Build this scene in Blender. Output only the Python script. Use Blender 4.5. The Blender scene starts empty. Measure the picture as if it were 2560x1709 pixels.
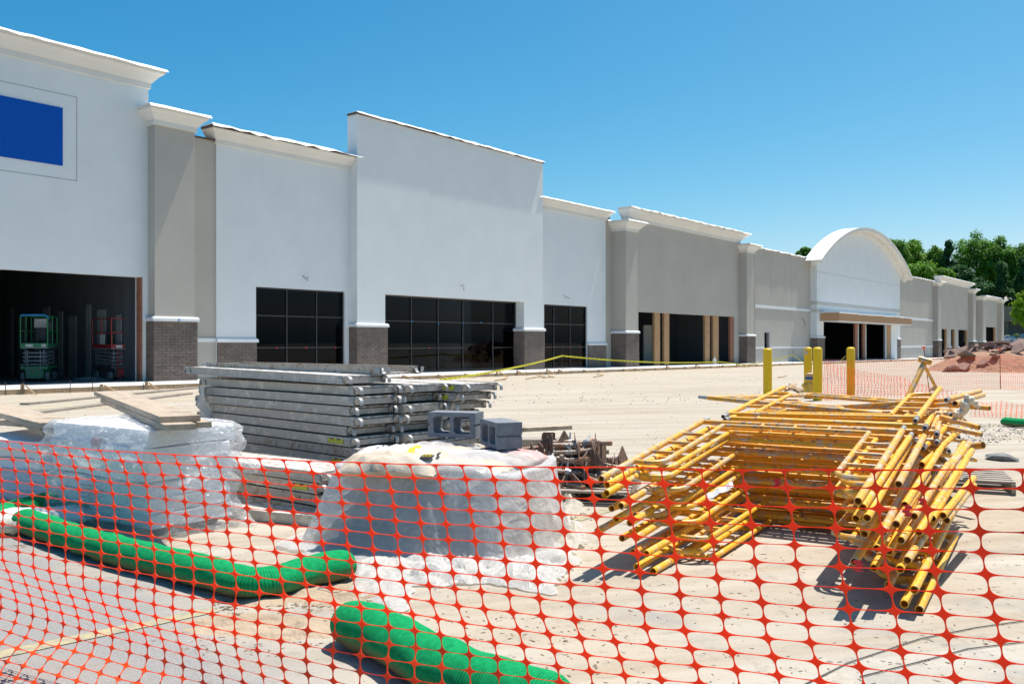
import bpy, bmesh, math, random
from mathutils import Vector, Matrix, noise
import numpy as np
rnd = random.Random(7)
R = math.radians
scene = bpy.context.scene
col = scene.collection

# ---------------------------------------------------------------- camera, sky, sun
H = 1.35
FPX = 2200.0
cam_d = bpy.data.cameras.new('camera')
cam_d.sensor_width = 36.0
cam_d.lens = 36.0 * FPX / 2560.0
cam_d.clip_start = 0.05
cam_d.clip_end = 4000
cam = bpy.data.objects.new('camera', cam_d)
cam.location = (0, 0, H)
cam.rotation_euler = (R(90), 0, 0)
col.objects.link(cam)
scene.camera = cam

DX = Vector((0.624, 0.7814, 0)).normalized()      # along the shop fronts, away from us
DY = Vector((-DX.y, DX.x, 0))                     # into the buildings
# light travels: along -DX, a touch into the wall, and down
LDIR = (DX * -0.40 + DY * 0.052 + Vector((0, 0, -1))).normalized()
sunv = -LDIR
SUN_EL = math.asin(sunv.z)
SUN_AZ = math.atan2(sunv.x, sunv.y)

world = bpy.data.worlds.new('World')
scene.world = world
world.use_nodes = True
nt = world.node_tree
nt.nodes.clear()
sky = nt.nodes.new('ShaderNodeTexSky')
sky.sky_type = 'NISHITA'
sky.sun_disc = False
sky.sun_elevation = SUN_EL
sky.sun_rotation = SUN_AZ
sky.altitude = 250
sky.air_density = 0.8
sky.dust_density = 1.5
sky.ozone_density = 5.0
# the same sky with the deeper, more cyan colour of the photograph (per-channel contrast)
sepc = nt.nodes.new('ShaderNodeSeparateColor'); comb = nt.nodes.new('ShaderNodeCombineColor')
nt.links.new(sky.outputs[0], sepc.inputs[0])
SKY_K = 0.12
for ch, (ref, out_, pw) in enumerate(((0.34, 0.235, 2.6), (0.507, 0.49, 1.25), (0.769, 0.665, 0.85))):
    m1 = nt.nodes.new('ShaderNodeMath'); m1.operation = 'MULTIPLY'; m1.inputs[1].default_value = SKY_K/ref
    m2 = nt.nodes.new('ShaderNodeMath'); m2.operation = 'POWER'; m2.inputs[1].default_value = pw
    m3 = nt.nodes.new('ShaderNodeMath'); m3.operation = 'MULTIPLY'; m3.inputs[1].default_value = out_/0.115
    m4 = nt.nodes.new('ShaderNodeMath'); m4.operation = 'MINIMUM'; m4.inputs[1].default_value = 7.0
    nt.links.new(sepc.outputs[ch], m1.inputs[0]); nt.links.new(m1.outputs[0], m2.inputs[0]); nt.links.new(m2.outputs[0], m3.inputs[0])
    nt.links.new(m3.outputs[0], m4.inputs[0]); nt.links.new(m4.outputs[0], comb.inputs[ch])
sky_b = comb.outputs[0]
bg = nt.nodes.new('ShaderNodeBackground')
bg.inputs['Strength'].default_value = 0.115
wo = nt.nodes.new('ShaderNodeOutputWorld')
nt.links.new(sky_b, bg.inputs['Color'])
nt.links.new(bg.outputs[0], wo.inputs['Surface'])

sun_d = bpy.data.lights.new('sun', 'SUN')
sun_d.energy = 4.9
sun_d.angle = R(0.53)
sun_d.color = (1.0, 0.955, 0.89)
sun = bpy.data.objects.new('sun', sun_d)
sun.rotation_euler = LDIR.to_track_quat('-Z', 'Y').to_euler()
sun.location = (0, 0, 60)
col.objects.link(sun)

scene.view_settings.view_transform = 'Standard'
scene.view_settings.look = 'None'
scene.view_settings.exposure = 0.47
scene.view_settings.gamma = 1.0
scene.view_settings.use_curve_mapping = False
scene.cycles.max_bounces = 8
scene.cycles.transparent_max_bounces = 24

# ---------------------------------------------------------------- geometry helpers
KT = 0.0064
def gz_s(s):
    return -KT * min(max(s, 0.0), 175.0)
def gz(x, y):
    return gz_s(x * DX.x + y * DX.y)
def P(u, v, Y):
    """the point seen at photo pixel (u, v) at distance Y"""
    return Vector(((u - 1280) / FPX * Y, Y, H - (v - 854.5) / FPX * Y))
def G(u, v, h=0.0):
    """point on the ground (plus h) seen at a photo pixel"""
    t = (u - 1280) / FPX
    m = (v - 854.5) / FPX
    s1 = t * DX.x + DX.y
    Y = (H - h) / (m - KT * s1)
    return Vector((t * Y, Y, gz(t * Y, Y) + h))
def fx(u, y):
    t = (u - 1280) / FPX
    Y = y / (t * DY.x + DY.y)
    return (t * DX.x + DX.y) * Y
def fz(u, v, y):
    t = (u - 1280) / FPX
    Y = y / (t * DY.x + DY.y)
    return H - (v - 854.5) / FPX * Y
FM = Matrix(((DX.x, DY.x, 0, 0), (DX.y, DY.y, 0, 0), (0, 0, 1, 0), (0, 0, 0, 1)))
def slab(s):
    return 0.12 + gz_s(s)

WM = {}
def tag(o, label=None, cat=None, group=None, kind=None):
    if label: o['label'] = label
    if cat: o['category'] = cat
    if group: o['group'] = group
    if kind: o['kind'] = kind
    return o
def empty(name, m, label=None, cat=None, group=None, parent=None):
    """an Empty; m is its world matrix (or a location)"""
    if not isinstance(m, Matrix): m = Matrix.Translation(Vector(m))
    o = bpy.data.objects.new(name, None)
    o.empty_display_size = 0.2
    col.objects.link(o)
    if parent:
        o.parent = parent
        o.matrix_local = WM[parent.name].inverted() @ m
    else:
        o.matrix_world = m
    WM[o.name] = m
    tag(o, label, cat, group)
    return o
def link_obj(name, me, parent=None, local=None):
    o = bpy.data.objects.new(name, me)
    col.objects.link(o)
    if parent:
        o.parent = parent
    if local is not None:
        o.matrix_local = local
    WM[o.name] = (WM[parent.name] if parent else Matrix()) @ (local if local is not None else Matrix())
    return o
def children_of(o, table):
    return table.get(o.name, [])
def copy_tree(o, table, m=None):
    """copies a thing, its parts and their sub-parts; meshes are shared"""
    def cp(a, parent):
        c = a.copy()
        col.objects.link(c)
        c.parent = parent
        WM[c.name] = Matrix()
        for ch in table.get(a.name, []):
            cp(ch, c)
        return c
    r = cp(o, None)
    if m is not None:
        r.matrix_world = m
        WM[r.name] = m
    return r
def kids_table(o):
    t = {}
    def rec(a):
        k = [c for c in bpy.data.objects if c.parent == a]
        t[a.name] = k
        for c in k: rec(c)
    rec(o)
    return t

class MB:
    def __init__(self, frame=None):
        self.v = []; self.f = []; self.m = []; self.frame = frame; self.mi = 0
    def add(self, vs, fs, M=None):
        n = len(self.v)
        if M is not None:
            vs = [M @ Vector(p) for p in vs]
        self.v.extend([Vector(p) for p in vs])
        self.f.extend([tuple(i + n for i in f) for f in fs])
        self.m.extend([self.mi] * len(fs))
    def box(self, a, b, M=None):
        x0, y0, z0 = a; x1, y1, z1 = b
        if x0 > x1: x0, x1 = x1, x0
        if y0 > y1: y0, y1 = y1, y0
        if z0 > z1: z0, z1 = z1, z0
        vs = [(x0,y0,z0),(x1,y0,z0),(x1,y1,z0),(x0,y1,z0),(x0,y0,z1),(x1,y0,z1),(x1,y1,z1),(x0,y1,z1)]
        self.add(vs, [(0,3,2,1),(4,5,6,7),(0,1,5,4),(1,2,6,5),(2,3,7,6),(3,0,4,7)], M)
        return self
    def cbox(self, c, size, M=None):
        c = Vector(c); s = Vector(size) / 2
        return self.box(c - s, c + s, M)
    def bbox_bev(self, c, size, b, M=None):
        """a box with chamfered vertical and horizontal edges"""
        bm = bmesh.new()
        bmesh.ops.create_cube(bm, size=1.0)
        for v in bm.verts:
            v.co = Vector((v.co.x*size[0]+c[0], v.co.y*size[1]+c[1], v.co.z*size[2]+c[2]))
        bmesh.ops.bevel(bm, geom=bm.edges[:], offset=b, segments=1, affect='EDGES')
        self.addbm(bm, M); return self
    def addbm(self, bm, M=None):
        bm.verts.index_update()
        self.add([v.co.copy() for v in bm.verts], [tuple(v.index for v in f.verts) for f in bm.faces], M)
        bm.free()
    def tube(self, pts, r, n=8, caps=True, hollow=0.0, M=None):
        """a tube through pts; r a number or a list; hollow>0 gives open ends of that wall"""
        pts = [Vector(p) for p in pts]
        rs = r if isinstance(r, (list, tuple)) else [r] * len(pts)
        vs = []; fs = []
        t0 = (pts[1] - pts[0]).normalized()
        up = Vector((0,0,1)) if abs(t0.z) < 0.9 else Vector((1,0,0))
        nrm = t0.cross(up).normalized()
        prev = t0
        for i, p in enumerate(pts):
            if i == 0: t = t0
            elif i == len(pts)-1: t = (pts[i]-pts[i-1]).normalized()
            else: t = ((pts[i]-pts[i-1]).normalized() + (pts[i+1]-pts[i]).normalized()).normalized()
            q = prev.rotation_difference(t)
            nrm = q @ nrm; prev = t
            bn = t.cross(nrm)
            for k in range(n):
                a = 2*math.pi*k/n
                vs.append(p + (nrm*math.cos(a) + bn*math.sin(a))*rs[i])
        m = len(pts)
        for i in range(m-1):
            for k in range(n):
                k2 = (k+1) % n
                fs.append((i*n+k, i*n+k2, (i+1)*n+k2, (i+1)*n+k))
        if caps:
            for end in (0, m-1):
                base = end*n
                ring = [base+k for k in range(n)]
                if hollow > 0:
                    c = pts[end]; rr = rs[end]
                    t = (pts[1]-pts[0]).normalized() if end == 0 else (pts[-2]-pts[-1]).normalized()
                    i1 = len(vs)
                    for k in range(n): vs.append(c + (vs[base+k]-c)*(1-hollow/rr))
                    i2 = len(vs)
                    for k in range(n): vs.append(c + (vs[base+k]-c)*(1-hollow/rr) + t*rr*3.5)
                    for k in range(n):
                        k2 = (k+1) % n
                        q1 = (base+k, base+k2, i1+k2, i1+k); q2 = (i1+k, i1+k2, i2+k2, i2+k)
                        if end == 0: q1 = q1[::-1]; q2 = q2[::-1]
                        fs.append(q1); fs.append(q2)
                    cap = tuple(i2+k for k in range(n))
                    fs.append(cap[::-1] if end == 0 else cap)
                else:
                    fs.append(tuple(ring[::-1]) if end == 0 else tuple(ring))
        self.add(vs, fs, M)
        return self
    def prism(self, poly, z0, z1, M=None):
        """poly: list of (x,y) extruded along z"""
        n = len(poly)
        vs = [(x,y,z0) for x,y in poly] + [(x,y,z1) for x,y in poly]
        fs = [tuple(range(n))[::-1], tuple(range(n, 2*n))]
        for k in range(n):
            k2 = (k+1) % n
            fs.append((k, k2, n+k2, n+k))
        self.add(vs, fs, M)
        return self
    def lathe(self, prof, n=16, M=None):
        """prof: list of (r,z)"""
        vs = []; fs = []
        for r, z in prof:
            for k in range(n):
                a = 2*math.pi*k/n
                vs.append((r*math.cos(a), r*math.sin(a), z))
        for i in range(len(prof)-1):
            for k in range(n):
                k2 = (k+1) % n
                fs.append((i*n+k, i*n+k2, (i+1)*n+k2, (i+1)*n+k))
        fs.append(tuple(range(n))[::-1])
        fs.append(tuple((len(prof)-1)*n+k for k in range(n)))
        self.add(vs, fs, M)
        return self
    def mesh(self, name, mats, inv=None, smooth=False):
        vs = self.v
        if self.frame is not None: vs = [self.frame @ p for p in vs]
        if inv is not None: vs = [inv @ p for p in vs]
        me = bpy.data.meshes.new(name)
        me.from_pydata([tuple(p) for p in vs], [], self.f)
        if not isinstance(mats, (list, tuple)): mats = [mats]
        for m_ in mats: me.materials.append(m_)
        if any(self.m): me.polygons.foreach_set('material_index', self.m)
        if smooth is True:
            me.polygons.foreach_set('use_smooth', [True]*len(me.polygons))
        elif smooth:
            me.polygons.foreach_set('use_smooth', [True]*len(me.polygons))
            me.set_sharp_from_angle(angle=R(smooth))
        me.update()
        return me
    def build(self, name, mats, parent=None, smooth=False, kind=None, label=None, cat=None, group=None, at=None):
        """links the mesh as ONE object; vertices are in world (or frame) space, origin at 'at' or the parent"""
        if parent is not None:
            inv = WM[parent.name].inverted()
            me = self.mesh(name, mats, inv, smooth)
            o = bpy.data.objects.new(name, me); o.parent = parent
            WM[o.name] = WM[parent.name].copy()
        else:
            if at is None:
                vs = [self.frame @ p for p in self.v] if self.frame is not None else self.v
                n = len(vs)
                at = Vector((sum(p.x for p in vs)/n, sum(p.y for p in vs)/n, min(p.z for p in vs)))
            T = Matrix.Translation(Vector(at))
            me = self.mesh(name, mats, T.inverted(), smooth)
            o = bpy.data.objects.new(name, me); o.location = at
            WM[o.name] = T
        col.objects.link(o)
        tag(o, label, cat, group, kind)
        return o

# ---------------------------------------------------------------- materials
class NT:
    def __init__(self, name):
        self.m = bpy.data.materials.new(name); self.m.use_nodes = True
        self.t = self.m.node_tree; self.t.nodes.clear()
        self.out = self.n('ShaderNodeOutputMaterial')
        self.b = self.n('ShaderNodeBsdfPrincipled')
        self.l(self.b.outputs[0], self.out.inputs[0])
        self.co = None
    def n(self, k, **kw):
        x = self.t.nodes.new(k)
        for a, b in kw.items(): setattr(x, a, b)
        return x
    def l(self, a, b): self.t.links.new(a, b)
    def obj(self, scale=(1,1,1), world=False):
        if world:
            g = self.n('ShaderNodeNewGeometry'); src = g.outputs['Position']
        else:
            tc = self.n('ShaderNodeTexCoord'); src = tc.outputs['Object']
        mp = self.n('ShaderNodeMapping'); mp.inputs['Scale'].default_value = scale
        self.l(src, mp.inputs[0])
        return mp.outputs[0]
    def noise(self, vec, scale, detail=4, rough=0.55, dist=0.0):
        x = self.n('ShaderNodeTexNoise')
        x.inputs['Scale'].default_value = scale; x.inputs['Detail'].default_value = detail
        x.inputs['Roughness'].default_value = rough; x.inputs['Distortion'].default_value = dist
        self.l(vec, x.inputs['Vector'])
        return x.outputs['Fac']
    def ramp(self, fac, stops, interp='LINEAR'):
        x = self.n('ShaderNodeValToRGB'); x.color_ramp.interpolation = interp
        e = x.color_ramp.elements
        while len(e) > 1: e.remove(e[-1])
        e[0].position = stops[0][0]; e[0].color = tuple(stops[0][1]) + (1,)
        for p, c in stops[1:]:
            k = e.new(p); k.color = tuple(c) + (1,)
        self.l(fac, x.inputs[0])
        return x.outputs[0]
    def mixc(self, fac, a, b, mode='MIX'):
        x = self.n('ShaderNodeMix', data_type='RGBA', blend_type=mode)
        if isinstance(fac, (int, float)): x.inputs[0].default_value = fac
        else: self.l(fac, x.inputs[0])
        for s, i in ((a, 6), (b, 7)):
            if isinstance(s, tuple): x.inputs[i].default_value = s + (1,)
            else: self.l(s, x.inputs[i])
        return x.outputs[2]
    def math(self, op, a, b=0.0, c=None, clamp=False):
        x = self.n('ShaderNodeMath', operation=op); x.use_clamp = clamp
        for s, i in ((a, 0), (b, 1), (c, 2)):
            if s is None: continue
            if isinstance(s, (int, float)): x.inputs[i].default_value = s
            else: self.l(s, x.inputs[i])
        return x.outputs[0]
    def sep(self, vec):
        x = self.n('ShaderNodeSeparateXYZ'); self.l(vec, x.inputs[0]); return x.outputs
    def bump(self, h, strength=0.3, dist=0.01):
        x = self.n('ShaderNodeBump'); x.inputs['Strength'].default_value = strength
        x.inputs['Distance'].default_value = dist
        self.l(h, x.inputs['Height']); self.l(x.outputs[0], self.b.inputs['Normal'])
    def set(self, **kw):
        for k, v in kw.items():
            i = self.b.inputs[k.replace('_', ' ')]
            if isinstance(v, (int, float)): i.default_value = v
            elif isinstance(v, tuple): i.default_value = v + (1,) if len(v) == 3 else v
            else: self.l(v, i)
        return self
def mat(name, c1, c2=None, scale=3.0, rough=0.8, bump=0.0, bscale=60, bdist=0.01, metallic=0.0, lo=0.35, hi=0.65, world=False, stretch=(1,1,1), spec=0.4, detail=5):
    n = NT(name)
    vec = n.obj(stretch, world)
    c2 = c2 or tuple(x*0.85 for x in c1)
    f = n.noise(vec, scale, detail, 0.6)
    n.set(Base_Color=n.ramp(f, [(lo, c1), (hi, c2)]), Roughness=rough, Metallic=metallic)
    n.b.inputs['Specular IOR Level'].default_value = spec
    if bump:
        n.bump(n.noise(vec, bscale, 4, 0.6), bump, bdist)
    return n.m
def rusty(name, base, spots, rust, scale=14, t=0.60, rough=0.45, metallic=0.0, stretch=(1,1,1), t2=0.66, fine=70):
    """painted or bare metal: base colour, pale dust, dark or rusty chips"""
    n = NT(name)
    vec = n.obj(stretch)
    oi = n.n('ShaderNodeObjectInfo')
    vm = n.n('ShaderNodeVectorMath', operation='ADD')
    n.l(vec, vm.inputs[0]); n.l(oi.outputs['Random'], vm.inputs[1])
    sc = n.n('ShaderNodeVectorMath', operation='SCALE'); sc.inputs['Scale'].default_value = 7.0
    cb = n.n('ShaderNodeCombineXYZ'); n.l(oi.outputs['Random'], cb.inputs[0]); n.l(oi.outputs['Random'], cb.inputs[1])
    n.l(cb.outputs[0], sc.inputs[0]); n.l(sc.outputs[0], vm.inputs[1])
    v = vm.outputs[0]
    f1 = n.noise(v, scale, 5, 0.65)
    f2 = n.noise(v, scale*2.3, 4, 0.7)
    f3 = n.noise(v, fine, 3, 0.7)
    m1 = n.math('MULTIPLY_ADD', f1, 9.0, -9.0*t, clamp=True)
    m2 = n.math('MULTIPLY_ADD', f2, 12.0, -12.0*t2, clamp=True)
    m3 = n.math('MULTIPLY_ADD', f3, 14.0, -14.0*0.67, clamp=True)
    tone = n.mixc(n.noise(v, 2.0, 2), tuple(x*0.86 for x in base), tuple(min(1, x*1.1) for x in base))
    c = n.mixc(m1, tone, spots)
    c = n.mixc(m2, c, rust)
    c = n.mixc(n.math('MULTIPLY', m3, 0.8), c, rust)
    n.set(Base_Color=c, Roughness=rough, Metallic=metallic)
    n.bump(f3, 0.12, 0.002)
    return n.m

M_white = mat('white_stucco', (0.775,0.79,0.775), (0.715,0.735,0.725), 0.8, 0.9, 0.45, 38, 0.008, world=True, lo=.3, hi=.72, detail=9)
M_cream = mat('cream_trim_stucco', (0.74,0.72,0.67), (0.69,0.67,0.62), 0.8, 0.9, 0.25, 45, 0.004, world=True)
M_taupe = mat('taupe_stucco', (0.49,0.452,0.39), (0.45,0.412,0.355), 0.45, 0.9, 0.35, 45, 0.006, world=True)
M_taupe2 = mat('light_taupe_stucco', (0.57,0.54,0.49), (0.53,0.50,0.45), 0.45, 0.9, 0.3, 45, 0.006, world=True)
M_trim = mat('white_painted_trim', (0.78,0.78,0.78), (0.73,0.73,0.73), 2, 0.7, 0.1, 50, 0.003, world=True)
M_membrane = mat('white_roof_membrane', (0.80,0.80,0.79), (0.72,0.72,0.71), 1.5, 0.5, 0.6, 5, 0.03, world=True)
M_flash = mat('brown_wood_edge', (0.13,0.075,0.05), (0.07,0.045,0.035), 6, 0.8)
M_line = mat('joint_shadow', (0.33,0.335,0.34), (0.30,0.305,0.31), 6, 0.9)
M_blue = mat('blue_sign_face', (0.0,0.085,0.44), (0.0,0.08,0.42), 1, 0.6, spec=.15)
M_mortar = mat('brick_mortar', (0.125,0.10,0.085), (0.10,0.083,0.072), 2, 0.95, world=True)
def brick_mat():
    n = NT('brown_grey_brick')
    v = n.obj(world=True)
    oi = n.n('ShaderNodeObjectInfo')
    f = n.noise(v, 30, 4, 0.7)
    c = n.ramp(oi.outputs['Random'], [(0, (0.158,0.122,0.10)), (0.5, (0.172,0.135,0.112)), (1, (0.19,0.15,0.126))])
    c2 = n.ramp(n.noise(v, 2.2, 3), [(0.3, (0.8,0.8,0.8)), (0.7, (1.15,1.12,1.1))])
    c = n.mixc(1.0, c, c2, 'MULTIPLY')
    n.set(Base_Color=c, Roughness=0.85)
    n.bump(f, 0.4, 0.004)
    return n.m
M_brick = brick_mat()
M_frame = mat('dark_bronze_window_frame', (0.035,0.034,0.035), (0.028,0.027,0.028), 3, 0.35, spec=0.5)
def wood(name, a, b, rough=0.75, stretch=(1.2,12,12)):
    n = NT(name); v = n.obj(stretch)
    f = n.noise(v, 2.5, 6, 0.65, 0.6)
    g = n.noise(n.obj((1,1,1)), 4.0, 4, 0.6)
    c = n.ramp(f, [(0.3, a), (0.7, b)])
    c = n.mixc(n.math('MULTIPLY_ADD', g, 6, -3.5, clamp=True), c, tuple(x*0.45 for x in b))
    n.set(Base_Color=c, Roughness=rough); n.bump(f, 0.4, 0.004)
    return n.m
M_lumber = wood('new_lumber', (0.56,0.39,0.22), (0.42,0.27,0.14))
M_redlumber = wood('red_stained_stud', (0.38,0.16,0.09), (0.26,0.10,0.06), stretch=(10,10,1.2))
M_lumberv = wood('lumber_post', (0.52,0.31,0.15), (0.38,0.20,0.09), stretch=(10,10,1.2))
M_oldwood = wood('weathered_plank', (0.50,0.41,0.31), (0.36,0.27,0.185))
M_greywood = wood('grey_pallet_wood', (0.38,0.33,0.27), (0.24,0.20,0.16))
M_osb = mat('strand_board', (0.52,0.31,0.17), (0.42,0.24,0.12), 14, 0.85, 0.3, 30)
M_steel = mat('galvanised_steel', (0.55,0.56,0.58), (0.42,0.43,0.45), 12, 0.45, metallic=0.6)
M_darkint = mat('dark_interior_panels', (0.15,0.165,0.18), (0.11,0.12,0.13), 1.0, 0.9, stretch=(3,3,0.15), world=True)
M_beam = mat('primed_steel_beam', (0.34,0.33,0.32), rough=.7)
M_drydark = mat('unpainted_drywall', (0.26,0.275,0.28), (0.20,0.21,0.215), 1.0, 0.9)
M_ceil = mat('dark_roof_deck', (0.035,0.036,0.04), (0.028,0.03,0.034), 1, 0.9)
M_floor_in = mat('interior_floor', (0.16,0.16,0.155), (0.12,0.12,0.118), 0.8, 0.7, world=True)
def glass_mat(name, tint=(0.30,0.34,0.38), refl=0.10):
    n = NT(name); n.t.nodes.remove(n.b)
    tr = n.n('ShaderNodeBsdfTransparent'); tr.inputs[0].default_value = tint + (1,)
    gl = n.n('ShaderNodeBsdfGlossy'); gl.inputs['Roughness'].default_value = 0.02
    gl.inputs[0].default_value = (0.45,0.48,0.52,1)
    fr = n.n('ShaderNodeFresnel'); fr.inputs[0].default_value = 1.33
    mx = n.n('ShaderNodeMixShader')
    n.l(fr.outputs[0], mx.inputs[0]); n.l(tr.outputs[0], mx.inputs[1]); n.l(gl.outputs[0], mx.inputs[2])
    n.l(mx.outputs[0], n.out.inputs[0])
    return n.m
M_glass = glass_mat('tinted_window_glass')
M_dot_r = mat('red_sticker', (0.55,0.03,0.06), rough=0.5)
M_dot_b = mat('blue_sticker', (0.02,0.25,0.65), rough=0.5)
M_wire = mat('black_wire', (0.05,0.05,0.05), rough=0.5)
# ---------------------------------------------------------------- ground
def ground_mat():
    n = NT('dusty_asphalt_lot')
    v = n.obj(world=True)
    s = n.sep(v)
    big = n.noise(v, 0.33, 5, 0.6, 0.3)
    mid = n.noise(v, 1.3, 6, 0.62, 0.4)
    # streaks along the shop fronts, where vehicles drove
    vr = n.n('ShaderNodeVectorRotate', rotation_type='Z_AXIS'); vr.inputs['Angle'].default_value = -R(15)
    n.l(v, vr.inputs[0])
    mp = n.n('ShaderNodeMapping'); mp.inputs['Scale'].default_value = (0.12, 1.6, 1)
    n.l(vr.outputs[0], mp.inputs[0])
    streak = n.noise(mp.outputs[0], 1.6, 6, 0.65, 0.5)
    fine = n.noise(v, 260, 3, 0.8)
    grain = n.noise(v, 60, 4, 0.75)
    peb = n.n('ShaderNodeTexVoronoi'); peb.inputs['Scale'].default_value = 9.0; n.l(v, peb.inputs['Vector'])
    # asphalt base
    asph = n.ramp(fine, [(0.30, (0.12,0.117,0.112)), (0.5, (0.265,0.257,0.245)), (0.70, (0.46,0.445,0.42))])
    dust = n.ramp(streak, [(0.25, (0.30,0.24,0.17)), (0.42, (0.40,0.343,0.265)), (0.55, (0.46,0.41,0.335)), (0.72, (0.52,0.485,0.42))])
    dust = n.mixc(n.math('MULTIPLY', grain, 0.35), dust, (0.30,0.25,0.19))
    # distance from the fence corner decides how much is bare asphalt: clean asphalt only at near left
    a = n.math('MULTIPLY', s[0], -1.0)
    b = n.math('MULTIPLY', s[1], -1.0)
    c = n.math('ADD', n.math('ADD', a, b), 3.2)
    near = n.math('ADD', c, n.math('MULTIPLY_ADD', mid, 1.6, -0.8))
    near = n.math('MULTIPLY_ADD', near, 1.4, 0.0, clamp=True)
    patch = n.math('MULTIPLY_ADD', mid, 6.0, -3.05, clamp=True)
    # patches of thin grey show through within 14 m
    nearby = n.math('MULTIPLY_ADD', s[1], -0.11, 1.35, clamp=True)
    patch = n.math('MULTIPLY', n.math('MULTIPLY', patch, nearby), 0.85)
    fa = n.math('MAXIMUM', near, patch)
    c1 = n.mixc(fa, dust, asph)
    tan = n.math('MULTIPLY_ADD', big, 5, -2.45, clamp=True)
    c1 = n.mixc(n.math('MULTIPLY', n.math('MULTIPLY', tan, n.math('MULTIPLY_ADD', nearby, .30, .14)), 1.0), c1, (0.46,0.335,0.205))
    mp2 = n.n('ShaderNodeMapping'); mp2.inputs['Scale'].default_value = (0.35, 5.5, 1); n.l(vr.outputs[0], mp2.inputs[0])
    ruts = n.noise(mp2.outputs[0], 1.3, 5, 0.7, 0.4)
    c1 = n.mixc(n.math('MULTIPLY', n.math('MULTIPLY_ADD', ruts, 7.0, -3.9, clamp=True), 0.42), c1, (0.29,0.245,0.19))
    c1 = n.mixc(n.math('MULTIPLY', n.math('MULTIPLY_ADD', n.noise(v, 11, 5, .75), 9.0, -5.0, clamp=True), 0.55), c1, (0.25,0.21,0.165))
    pb = n.math('LESS_THAN', peb.outputs['Distance'], 0.13)
    sparse = n.math('GREATER_THAN', n.noise(v, 0.9, 3), 0.54)
    c1 = n.mixc(n.math('MULTIPLY', n.math('MULTIPLY', pb, sparse), 0.65), c1, (0.12,0.105,0.09))
    n.set(Base_Color=c1, Roughness=0.93)
    n.b.inputs['Specular IOR Level'].default_value = 0.2
    hgt = n.math('ADD', n.math('MULTIPLY', grain, 0.6), n.math('MULTIPLY', streak, 1.5))
    n.bump(hgt, 0.5, 0.02)
    return n.m
M_ground = ground_mat()
g = MB()
ys = [-6, -2, 0, 1, 2, 3, 4, 5, 6, 7, 8, 9, 10, 12, 14, 17, 20, 25, 30, 40, 55, 75, 100, 140, 200, 300, 600, 1500]
xs = [-1500, -400, -150, -80, -50, -30, -20, -14, -10, -8, -6, -4, -3, -2, -1, 0, 1, 2, 3, 4, 5, 6, 8, 10, 14, 20, 30, 50, 80, 150, 400, 1500]
for y in ys:
    for x in xs:
        g.v.append(Vector((x, y, gz(x, y))))
nx = len(xs)
for j in range(len(ys)-1):
    for i in range(nx-1):
        g.f.append((j*nx+i, j*nx+i+1, (j+1)*nx+i+1, (j+1)*nx+i)); g.m.append(0)
g.build('ground', M_ground, kind='structure', at=(0,0,0))

# ---------------------------------------------------------------- walk in front of the shops, formwork
M_conc = mat('new_pale_concrete', (0.60,0.60,0.585), (0.53,0.53,0.515), 0.9, 0.85, 0.2, 30, 0.004, world=True)
M_gravel = mat('grey_gravel', (0.34,0.34,0.34), (0.12,0.12,0.125), 22, 0.95, 0.9, 30, 0.03, world=True)
YEDGE = 25.3           # slab edge (distance into the facade frame)
w = MB(FM)
ss = [-40, -20, 0, 6, 12, 18, 24, 30, 40, 50, 60, 80, 100, 120, 140, 168]
def ye(s):
    return YEDGE
for s in ss:
    for y, h in ((ye(s), -0.10), (ye(s), 0.12), (60.0, 0.12)):
        w.v.append(Vector((s, y, gz_s(s) + h)))
for i in range(len(ss)-1):
    for k in range(2):
        a = i*3+k
        w.f.append((a, a+1, a+4, a+3)); w.m.append(0)
w.build('sidewalk_slab', M_conc, kind='structure')

form = empty('formwork', FM @ Matrix.Translation((10, YEDGE-0.05, 0)), 'long run of timber form boards along the edge of the new concrete walk', 'formwork')
s = -14.0
bi = 0
while s < 120:
    L = 3.6 if s < 60 else 7.0
    b = MB(FM)
    e = MB(FM)
    z0 = gz_s(s); z1 = gz_s(s+L)
    dy = rnd.uniform(-.02, .02)
    b.add([(s+.01, YEDGE-.05+dy, z0-.12), (s+L-.01, YEDGE-.05+dy, z1-.12), (s+L-.01, YEDGE-.006, z1-.12), (s+.01, YEDGE-.006, z0-.12),
           (s+.01, YEDGE-.05+dy, z0+.135), (s+L-.01, YEDGE-.05+dy, z1+.135), (s+L-.01, YEDGE-.006, z1+.135), (s+.01, YEDGE-.006, z0+.135)],
          [(0,3,2,1),(4,5,6,7),(0,1,5,4),(1,2,6,5),(2,3,7,6),(3,0,4,7)])
    b.build('board', M_lumber, form)
    for q in ((0.35, 0.75) if s < 60 else (0.3,)):
        ps = s + L*q + rnd.uniform(-.3, .3)
        zz = gz_s(ps)
        st = MB(FM); hh = rnd.uniform(.13, .30)
        st.box((ps-.045, YEDGE-.10, zz-.1), (ps+.045, YEDGE-.058, zz+hh))
        st.build('stake', M_lumber, form)
        br = MB(FM)
        A = Vector((ps+.09, YEDGE-.08, zz+hh*.8)); B = Vector((ps+.12+rnd.uniform(0,.1), YEDGE-.08-rnd.uniform(.4,.6), zz-.02))
        br.tube([A, B], 0.032, 4)
        br.build('brace', M_lumber, form)
    s += L
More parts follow.
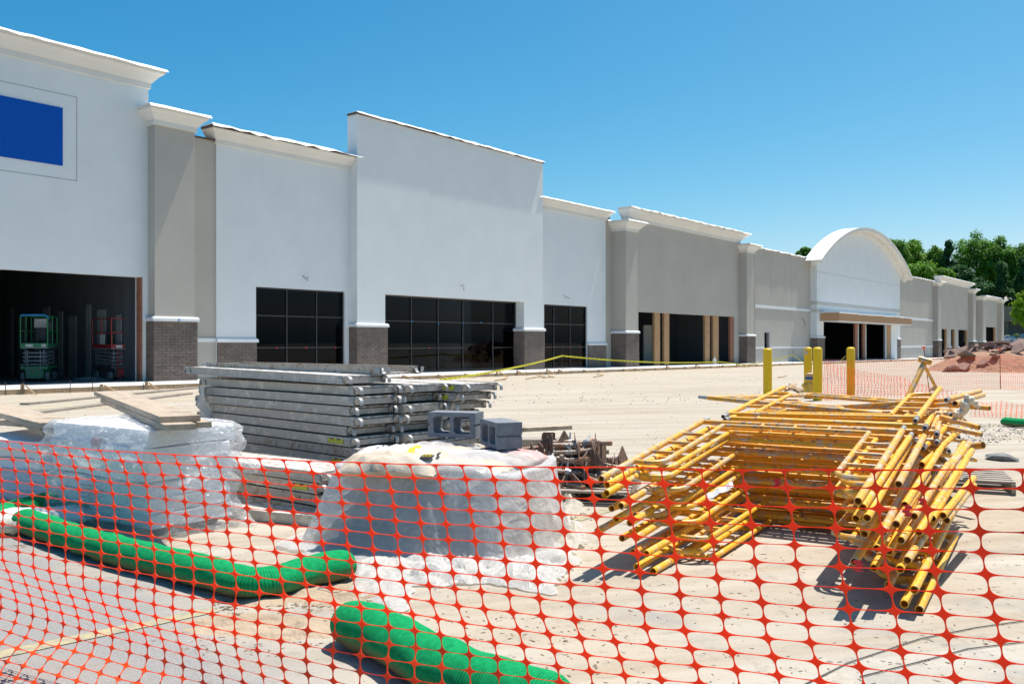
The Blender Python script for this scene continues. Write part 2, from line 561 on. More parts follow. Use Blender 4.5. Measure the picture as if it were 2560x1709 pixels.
# gravel heaps along the board feet
gr = MB(FM)
for k in range(5200):
    s = -8 + 60*rnd.random()**1.4
    y = YEDGE - 0.10 - abs(rnd.gauss(0, .22))
    if y < YEDGE-.8: continue
    r = rnd.uniform(.012, .035)
    c = Vector((s, y, gz_s(s)+r*.4+max(0, .05-(YEDGE-.1-y)*.15)))
    o = [c + Vector((rnd.uniform(-r,r), rnd.uniform(-r,r), rnd.uniform(0,r))) for _ in range(4)]
    gr.add(o, [(0,1,2),(0,2,3),(0,3,1),(1,3,2)])
gr.build('gravel', M_gravel, kind='stuff', label='loose grey gravel spilled along the foot of the form boards', cat='gravel')

# ---------------------------------------------------------------- the shops
def wallpiece(root, name, mtl, x0, x1, z0, z1, y, th=0.3, holes=(), label=None):
    b = MB(FM)
    xs_ = sorted(set([x0, x1] + [h[0] for h in holes] + [h[1] for h in holes]))
    for i in range(len(xs_)-1):
        a, c = xs_[i], xs_[i+1]
        hs = [h for h in holes if h[0] < (a+c)/2 < h[1]]
        if not hs:
            b.box((a, y, z0), (c, y+th, z1))
        else:
            h = hs[0]
            if h[2] > z0 + .01: b.box((a, y, z0), (c, y+th, h[2]))
            if h[3] < z1 - .01: b.box((a, y, h[3]), (c, y+th, z1))
    o = b.build(name, mtl, root)
    if label: o['label'] = label
    return o

def crown(root, x0, x1, yf, yb, zt, hgt, out, left=True, right=True, nameadd='', wav=0.012, flash=False, base=0.06):
    """moulded cornice swept round front and ends; top of stucco at zt; membrane on top"""
    prof = [(base*.3, 0), (base, 0.0), (base, .30*hgt), (base+.05*out, .30*hgt), (out*.62, .66*hgt), (out*.93, .82*hgt), (out*.93, hgt)]
    b = MB(FM)
    n = len(prof)
    for (o_, dz) in prof:
        xl = x0 - (o_ if left else 0); xr = x1 + (o_ if right else 0)
        z = zt - hgt + dz
        b.v += [Vector((xl, yb, z)), Vector((xl, yf-o_, z)), Vector((xr, yf-o_, z)), Vector((xr, yb, z))]
    for i in range(n-1):
        for k in range(3):
            a = i*4+k
            b.f.append((a, a+1, a+5, a+4)); b.m.append(0)
    b.f.append((0, 3, 2, 1)); b.m.append(0)
    t = (n-1)*4
    b.f.append((t, t+1, t+2, t+3)); b.m.append(0)
    b.f.append(tuple(i*4 for i in range(n))); b.m.append(0)
    b.f.append(tuple(i*4+3 for i in range(n))[::-1]); b.m.append(0)
    c = b.build('cornice', M_cream, root)
    membrane(root, x0, x1, yf, yb, zt, out, left, right, wav, flash)
    return c
def membrane(root, x0, x1, yf, yb, zt, out, left=True, right=True, wav=0.012, flash=False):
    o1 = out + .02
    N = max(4, int((x1-x0)/0.35))
    m = MB(FM)
    xl = x0 - (o1 if left else -.004); xr = x1 + (o1 if right else -.004)
    rows = []
    for i in range(N+1):
        x = xl + (xr-xl)*i/N
        dz = wav*noise.noise(Vector((x*1.7, zt, 3.1)))*2
        dr = wav*noise.noise(Vector((x*2.9, zt, 9.7)))*3
        z = zt + .035
        rows.append([(x, yb, z-.02), (x, yf-o1*.5, z+dz), (x, yf-o1+.02, z+.012+dz), (x, yf-o1-.075-abs(dr)*.4, zt-.055+dr), (x, yf-o1-.06, zt-.060+dr), (x, yf-o1+.02, zt+.004), (x, yb, zt+.004)])
    k = 7
    for r in rows: m.v += [Vector(p) for p in r]
    for i in range(N):
        for j in range(k):
            j2 = (j+1) % k
            m.f.append((i*k+j, (i+1)*k+j, (i+1)*k+j2, i*k+j2)); m.m.append(0)
    m.f.append(tuple(range(k))[::-1]); m.m.append(0)
    m.f.append(tuple(N*k+j for j in range(k))); m.m.append(0)
    m.build('coping_membrane', M_membrane, root, smooth=40)
    if flash:
        f = MB(FM)
        f.box((xl+.01, yf-o1+.012, zt-.075), (xr-.01, yf-o1+.05, zt-.02))
        if left: f.box((xl-.012, yf-o1+.05, zt-.09), (xl+.0, yb-.05, zt-.0))
        f.build('nailer_edge', M_flash, root)

BRICK_H, BRICK_L, JT = 0.0925, 0.292, 0.0095
bme = MB().cbox((0,0,0), (BRICK_L, 0.05, BRICK_H)).mesh('brick', M_brick)
bmb = bmesh.new(); bmb.from_mesh(bme); bmesh.ops.bevel(bmb, geom=bmb.edges[:], offset=.004, segments=1, affect='EDGES'); bmb.to_mesh(bme); bmb.free()
bmeh = bme.copy()
for vv in bmeh.vertices: vv.co.x *= .48
BR_COUNT = {}
def brick_base(root, x0, x1, yf, yb, z0, z1, left=True, cap_h=0.16, cap_out=0.05, single=True):
    """mortar core, bricks laid on it, and a bevelled white cap"""
    core = MB(FM).box((x0+.012, yf+.012, z0-.15), (x1-.012, yb, z1))
    pier = core.build('brick_pier', M_mortar, root)
    pm = WM[root.name]
    n = int(round((z1-z0)/(BRICK_H+JT)))
    ch = (z1-z0)/n
    inv = WM[pier.name].inverted()
    stuffb = MB(FM)
    cnt = BR_COUNT.get(root.name, 0)
    def lay(ax, a, b, const, sgn):
        nonlocal cnt
        L = b - a
        per = BRICK_L + JT
        for r in range(-1, n):
            z = z0 + (r+.5)*ch
            off = 0 if r % 2 else per/2
            x = a - off
            while x < b - .02:
                l = max(x, a); e = min(x+BRICK_L, b)
                if e - l > .03:
                    c = (l+e)/2
                    prd = rnd.uniform(-.002, .004)
                    if ax == 'x': p = Vector((c, const+.025-prd, z)); rot = Matrix()
                    else: p = Vector((const+.025-prd, c, z)); rot = Matrix.Rotation(R(90), 4, 'Z')
                    M4 = FM @ Matrix.Translation(p) @ rot @ Matrix.Diagonal(((e-l)/BRICK_L, 1, (ch-JT)/BRICK_H, 1))
                    if single and cnt < 295:
                        link_obj('brick', bme, pier, inv @ M4)
                        cnt += 1
                    else:
                        h = Vector(((e-l)/2, .025, (ch-JT)/2))
                        if ax == 'x': stuffb.box(p-h, p+h)
                        else: stuffb.box(p-Vector((h.y,h.x,h.z)), p+Vector((h.y,h.x,h.z)))
                x += per
    lay('x', x0, x1, yf, 1)
    if left: lay('y', yf+.055, yb, x0, 1)
    BR_COUNT[root.name] = cnt
    if stuffb.v: stuffb.build('brick_courses', M_brick, root, kind='stuff')
    c = MB(FM)
    o = cap_out
    c.add([(x0-o, yb, z1), (x0-o, yf-o, z1), (x1+o, yf-o, z1), (x1+o, yb, z1),
           (x0-o, yb, z1+cap_h*.6), (x0-o, yf-o, z1+cap_h*.6), (x1+o, yf-o, z1+cap_h*.6), (x1+o, yb, z1+cap_h*.6),
           (x0, yb, z1+cap_h), (x0, yf, z1+cap_h), (x1, yf, z1+cap_h), (x1, yb, z1+cap_h)],
          [(0,1,2,3)[::-1], (0,1,5,4)[::-1], (1,2,6,5)[::-1], (2,3,7,6)[::-1], (4,5,9,8)[::-1], (5,6,10,9)[::-1], (6,7,11,10)[::-1], (8,9,10,11)[::-1], (0,4,8,11,7,3), ])
    c.build('ledge_cap', M_trim, root)

def pilaster(root, u0, u1, yf, yb, vb, vc0, vc1, mtl, bgrow=0.06, out=0.34, single=True, ub=None):
    """u0,u1: photo columns of its front edges; vb brick-cap top; vc0 / vc1 capital bottom / top at the left front edge"""
    x0, x1 = fx(u0, yf), fx(u1, yf)
    xm = (x0+x1)/2
    zb = slab(xm)
    zbrick = fz((u0+u1)/2, vb, yf)
    zc0 = fz(u0, vc0, yf)
    zc1 = fz(u0, vc1, yf-out)
    MB(FM).box((x0, yf, zbrick-.02), (x1, yb, zc1-.05)).build('pilaster_shaft', mtl, root)
    g_ = bgrow
    brick_base(root, x0-g_, x1+g_, yf-g_, yb, zb, zbrick-.16, single=single)
    crown(root, x0, x1, yf, yb, zc1, zc1-zc0, out)
    return x0, x1, zc1

def window(root, x0, x1, z0, z1, y, mull, trans, door=None, fw=0.055, dots=()):
    """frame, every mullion and transom bar and every pane are pieces; mull: x positions, trans: z positions"""
    fr = MB(FM)
    d = .11
    fr.box((x0, y, z0), (x0+fw, y+d, z1)); fr.box((x1-fw, y, z0), (x1, y+d, z1))
    fr.box((x0+fw, y, z1-fw), (x1-fw, y+d, z1)); fr.box((x0+fw, y, z0), (x1-fw, y+d, z0+fw*1.6))
    wf = fr.build('window', M_frame, root)
    for m_ in mull:
        MB(FM).box((m_-fw*.45, y+.004, z0+fw*1.6), (m_+fw*.45, y+d-.004, z1-fw)).build('mullion', M_frame, wf)
    xs_ = [x0+fw] + list(mull) + [x1-fw]
    zs_ = [z0+fw*1.6] + list(trans) + [z1-fw]
    for i in range(len(xs_)-1):
        tz = list(trans)
        if door is not None and i in door: tz = tz[-1:]
        for t in tz:
            a = xs_[i] + (fw*.45 if i else 0); c = xs_[i+1] - (fw*.45 if i < len(xs_)-2 else 0)
            MB(FM).box((a, y+.008, t-fw*.4), (c, y+d-.008, t+fw*.4)).build('transom', M_frame, wf)
        zz = [z0+fw*1.6] + tz + [z1-fw]
        for j in range(len(zz)-1):
            MB(FM).box((xs_[i], y+.05, zz[j]), (xs_[i+1], y+.062, zz[j+1])).build('pane', M_glass, wf)
    for (dx, dz, mm) in dots:
        MB(FM).cbox((dx, y-.004, dz), (.07, .01, .06)).build('sticker', mm, wf)
    return wf

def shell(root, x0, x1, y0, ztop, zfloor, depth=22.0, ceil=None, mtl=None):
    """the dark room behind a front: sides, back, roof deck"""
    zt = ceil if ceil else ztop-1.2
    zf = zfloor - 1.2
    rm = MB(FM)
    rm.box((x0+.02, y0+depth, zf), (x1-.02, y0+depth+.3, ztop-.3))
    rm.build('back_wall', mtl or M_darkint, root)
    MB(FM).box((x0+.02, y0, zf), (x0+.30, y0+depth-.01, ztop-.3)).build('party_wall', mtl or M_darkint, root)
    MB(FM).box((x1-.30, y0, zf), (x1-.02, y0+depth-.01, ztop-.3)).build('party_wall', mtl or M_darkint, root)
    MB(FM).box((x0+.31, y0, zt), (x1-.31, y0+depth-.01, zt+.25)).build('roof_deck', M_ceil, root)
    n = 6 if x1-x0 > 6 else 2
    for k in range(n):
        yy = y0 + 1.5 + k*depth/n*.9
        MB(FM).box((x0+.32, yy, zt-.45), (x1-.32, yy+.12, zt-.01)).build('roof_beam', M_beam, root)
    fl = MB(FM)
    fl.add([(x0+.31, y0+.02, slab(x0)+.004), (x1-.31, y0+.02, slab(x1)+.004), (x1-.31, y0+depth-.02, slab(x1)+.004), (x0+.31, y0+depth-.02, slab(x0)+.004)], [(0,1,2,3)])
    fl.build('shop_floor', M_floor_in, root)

def wires(root, pts, y, r=0.008):
    b = MB(FM)
    for line in pts:
        b.tube([(fx(u, y), y-.02-.03*k, fz(u, v, y)) for k, (u, v) in enumerate(line)], r, 4)
    b.build('wire_tail', M_wire, root)

def broot(x, label):
    return empty('shop_building', FM @ Matrix.Translation((x, 28.5, slab(x))), label, 'building')

# ---- A : tall white front with the blue panel and open bay
YA = 28.45
A = broot(2, 'tall white stucco shop front with blue sign panel over a wide open bay')
zA = fz(371, 165, YA-.5)
xAr = fx(371, YA)
xAl = fx(-460, YA)
ox1 = fx(356, YA)
oz1 = fz(355, 693, YA)
wallpiece(A, 'front_wall', M_white, xAl, xAr, -0.2, zA-.05, YA, .3, [(fx(-330, YA), ox1, -0.2, oz1)])
MB(FM).box((xAr-.3, YA+.3, -.2), (xAr, YA+22, zA-.1)).build('side_wall', M_white, A)
crown(A, xAl, xAr, YA, YA+.35, zA, .62, .43, left=False, right=True)
# recessed-line border and blue sign panel
def panel_px(root, name, mtl, u0, u1, v0l, v0r, v1l, v1r, y, th):
    x0, x1 = fx(u0, y), fx(u1, y)
    b = MB(FM)
    zt = fz(u1, v0r, y); zb_ = fz(u1, v1r, y)
    b.box((x0, y-th, zb_), (x1, y, zt))
    return b.build(name, mtl, root)
zt = fz(192.5, 243, YA); zb_ = fz(192.5, 453, YA); xr = fx(192.5, YA); xl = fx(-420, YA)
b = MB(FM)
for a, c in (((xl, YA-.006, zt-.018), (xr, YA+.0, zt)), ((xl, YA-.006, zb_), (xr, YA+.0, zb_+.018)), ((xr-.018, YA-.006, zb_), (xr, YA+.0, zt-.018))):
    b.box(a, c)
b.build('reveal_joint', M_line, A)
panel_px(A, 'sign_panel', M_blue, -380, 156, 0, 270.5, 0, 415, YA, .03)['label'] = 'blank royal blue sign panel'
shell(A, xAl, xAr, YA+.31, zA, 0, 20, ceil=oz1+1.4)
for (u, v) in ((318, 694), (40, 668)):
    xb_, zb2_ = fx(u, YA+1.2), fz(u, v, YA+1.2)
    MB(FM).box((xb_, YA+.9, zb2_), (xb_+.16, YA+18, zb2_+.22)).build('roof_beam', M_beam, A)
# studs / liner panels on the far party wall
for k in range(9):
    yy = YA+1.2+k*1.1
    MB(FM).box((xAr-.345, yy, -.1), (xAr-.31, yy+.35+.25*(k % 2), 2.3+.2*(k % 3))).build('drywall_sheet', M_drydark, A)
bk = YA+20
for k in range(16):
    xx = xAl+1.0+k*.95
    if xx > xAr-1: break
    MB(FM).box((xx, bk+.26, -.1), (xx+.45, bk+.30, 2.4)).build('drywall_sheet', M_drydark, A)
MB(FM).box((ox1-.075, YA-.012, slab(ox1)), (ox1-.004, YA+.25, oz1)).build('door_jamb', M_redlumber, A)
pA = pilaster(A, 387, 487, 28.0, 29.3, 791.6, 311, 262, M_taupe, .07, .38)
b = MB(FM).cbox((fx(447.6, 27.88), 27.87, fz(447.6, 799.5, 27.88)), (.07, .01, .06)); b.build('sticker', M_dot_b, A)

# ---- B : white block with stepped tall centre and dark storefront windows
YW = 28.95; YC = 28.5
B = broot(22, 'white stucco shop front with tall square centre block and three dark gridded windows')
# left sliver (taupe)
xs0, xs1 = fx(487, YW), fx(541, YW)
zs = fz(541, 353, YW)
MB(FM).box((pA[1]+.004, YW+.06, -.2), (xs1+.1, YW+.36, zs)).build('recess_wall', M_taupe, B)
MB(FM).box((pA[1]+.004, YW-.02, zs), (xs1+.15, YW+.36, zs+.05)).build('nailer_edge', M_flash, B)
MB(FM).box((pA[1]+.08, YW+.0, fz(512, 854.8, YW)), (xs1, YW+.059, fz(512, 845, YW))).build('ledge_trim', M_trim, B)
# wing L
xc0 = fx(893, YC); xc1 = fx(1357, YC)
zWL = fz(541, 311, YW-.5)
wx0, wx1 = fx(640, YW), fx(863, YW)
wz1 = fz(863, 729, YW)
wallpiece(B, 'front_wall', M_white, xs1, xc0, -.3, zWL-.05, YW, .3, [(wx0, wx1, -.3, wz1)])
crown(B, xs1, xc0+.3, YW, YW+.35, zWL, .58, .42, left=True, right=False, wav=.03, flash=True)
zcap = fz(600, 845, YW-.05)
brick_base(B, xs1+.02, wx0-.0, YW-.06, YW-.003, slab(xs1), zcap-.16, left=True)
tr1 = fz(863, 868, YW); tr2 = fz(863, 794, YW)
window(B, wx0+.003, wx1-.003, slab(wx0)-.02, wz1-.003, YW+.10, [fx(717.6, YW+.1), fx(792, YW+.1)], [tr1, tr2],
       dots=[(fx(691.5, YW+.1), tr1, M_dot_r), (fx(765, YW+.1), tr1, M_dot_r), (fx(838, YW+.1), tr1, M_dot_r), (fx(640.6, YW)+.04, fz(640, 795, YW), M_dot_b)])
wires(B, [[(755, 688), (762, 697), (768, 692), (764, 702), (760, 699)]], YW, .012)
# centre block
zC = fz(1357, 405, YC)
ro0, ro1 = fx(963, YC), fx(1310, YC)
roz = fz(1310, 754.4, YC)
rb = YC + .75
wallpiece(B, 'centre_wall', M_white, xc0, xc1, -.5, zC, YC, .55, [(ro0, ro1, -.5, roz)])
MB(FM).box((xc0+.0, YC+.55, zWL-.8), (xc0+.3, YC+.62, zC)).build('return_wall', M_white, B)
MB(FM).box((xc1-.3, YC+.55, zWL-1.8), (xc1+.0, YC+.62, zC)).build('return_wall', M_white, B)
membrane(B, xc0, xc1, YC, YC+.62, zC, .045, True, True, .022, True)
# piers
zp1 = fz(971, 809, YC-.06)
brick_base(B, xc0-.07, ro0+.08, YC-.08, YC+.70, slab(xc0), zp1-.16, left=True)
zp2 = fz(1339, 820, YC-.06)
brick_base(B, ro1-.06, xc1+.07, YC-.08, YC+.70, slab(ro1), zp2-.16, left=True)
tA = fz(1275, 868, rb); tB = fz(1275, 809.6, rb)
window(B, ro0+.01, ro1-.004, slab(ro0)-.03, roz-.01, rb-.15, [fx(1023, rb), fx(1090, rb), fx(1152, rb), fx(1227, rb)], [tA, tB], door=[3],
       dots=[(fx(1067, rb), tA, M_dot_r)] + [(fx(q, rb), fz(q, w_, rb), M_dot_b) for q, w_ in ((1023.5, 803), (1090.5, 809.5), (1153, 807.5), (1197, 806))])
wires(B, [[(1150, 716), (1155, 711), (1157, 718), (1155, 727)]], YC, .012)
# wing R
xr1 = fx(1514, YW); zWR = fz(1514, 524, YW-.5)
vx0, vx1 = fx(1357, YW)+.02, fx(1468.6, YW)
vz1 = fz(1468.6, 766, YW)
wallpiece(B, 'front_wall', M_white, xc1+.004, xr1, -.7, zWR-.05, YW, .3, [(vx0+.1, vx1, -.7, vz1)])
crown(B, xc1-.3, xr1, YW, YW+.35, zWR, .56, .40, left=False, right=True)
tC = fz(1468, 866.7, YW); tD = fz(1468, 812, YW)
window(B, vx0+.103, vx1-.003, slab(vx0)-.03, vz1-.003, YW+.10, [fx(1385, YW+.1), fx(1425.7, YW+.1)], [tC, tD],
       dots=[(fx(1370, YW+.1), tC, M_dot_r), (fx(1422, YW+.1), tC, M_dot_r), (fx(1452, YW+.1), tC, M_dot_r)])
brick_base(B, vx1+.0, xr1-.02, YW-.06, YW-.003, slab(vx1), fz(1490, 856, YW)-.16, left=True)
wires(B, [[(1408, 737), (1412, 744), (1417, 743), (1420, 747)]], YW, .012)
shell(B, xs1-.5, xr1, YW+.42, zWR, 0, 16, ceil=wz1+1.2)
MB(FM).box((xs1-.5, YW+.42, wz1+1.5), (xc0, YW+16, wz1+1.6)).build('roof', M_membrane, B)
# pale column and lit drywall edge seen through the glass
for (u, yy, ww) in ((784, 33.5, .35), (856, 31.5, .5), (1268, 31.2, .6), (1459, 31.0, .5)):
    MB(FM).box((fx(u, yy)-ww/2, yy, slab(30)-.3), (fx(u, yy)+ww/2, yy+.25, wz1+1.15)).build('interior_column', M_taupe2, B)

# ---- C : taupe shop with tall framed opening and pilasters
YB = 28.6
C_ = broot(44, 'taupe stucco shop front with timber posts standing in its wide unglazed opening')
xq = fx(1545, YB)
zq = fz(1530, 552, YW)
MB(FM).box((xr1+.004, YW+.06, -.8), (fx(1564, 28.0)+.1, YW+.36, zq)).build('recess_wall', M_taupe, C_)
membrane(C_, xr1+.05, fx(1564, 28.0), YW+.06, YW+.5, zq, .05, False, False, .03)
MB(FM).box((xr1+.03, YW+.0, fz(1530, 861, YW)), (fx(1545, 28.0), YW+.059, fz(1530, 855.5, YW))).build('ledge_trim', M_trim, C_)
p2 = pilaster(C_, 1564.4, 1594, 28.0, 29.3, 826.5, 576, 547, M_taupe, .07, .45)
bx0 = fx(1594, YB); bx1 = fx(1850, YB)
zB = fz(1850, 580, YB-.5)
hb0, hb1 = fx(1596, YB), fx(1836, YB)
hbz = fz(1836, 791.6, YB)
wallpiece(C_, 'front_wall', M_taupe, bx0-.2, bx1, -1.0, zB-.05, YB, .3, [(hb0, hb1, -1.0, hbz)])
crown(C_, bx0-1.2, bx1, YB, YB+.35, zB, .72, .62, left=True, right=True, wav=.035)
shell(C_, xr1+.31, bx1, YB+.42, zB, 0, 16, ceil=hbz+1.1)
for (u0, u1, mm) in ((1637, 1650.6, M_lumberv), (1661, 1673.6, M_lumberv), (1763.6, 1775, M_lumberv), (1784, 1797, M_lumberv), (1826, 1834, M_redlumber)):
    a, c = fx(u0, YB+.05), fx(u1, YB+.05)
    MB(FM).box((a, YB+.06, slab(a)), (c, YB+.22, hbz)).build('timber_post', mm, C_)
for (u, yy, ww) in ((1705, 34, .5), (1732, 34, .5), (1817, 30.5, .25), (1800, 31.5, .3), (1620, 33, 1.2), (1752, 33.5, .6)):
    MB(FM).box((fx(u, yy)-ww/2, yy, -1.0), (fx(u, yy)+ww/2, yy+.1, 2.6)).build('drywall_sheet', M_taupe, C_)
p3 = pilaster(C_, 1867, 1886, 28.0, 29.3, 835.5, 631, 607, M_taupe, .07, .45, single=False)

# ---- D : low wall, arched entrance, low wall
D = broot(70, 'white arched entrance block with plywood canopy between two lower taupe walls')
YD = 28.6
def low_wall(root, u0, u1, vt, vm0, vm1, vl0, vl1, joints, door=None):
    x0, x1 = fx(u0, YD), fx(u1, YD)
    um = (u0+u1)/2
    z = fz(u1, vt, YD); m0, m1 = fz(u1, vm0, YD), fz(u1, vm1, YD); l0, l1 = fz(u1, vl0, YD), fz(u1, vl1, YD)
    hol = []
    if door:
        hol = [(fx(door[0], YD), fx(door[1], YD), -1.2, fz(door[0], door[2], YD))]
    wallpiece(root, 'front_wall', M_taupe, x0, x1, -1.2, z, YD, .3, hol)
    membrane(root, x0, x1, YD, YD+.6, z, .05, False, False, .04)
    MB(FM).box((x0, YD-.05, m1), (x1, YD-.003, m0)).build('ledge_trim', M_trim, root)
    if door:
        MB(FM).box((x0, YD-.05, l1), (hol[0][0], YD-.003, l0)).build('ledge_trim', M_trim, root)
        MB(FM).box((hol[0][1], YD-.05, l1), (x1, YD-.003, l0)).build('ledge_trim', M_trim, root)
        fr = MB(FM)
        h = hol[0]
        fr.box((h[0], YD+.02, -1.2), (h[0]+.12, YD+.2, h[3])); fr.box((h[1]-.12, YD+.02, -1.2), (h[1], YD+.2, h[3])); fr.box((h[0]+.12, YD+.02, h[3]-.12), (h[1]-.12, YD+.2, h[3]))
        fr.build('door_frame', M_steel, root)
    else:
        MB(FM).box((x0, YD-.05, l1), (x1, YD-.003, l0)).build('ledge_trim', M_trim, root)
    for j in joints:
        xj = fx(j, YD)
        MB(FM).box((xj-.012, YD-.003, m0+.002), (xj+.012, YD+.01, z-.1)).build('control_joint', M_line, root)
        MB(FM).box((xj-.012, YD-.003, l0+.002), (xj+.012, YD+.01, m1-.002)).build('control_joint', M_line, root)
    return x0, x1, z
dl = low_wall(D, 1887, 2042, 649, 774, 780, 865.5, 869, [1927, 1978], (1910, 1924.5, 827))
YR = 28.0
ax0, ax1 = fx(2042, YR), fx(2250, YR)
# arch: springing at photo (2042, 642) left and apex near (2149, 586)
zsp = fz(2042, 645, YR)
zsp2 = fz(2250, 690, YR)
zsp = (zsp+zsp2)/2
xm = (ax0+ax1)/2
zap = fz(2155, 587, YR)
hw = (ax1-ax0)/2; rise = zap - zsp
Rr = (hw*hw + rise*rise)/(2*rise); zc_ = zap - Rr
th0 = math.asin(min(1, hw/Rr))
NA = 28
arc = [(xm + Rr*math.sin(-th0 + 2*th0*i/NA), zc_ + Rr*math.cos(-th0 + 2*th0*i/NA)) for i in range(NA+1)]
dh0, dh1 = fx(2059, YR), fx(2229, YR+.3)
dhz = fz(2100, 800, YR)
# front wall with arch top
def arch_slab(root, name, mtl, zlow, y0, y1, arcp):
    b = MB(FM)
    poly = [(arcp[0][0], zlow)] + list(arcp) + [(arcp[-1][0], zlow)]
    n = len(poly)
    for (x, z) in poly: b.v.append(Vector((x, y0, z)))
    for (x, z) in poly: b.v.append(Vector((x, y1, z)))
    # fan as quads strips from base line
    for i in range(1, n-2):
        pass
    b.f.append(tuple(range(n))[::-1]); b.m.append(0)
    b.f.append(tuple(range(n, 2*n))); b.m.append(0)
    for i in range(n):
        j = (i+1) % n
        b.f.append((i, j, n+j, n+i)); b.m.append(0)
    return b.build(name, mtl, root)
zhead = dhz
arch_slab(D, 'arched_wall', M_white, zhead, YR, YR+.3, arc)
MB(FM).box((ax0, YR, -1.3), (dh0, YR+.3, zhead-.002)).build('entrance_wall', M_white, D)
MB(FM).box((fx(2228, YR), YR, -1.3), (ax1, YR+.3, zhead-.002)).build('entrance_wall', M_white, D)
MB(FM).box((ax0, YR+.3, -1.3), (ax0+.3, YR+.9, zsp)).build('return_wall', M_white, D)
MB(FM).box((ax1-.3, YR+.3, -1.3), (ax1, YR+.9, zsp)).build('return_wall', M_white, D)
# vault hood standing proud of the wall
def arc_r(r_, extra=0.0):
    th = th0 + extra
    return [(xm + r_*math.sin(-th + 2*th*i/NA), zc_ + r_*math.cos(-th + 2*th*i/NA)) for i in range(NA+1)]
inner = arc_r(Rr-.02, .05); outer = arc_r(Rr+.75, .05)
b = MB(FM); t_ = MB(FM)
y0h, y1h = YR-.95, YR+.6
# stepped underside: small cream reveal, then fascia
for (ra, rb2, ya, yb_) in ((Rr-.02, Rr+.26, YR-.35, YR+.0), (Rr+.26, Rr+.50, YR-.95, YR+.0)):
    i_, o_ = arc_r(ra, .05), arc_r(rb2, .05)
    n0 = len(b.v)
    for k in range(NA+1):
        for (pt, y) in ((i_[k], ya), (o_[k], ya), (o_[k], yb_), (i_[k], yb_)):
            b.v.append(Vector((pt[0], y, pt[1])))
    for k in range(NA):
        for j in range(4):
            j2 = (j+1) % 4
            b.f.append((n0+k*4+j, n0+(k+1)*4+j, n0+(k+1)*4+j2, n0+k*4+j2)[::-1]); b.m.append(0)
    b.f.append((n0, n0+1, n0+2, n0+3)[::-1]); b.m.append(0)
    b.f.append(tuple(n0+NA*4+j for j in range(4))); b.m.append(0)
b.build('arch_hood', M_cream, D, smooth=35)
o1_, o2_ = arc_r(Rr+.505, .055), arc_r(Rr+.57, .055)
NB = NA
for k in range(NB+1):
    w1 = .03*noise.noise(Vector((k*.9, 1.3, 0)))
    for (pt, y) in ((o1_[k], y0h-.06-abs(w1)), (o2_[k], y0h-.06-abs(w1)), (o2_[k], y1h), (o1_[k], y1h)):
        t_.v.append(Vector((pt[0], y, pt[1]+w1*.6)))
for k in range(NB):
    for j in range(4):
        j2 = (j+1) % 4
        t_.f.append((k*4+j, (k+1)*4+j, (k+1)*4+j2, k*4+j2)[::-1]); t_.m.append(0)
t_.f.append((0,1,2,3)[::-1]); t_.m.append(0); t_.f.append(tuple(NB*4+j for j in range(4))); t_.m.append(0)
t_.build('barrel_roof', M_membrane, D, smooth=35)
# bands
zb1, zb2 = fz(2042, 753, YR), fz(2042, 761, YR)
MB(FM).box((ax0-.03, YR-.03, zb2), (ax1+.03, YR-.002, zb1)).build('band', M_taupe2, D)
MB(FM).box((ax0-.03, YR-.002, zb2), (ax0-.002, YR+.6, zb1)).build('band', M_taupe2, D)
zb3, zb4 = fz(2042, 773, YR), fz(2042, 780, YR)
MB(FM).box((ax0-.03, YR-.028, zb4), (fx(2058, YR), YR-.002, zb3)).build('band', M_taupe2, D)
MB(FM).box((ax0-.03, YR-.002, zb4), (ax0-.002, YR+.6, zb3)).build('band', M_taupe2, D)
zj = fz(2042, 678, YR)
MB(FM).box((ax0, YR-.004, zj-.012), (ax1, YR+.001, zj+.012)).build('control_joint', M_line, D)
brick_base(D, ax0-.07, dh0+.10, YR-.08, YR+.55, slab(ax0), fz(2050, 840, YR)-.16, single=False)
brick_base(D, fx(2226+17.5, YR)-.05, ax1+.07, YR-.08, YR+.65, slab(ax1), fz(2249, 845, YR)-.16, single=False)
# canopy
can = MB(FM)
cy0 = YR-1.7
cx0, cx1 = fx(2098, cy0), fx(2279, cy0)
cz0, cz1 = fz(2098, 803, cy0), fz(2098, 781.5, cy0)
can.box((cx0, cy0, cz0+.06), (cx1, YR-.004, cz1))
cn = can.build('canopy', M_osb, D)
MB(FM).box((cx0-.02, cy0-.02, cz0), (cx1+.02, YR-.004, cz0+.058)).build('soffit', M_trim, cn)
mm_ = MB(FM)
NN = 24
for k in range(NN+1):
    x = cx0-.04+(cx1-cx0+.08)*k/NN
    dz = .05*noise.noise(Vector((x*1.3, 4.4, 1)))
    for (yy, zz) in ((YR-.01, cz1+.02), (YR-.01, cz1+.16), (cy0-.03, cz1+.10+dz), (cy0-.04, cz1-.04+dz), (cy0-.006, cz1-.03+dz), (cy0-.006, cz1+.02)):
        mm_.v.append(Vector((x, yy, zz)))
for k in range(NN):
    for j in range(6):
        j2 = (j+1) % 6
        mm_.f.append((k*6+j, (k+1)*6+j, (k+1)*6+j2, k*6+j2)); mm_.m.append(0)
mm_.f.append(tuple(range(6))[::-1]); mm_.m.append(0); mm_.f.append(tuple(NN*6+j for j in range(6))); mm_.m.append(0)
mm_.build('canopy_membrane', M_membrane, cn, smooth=40)
for (u0, u1, mt2) in ((2138, 2144, M_redlumber), (2144.5, 2147, M_steel), (2158, 2163, M_redlumber), (2163.5, 2166, M_steel), (2213, 2217, M_steel), (2218, 2226, M_lumberv)):
    a, c = fx(u0, YR+.1), fx(u1, YR+.1)
    MB(FM).box((a, YR+.1, slab(a)), (c, YR+.28, zhead)).build('timber_post', mt2, D)
dr = low_wall(D, 2250, 2345, 705, 799, 804, 863.5, 867, [2270, 2300])
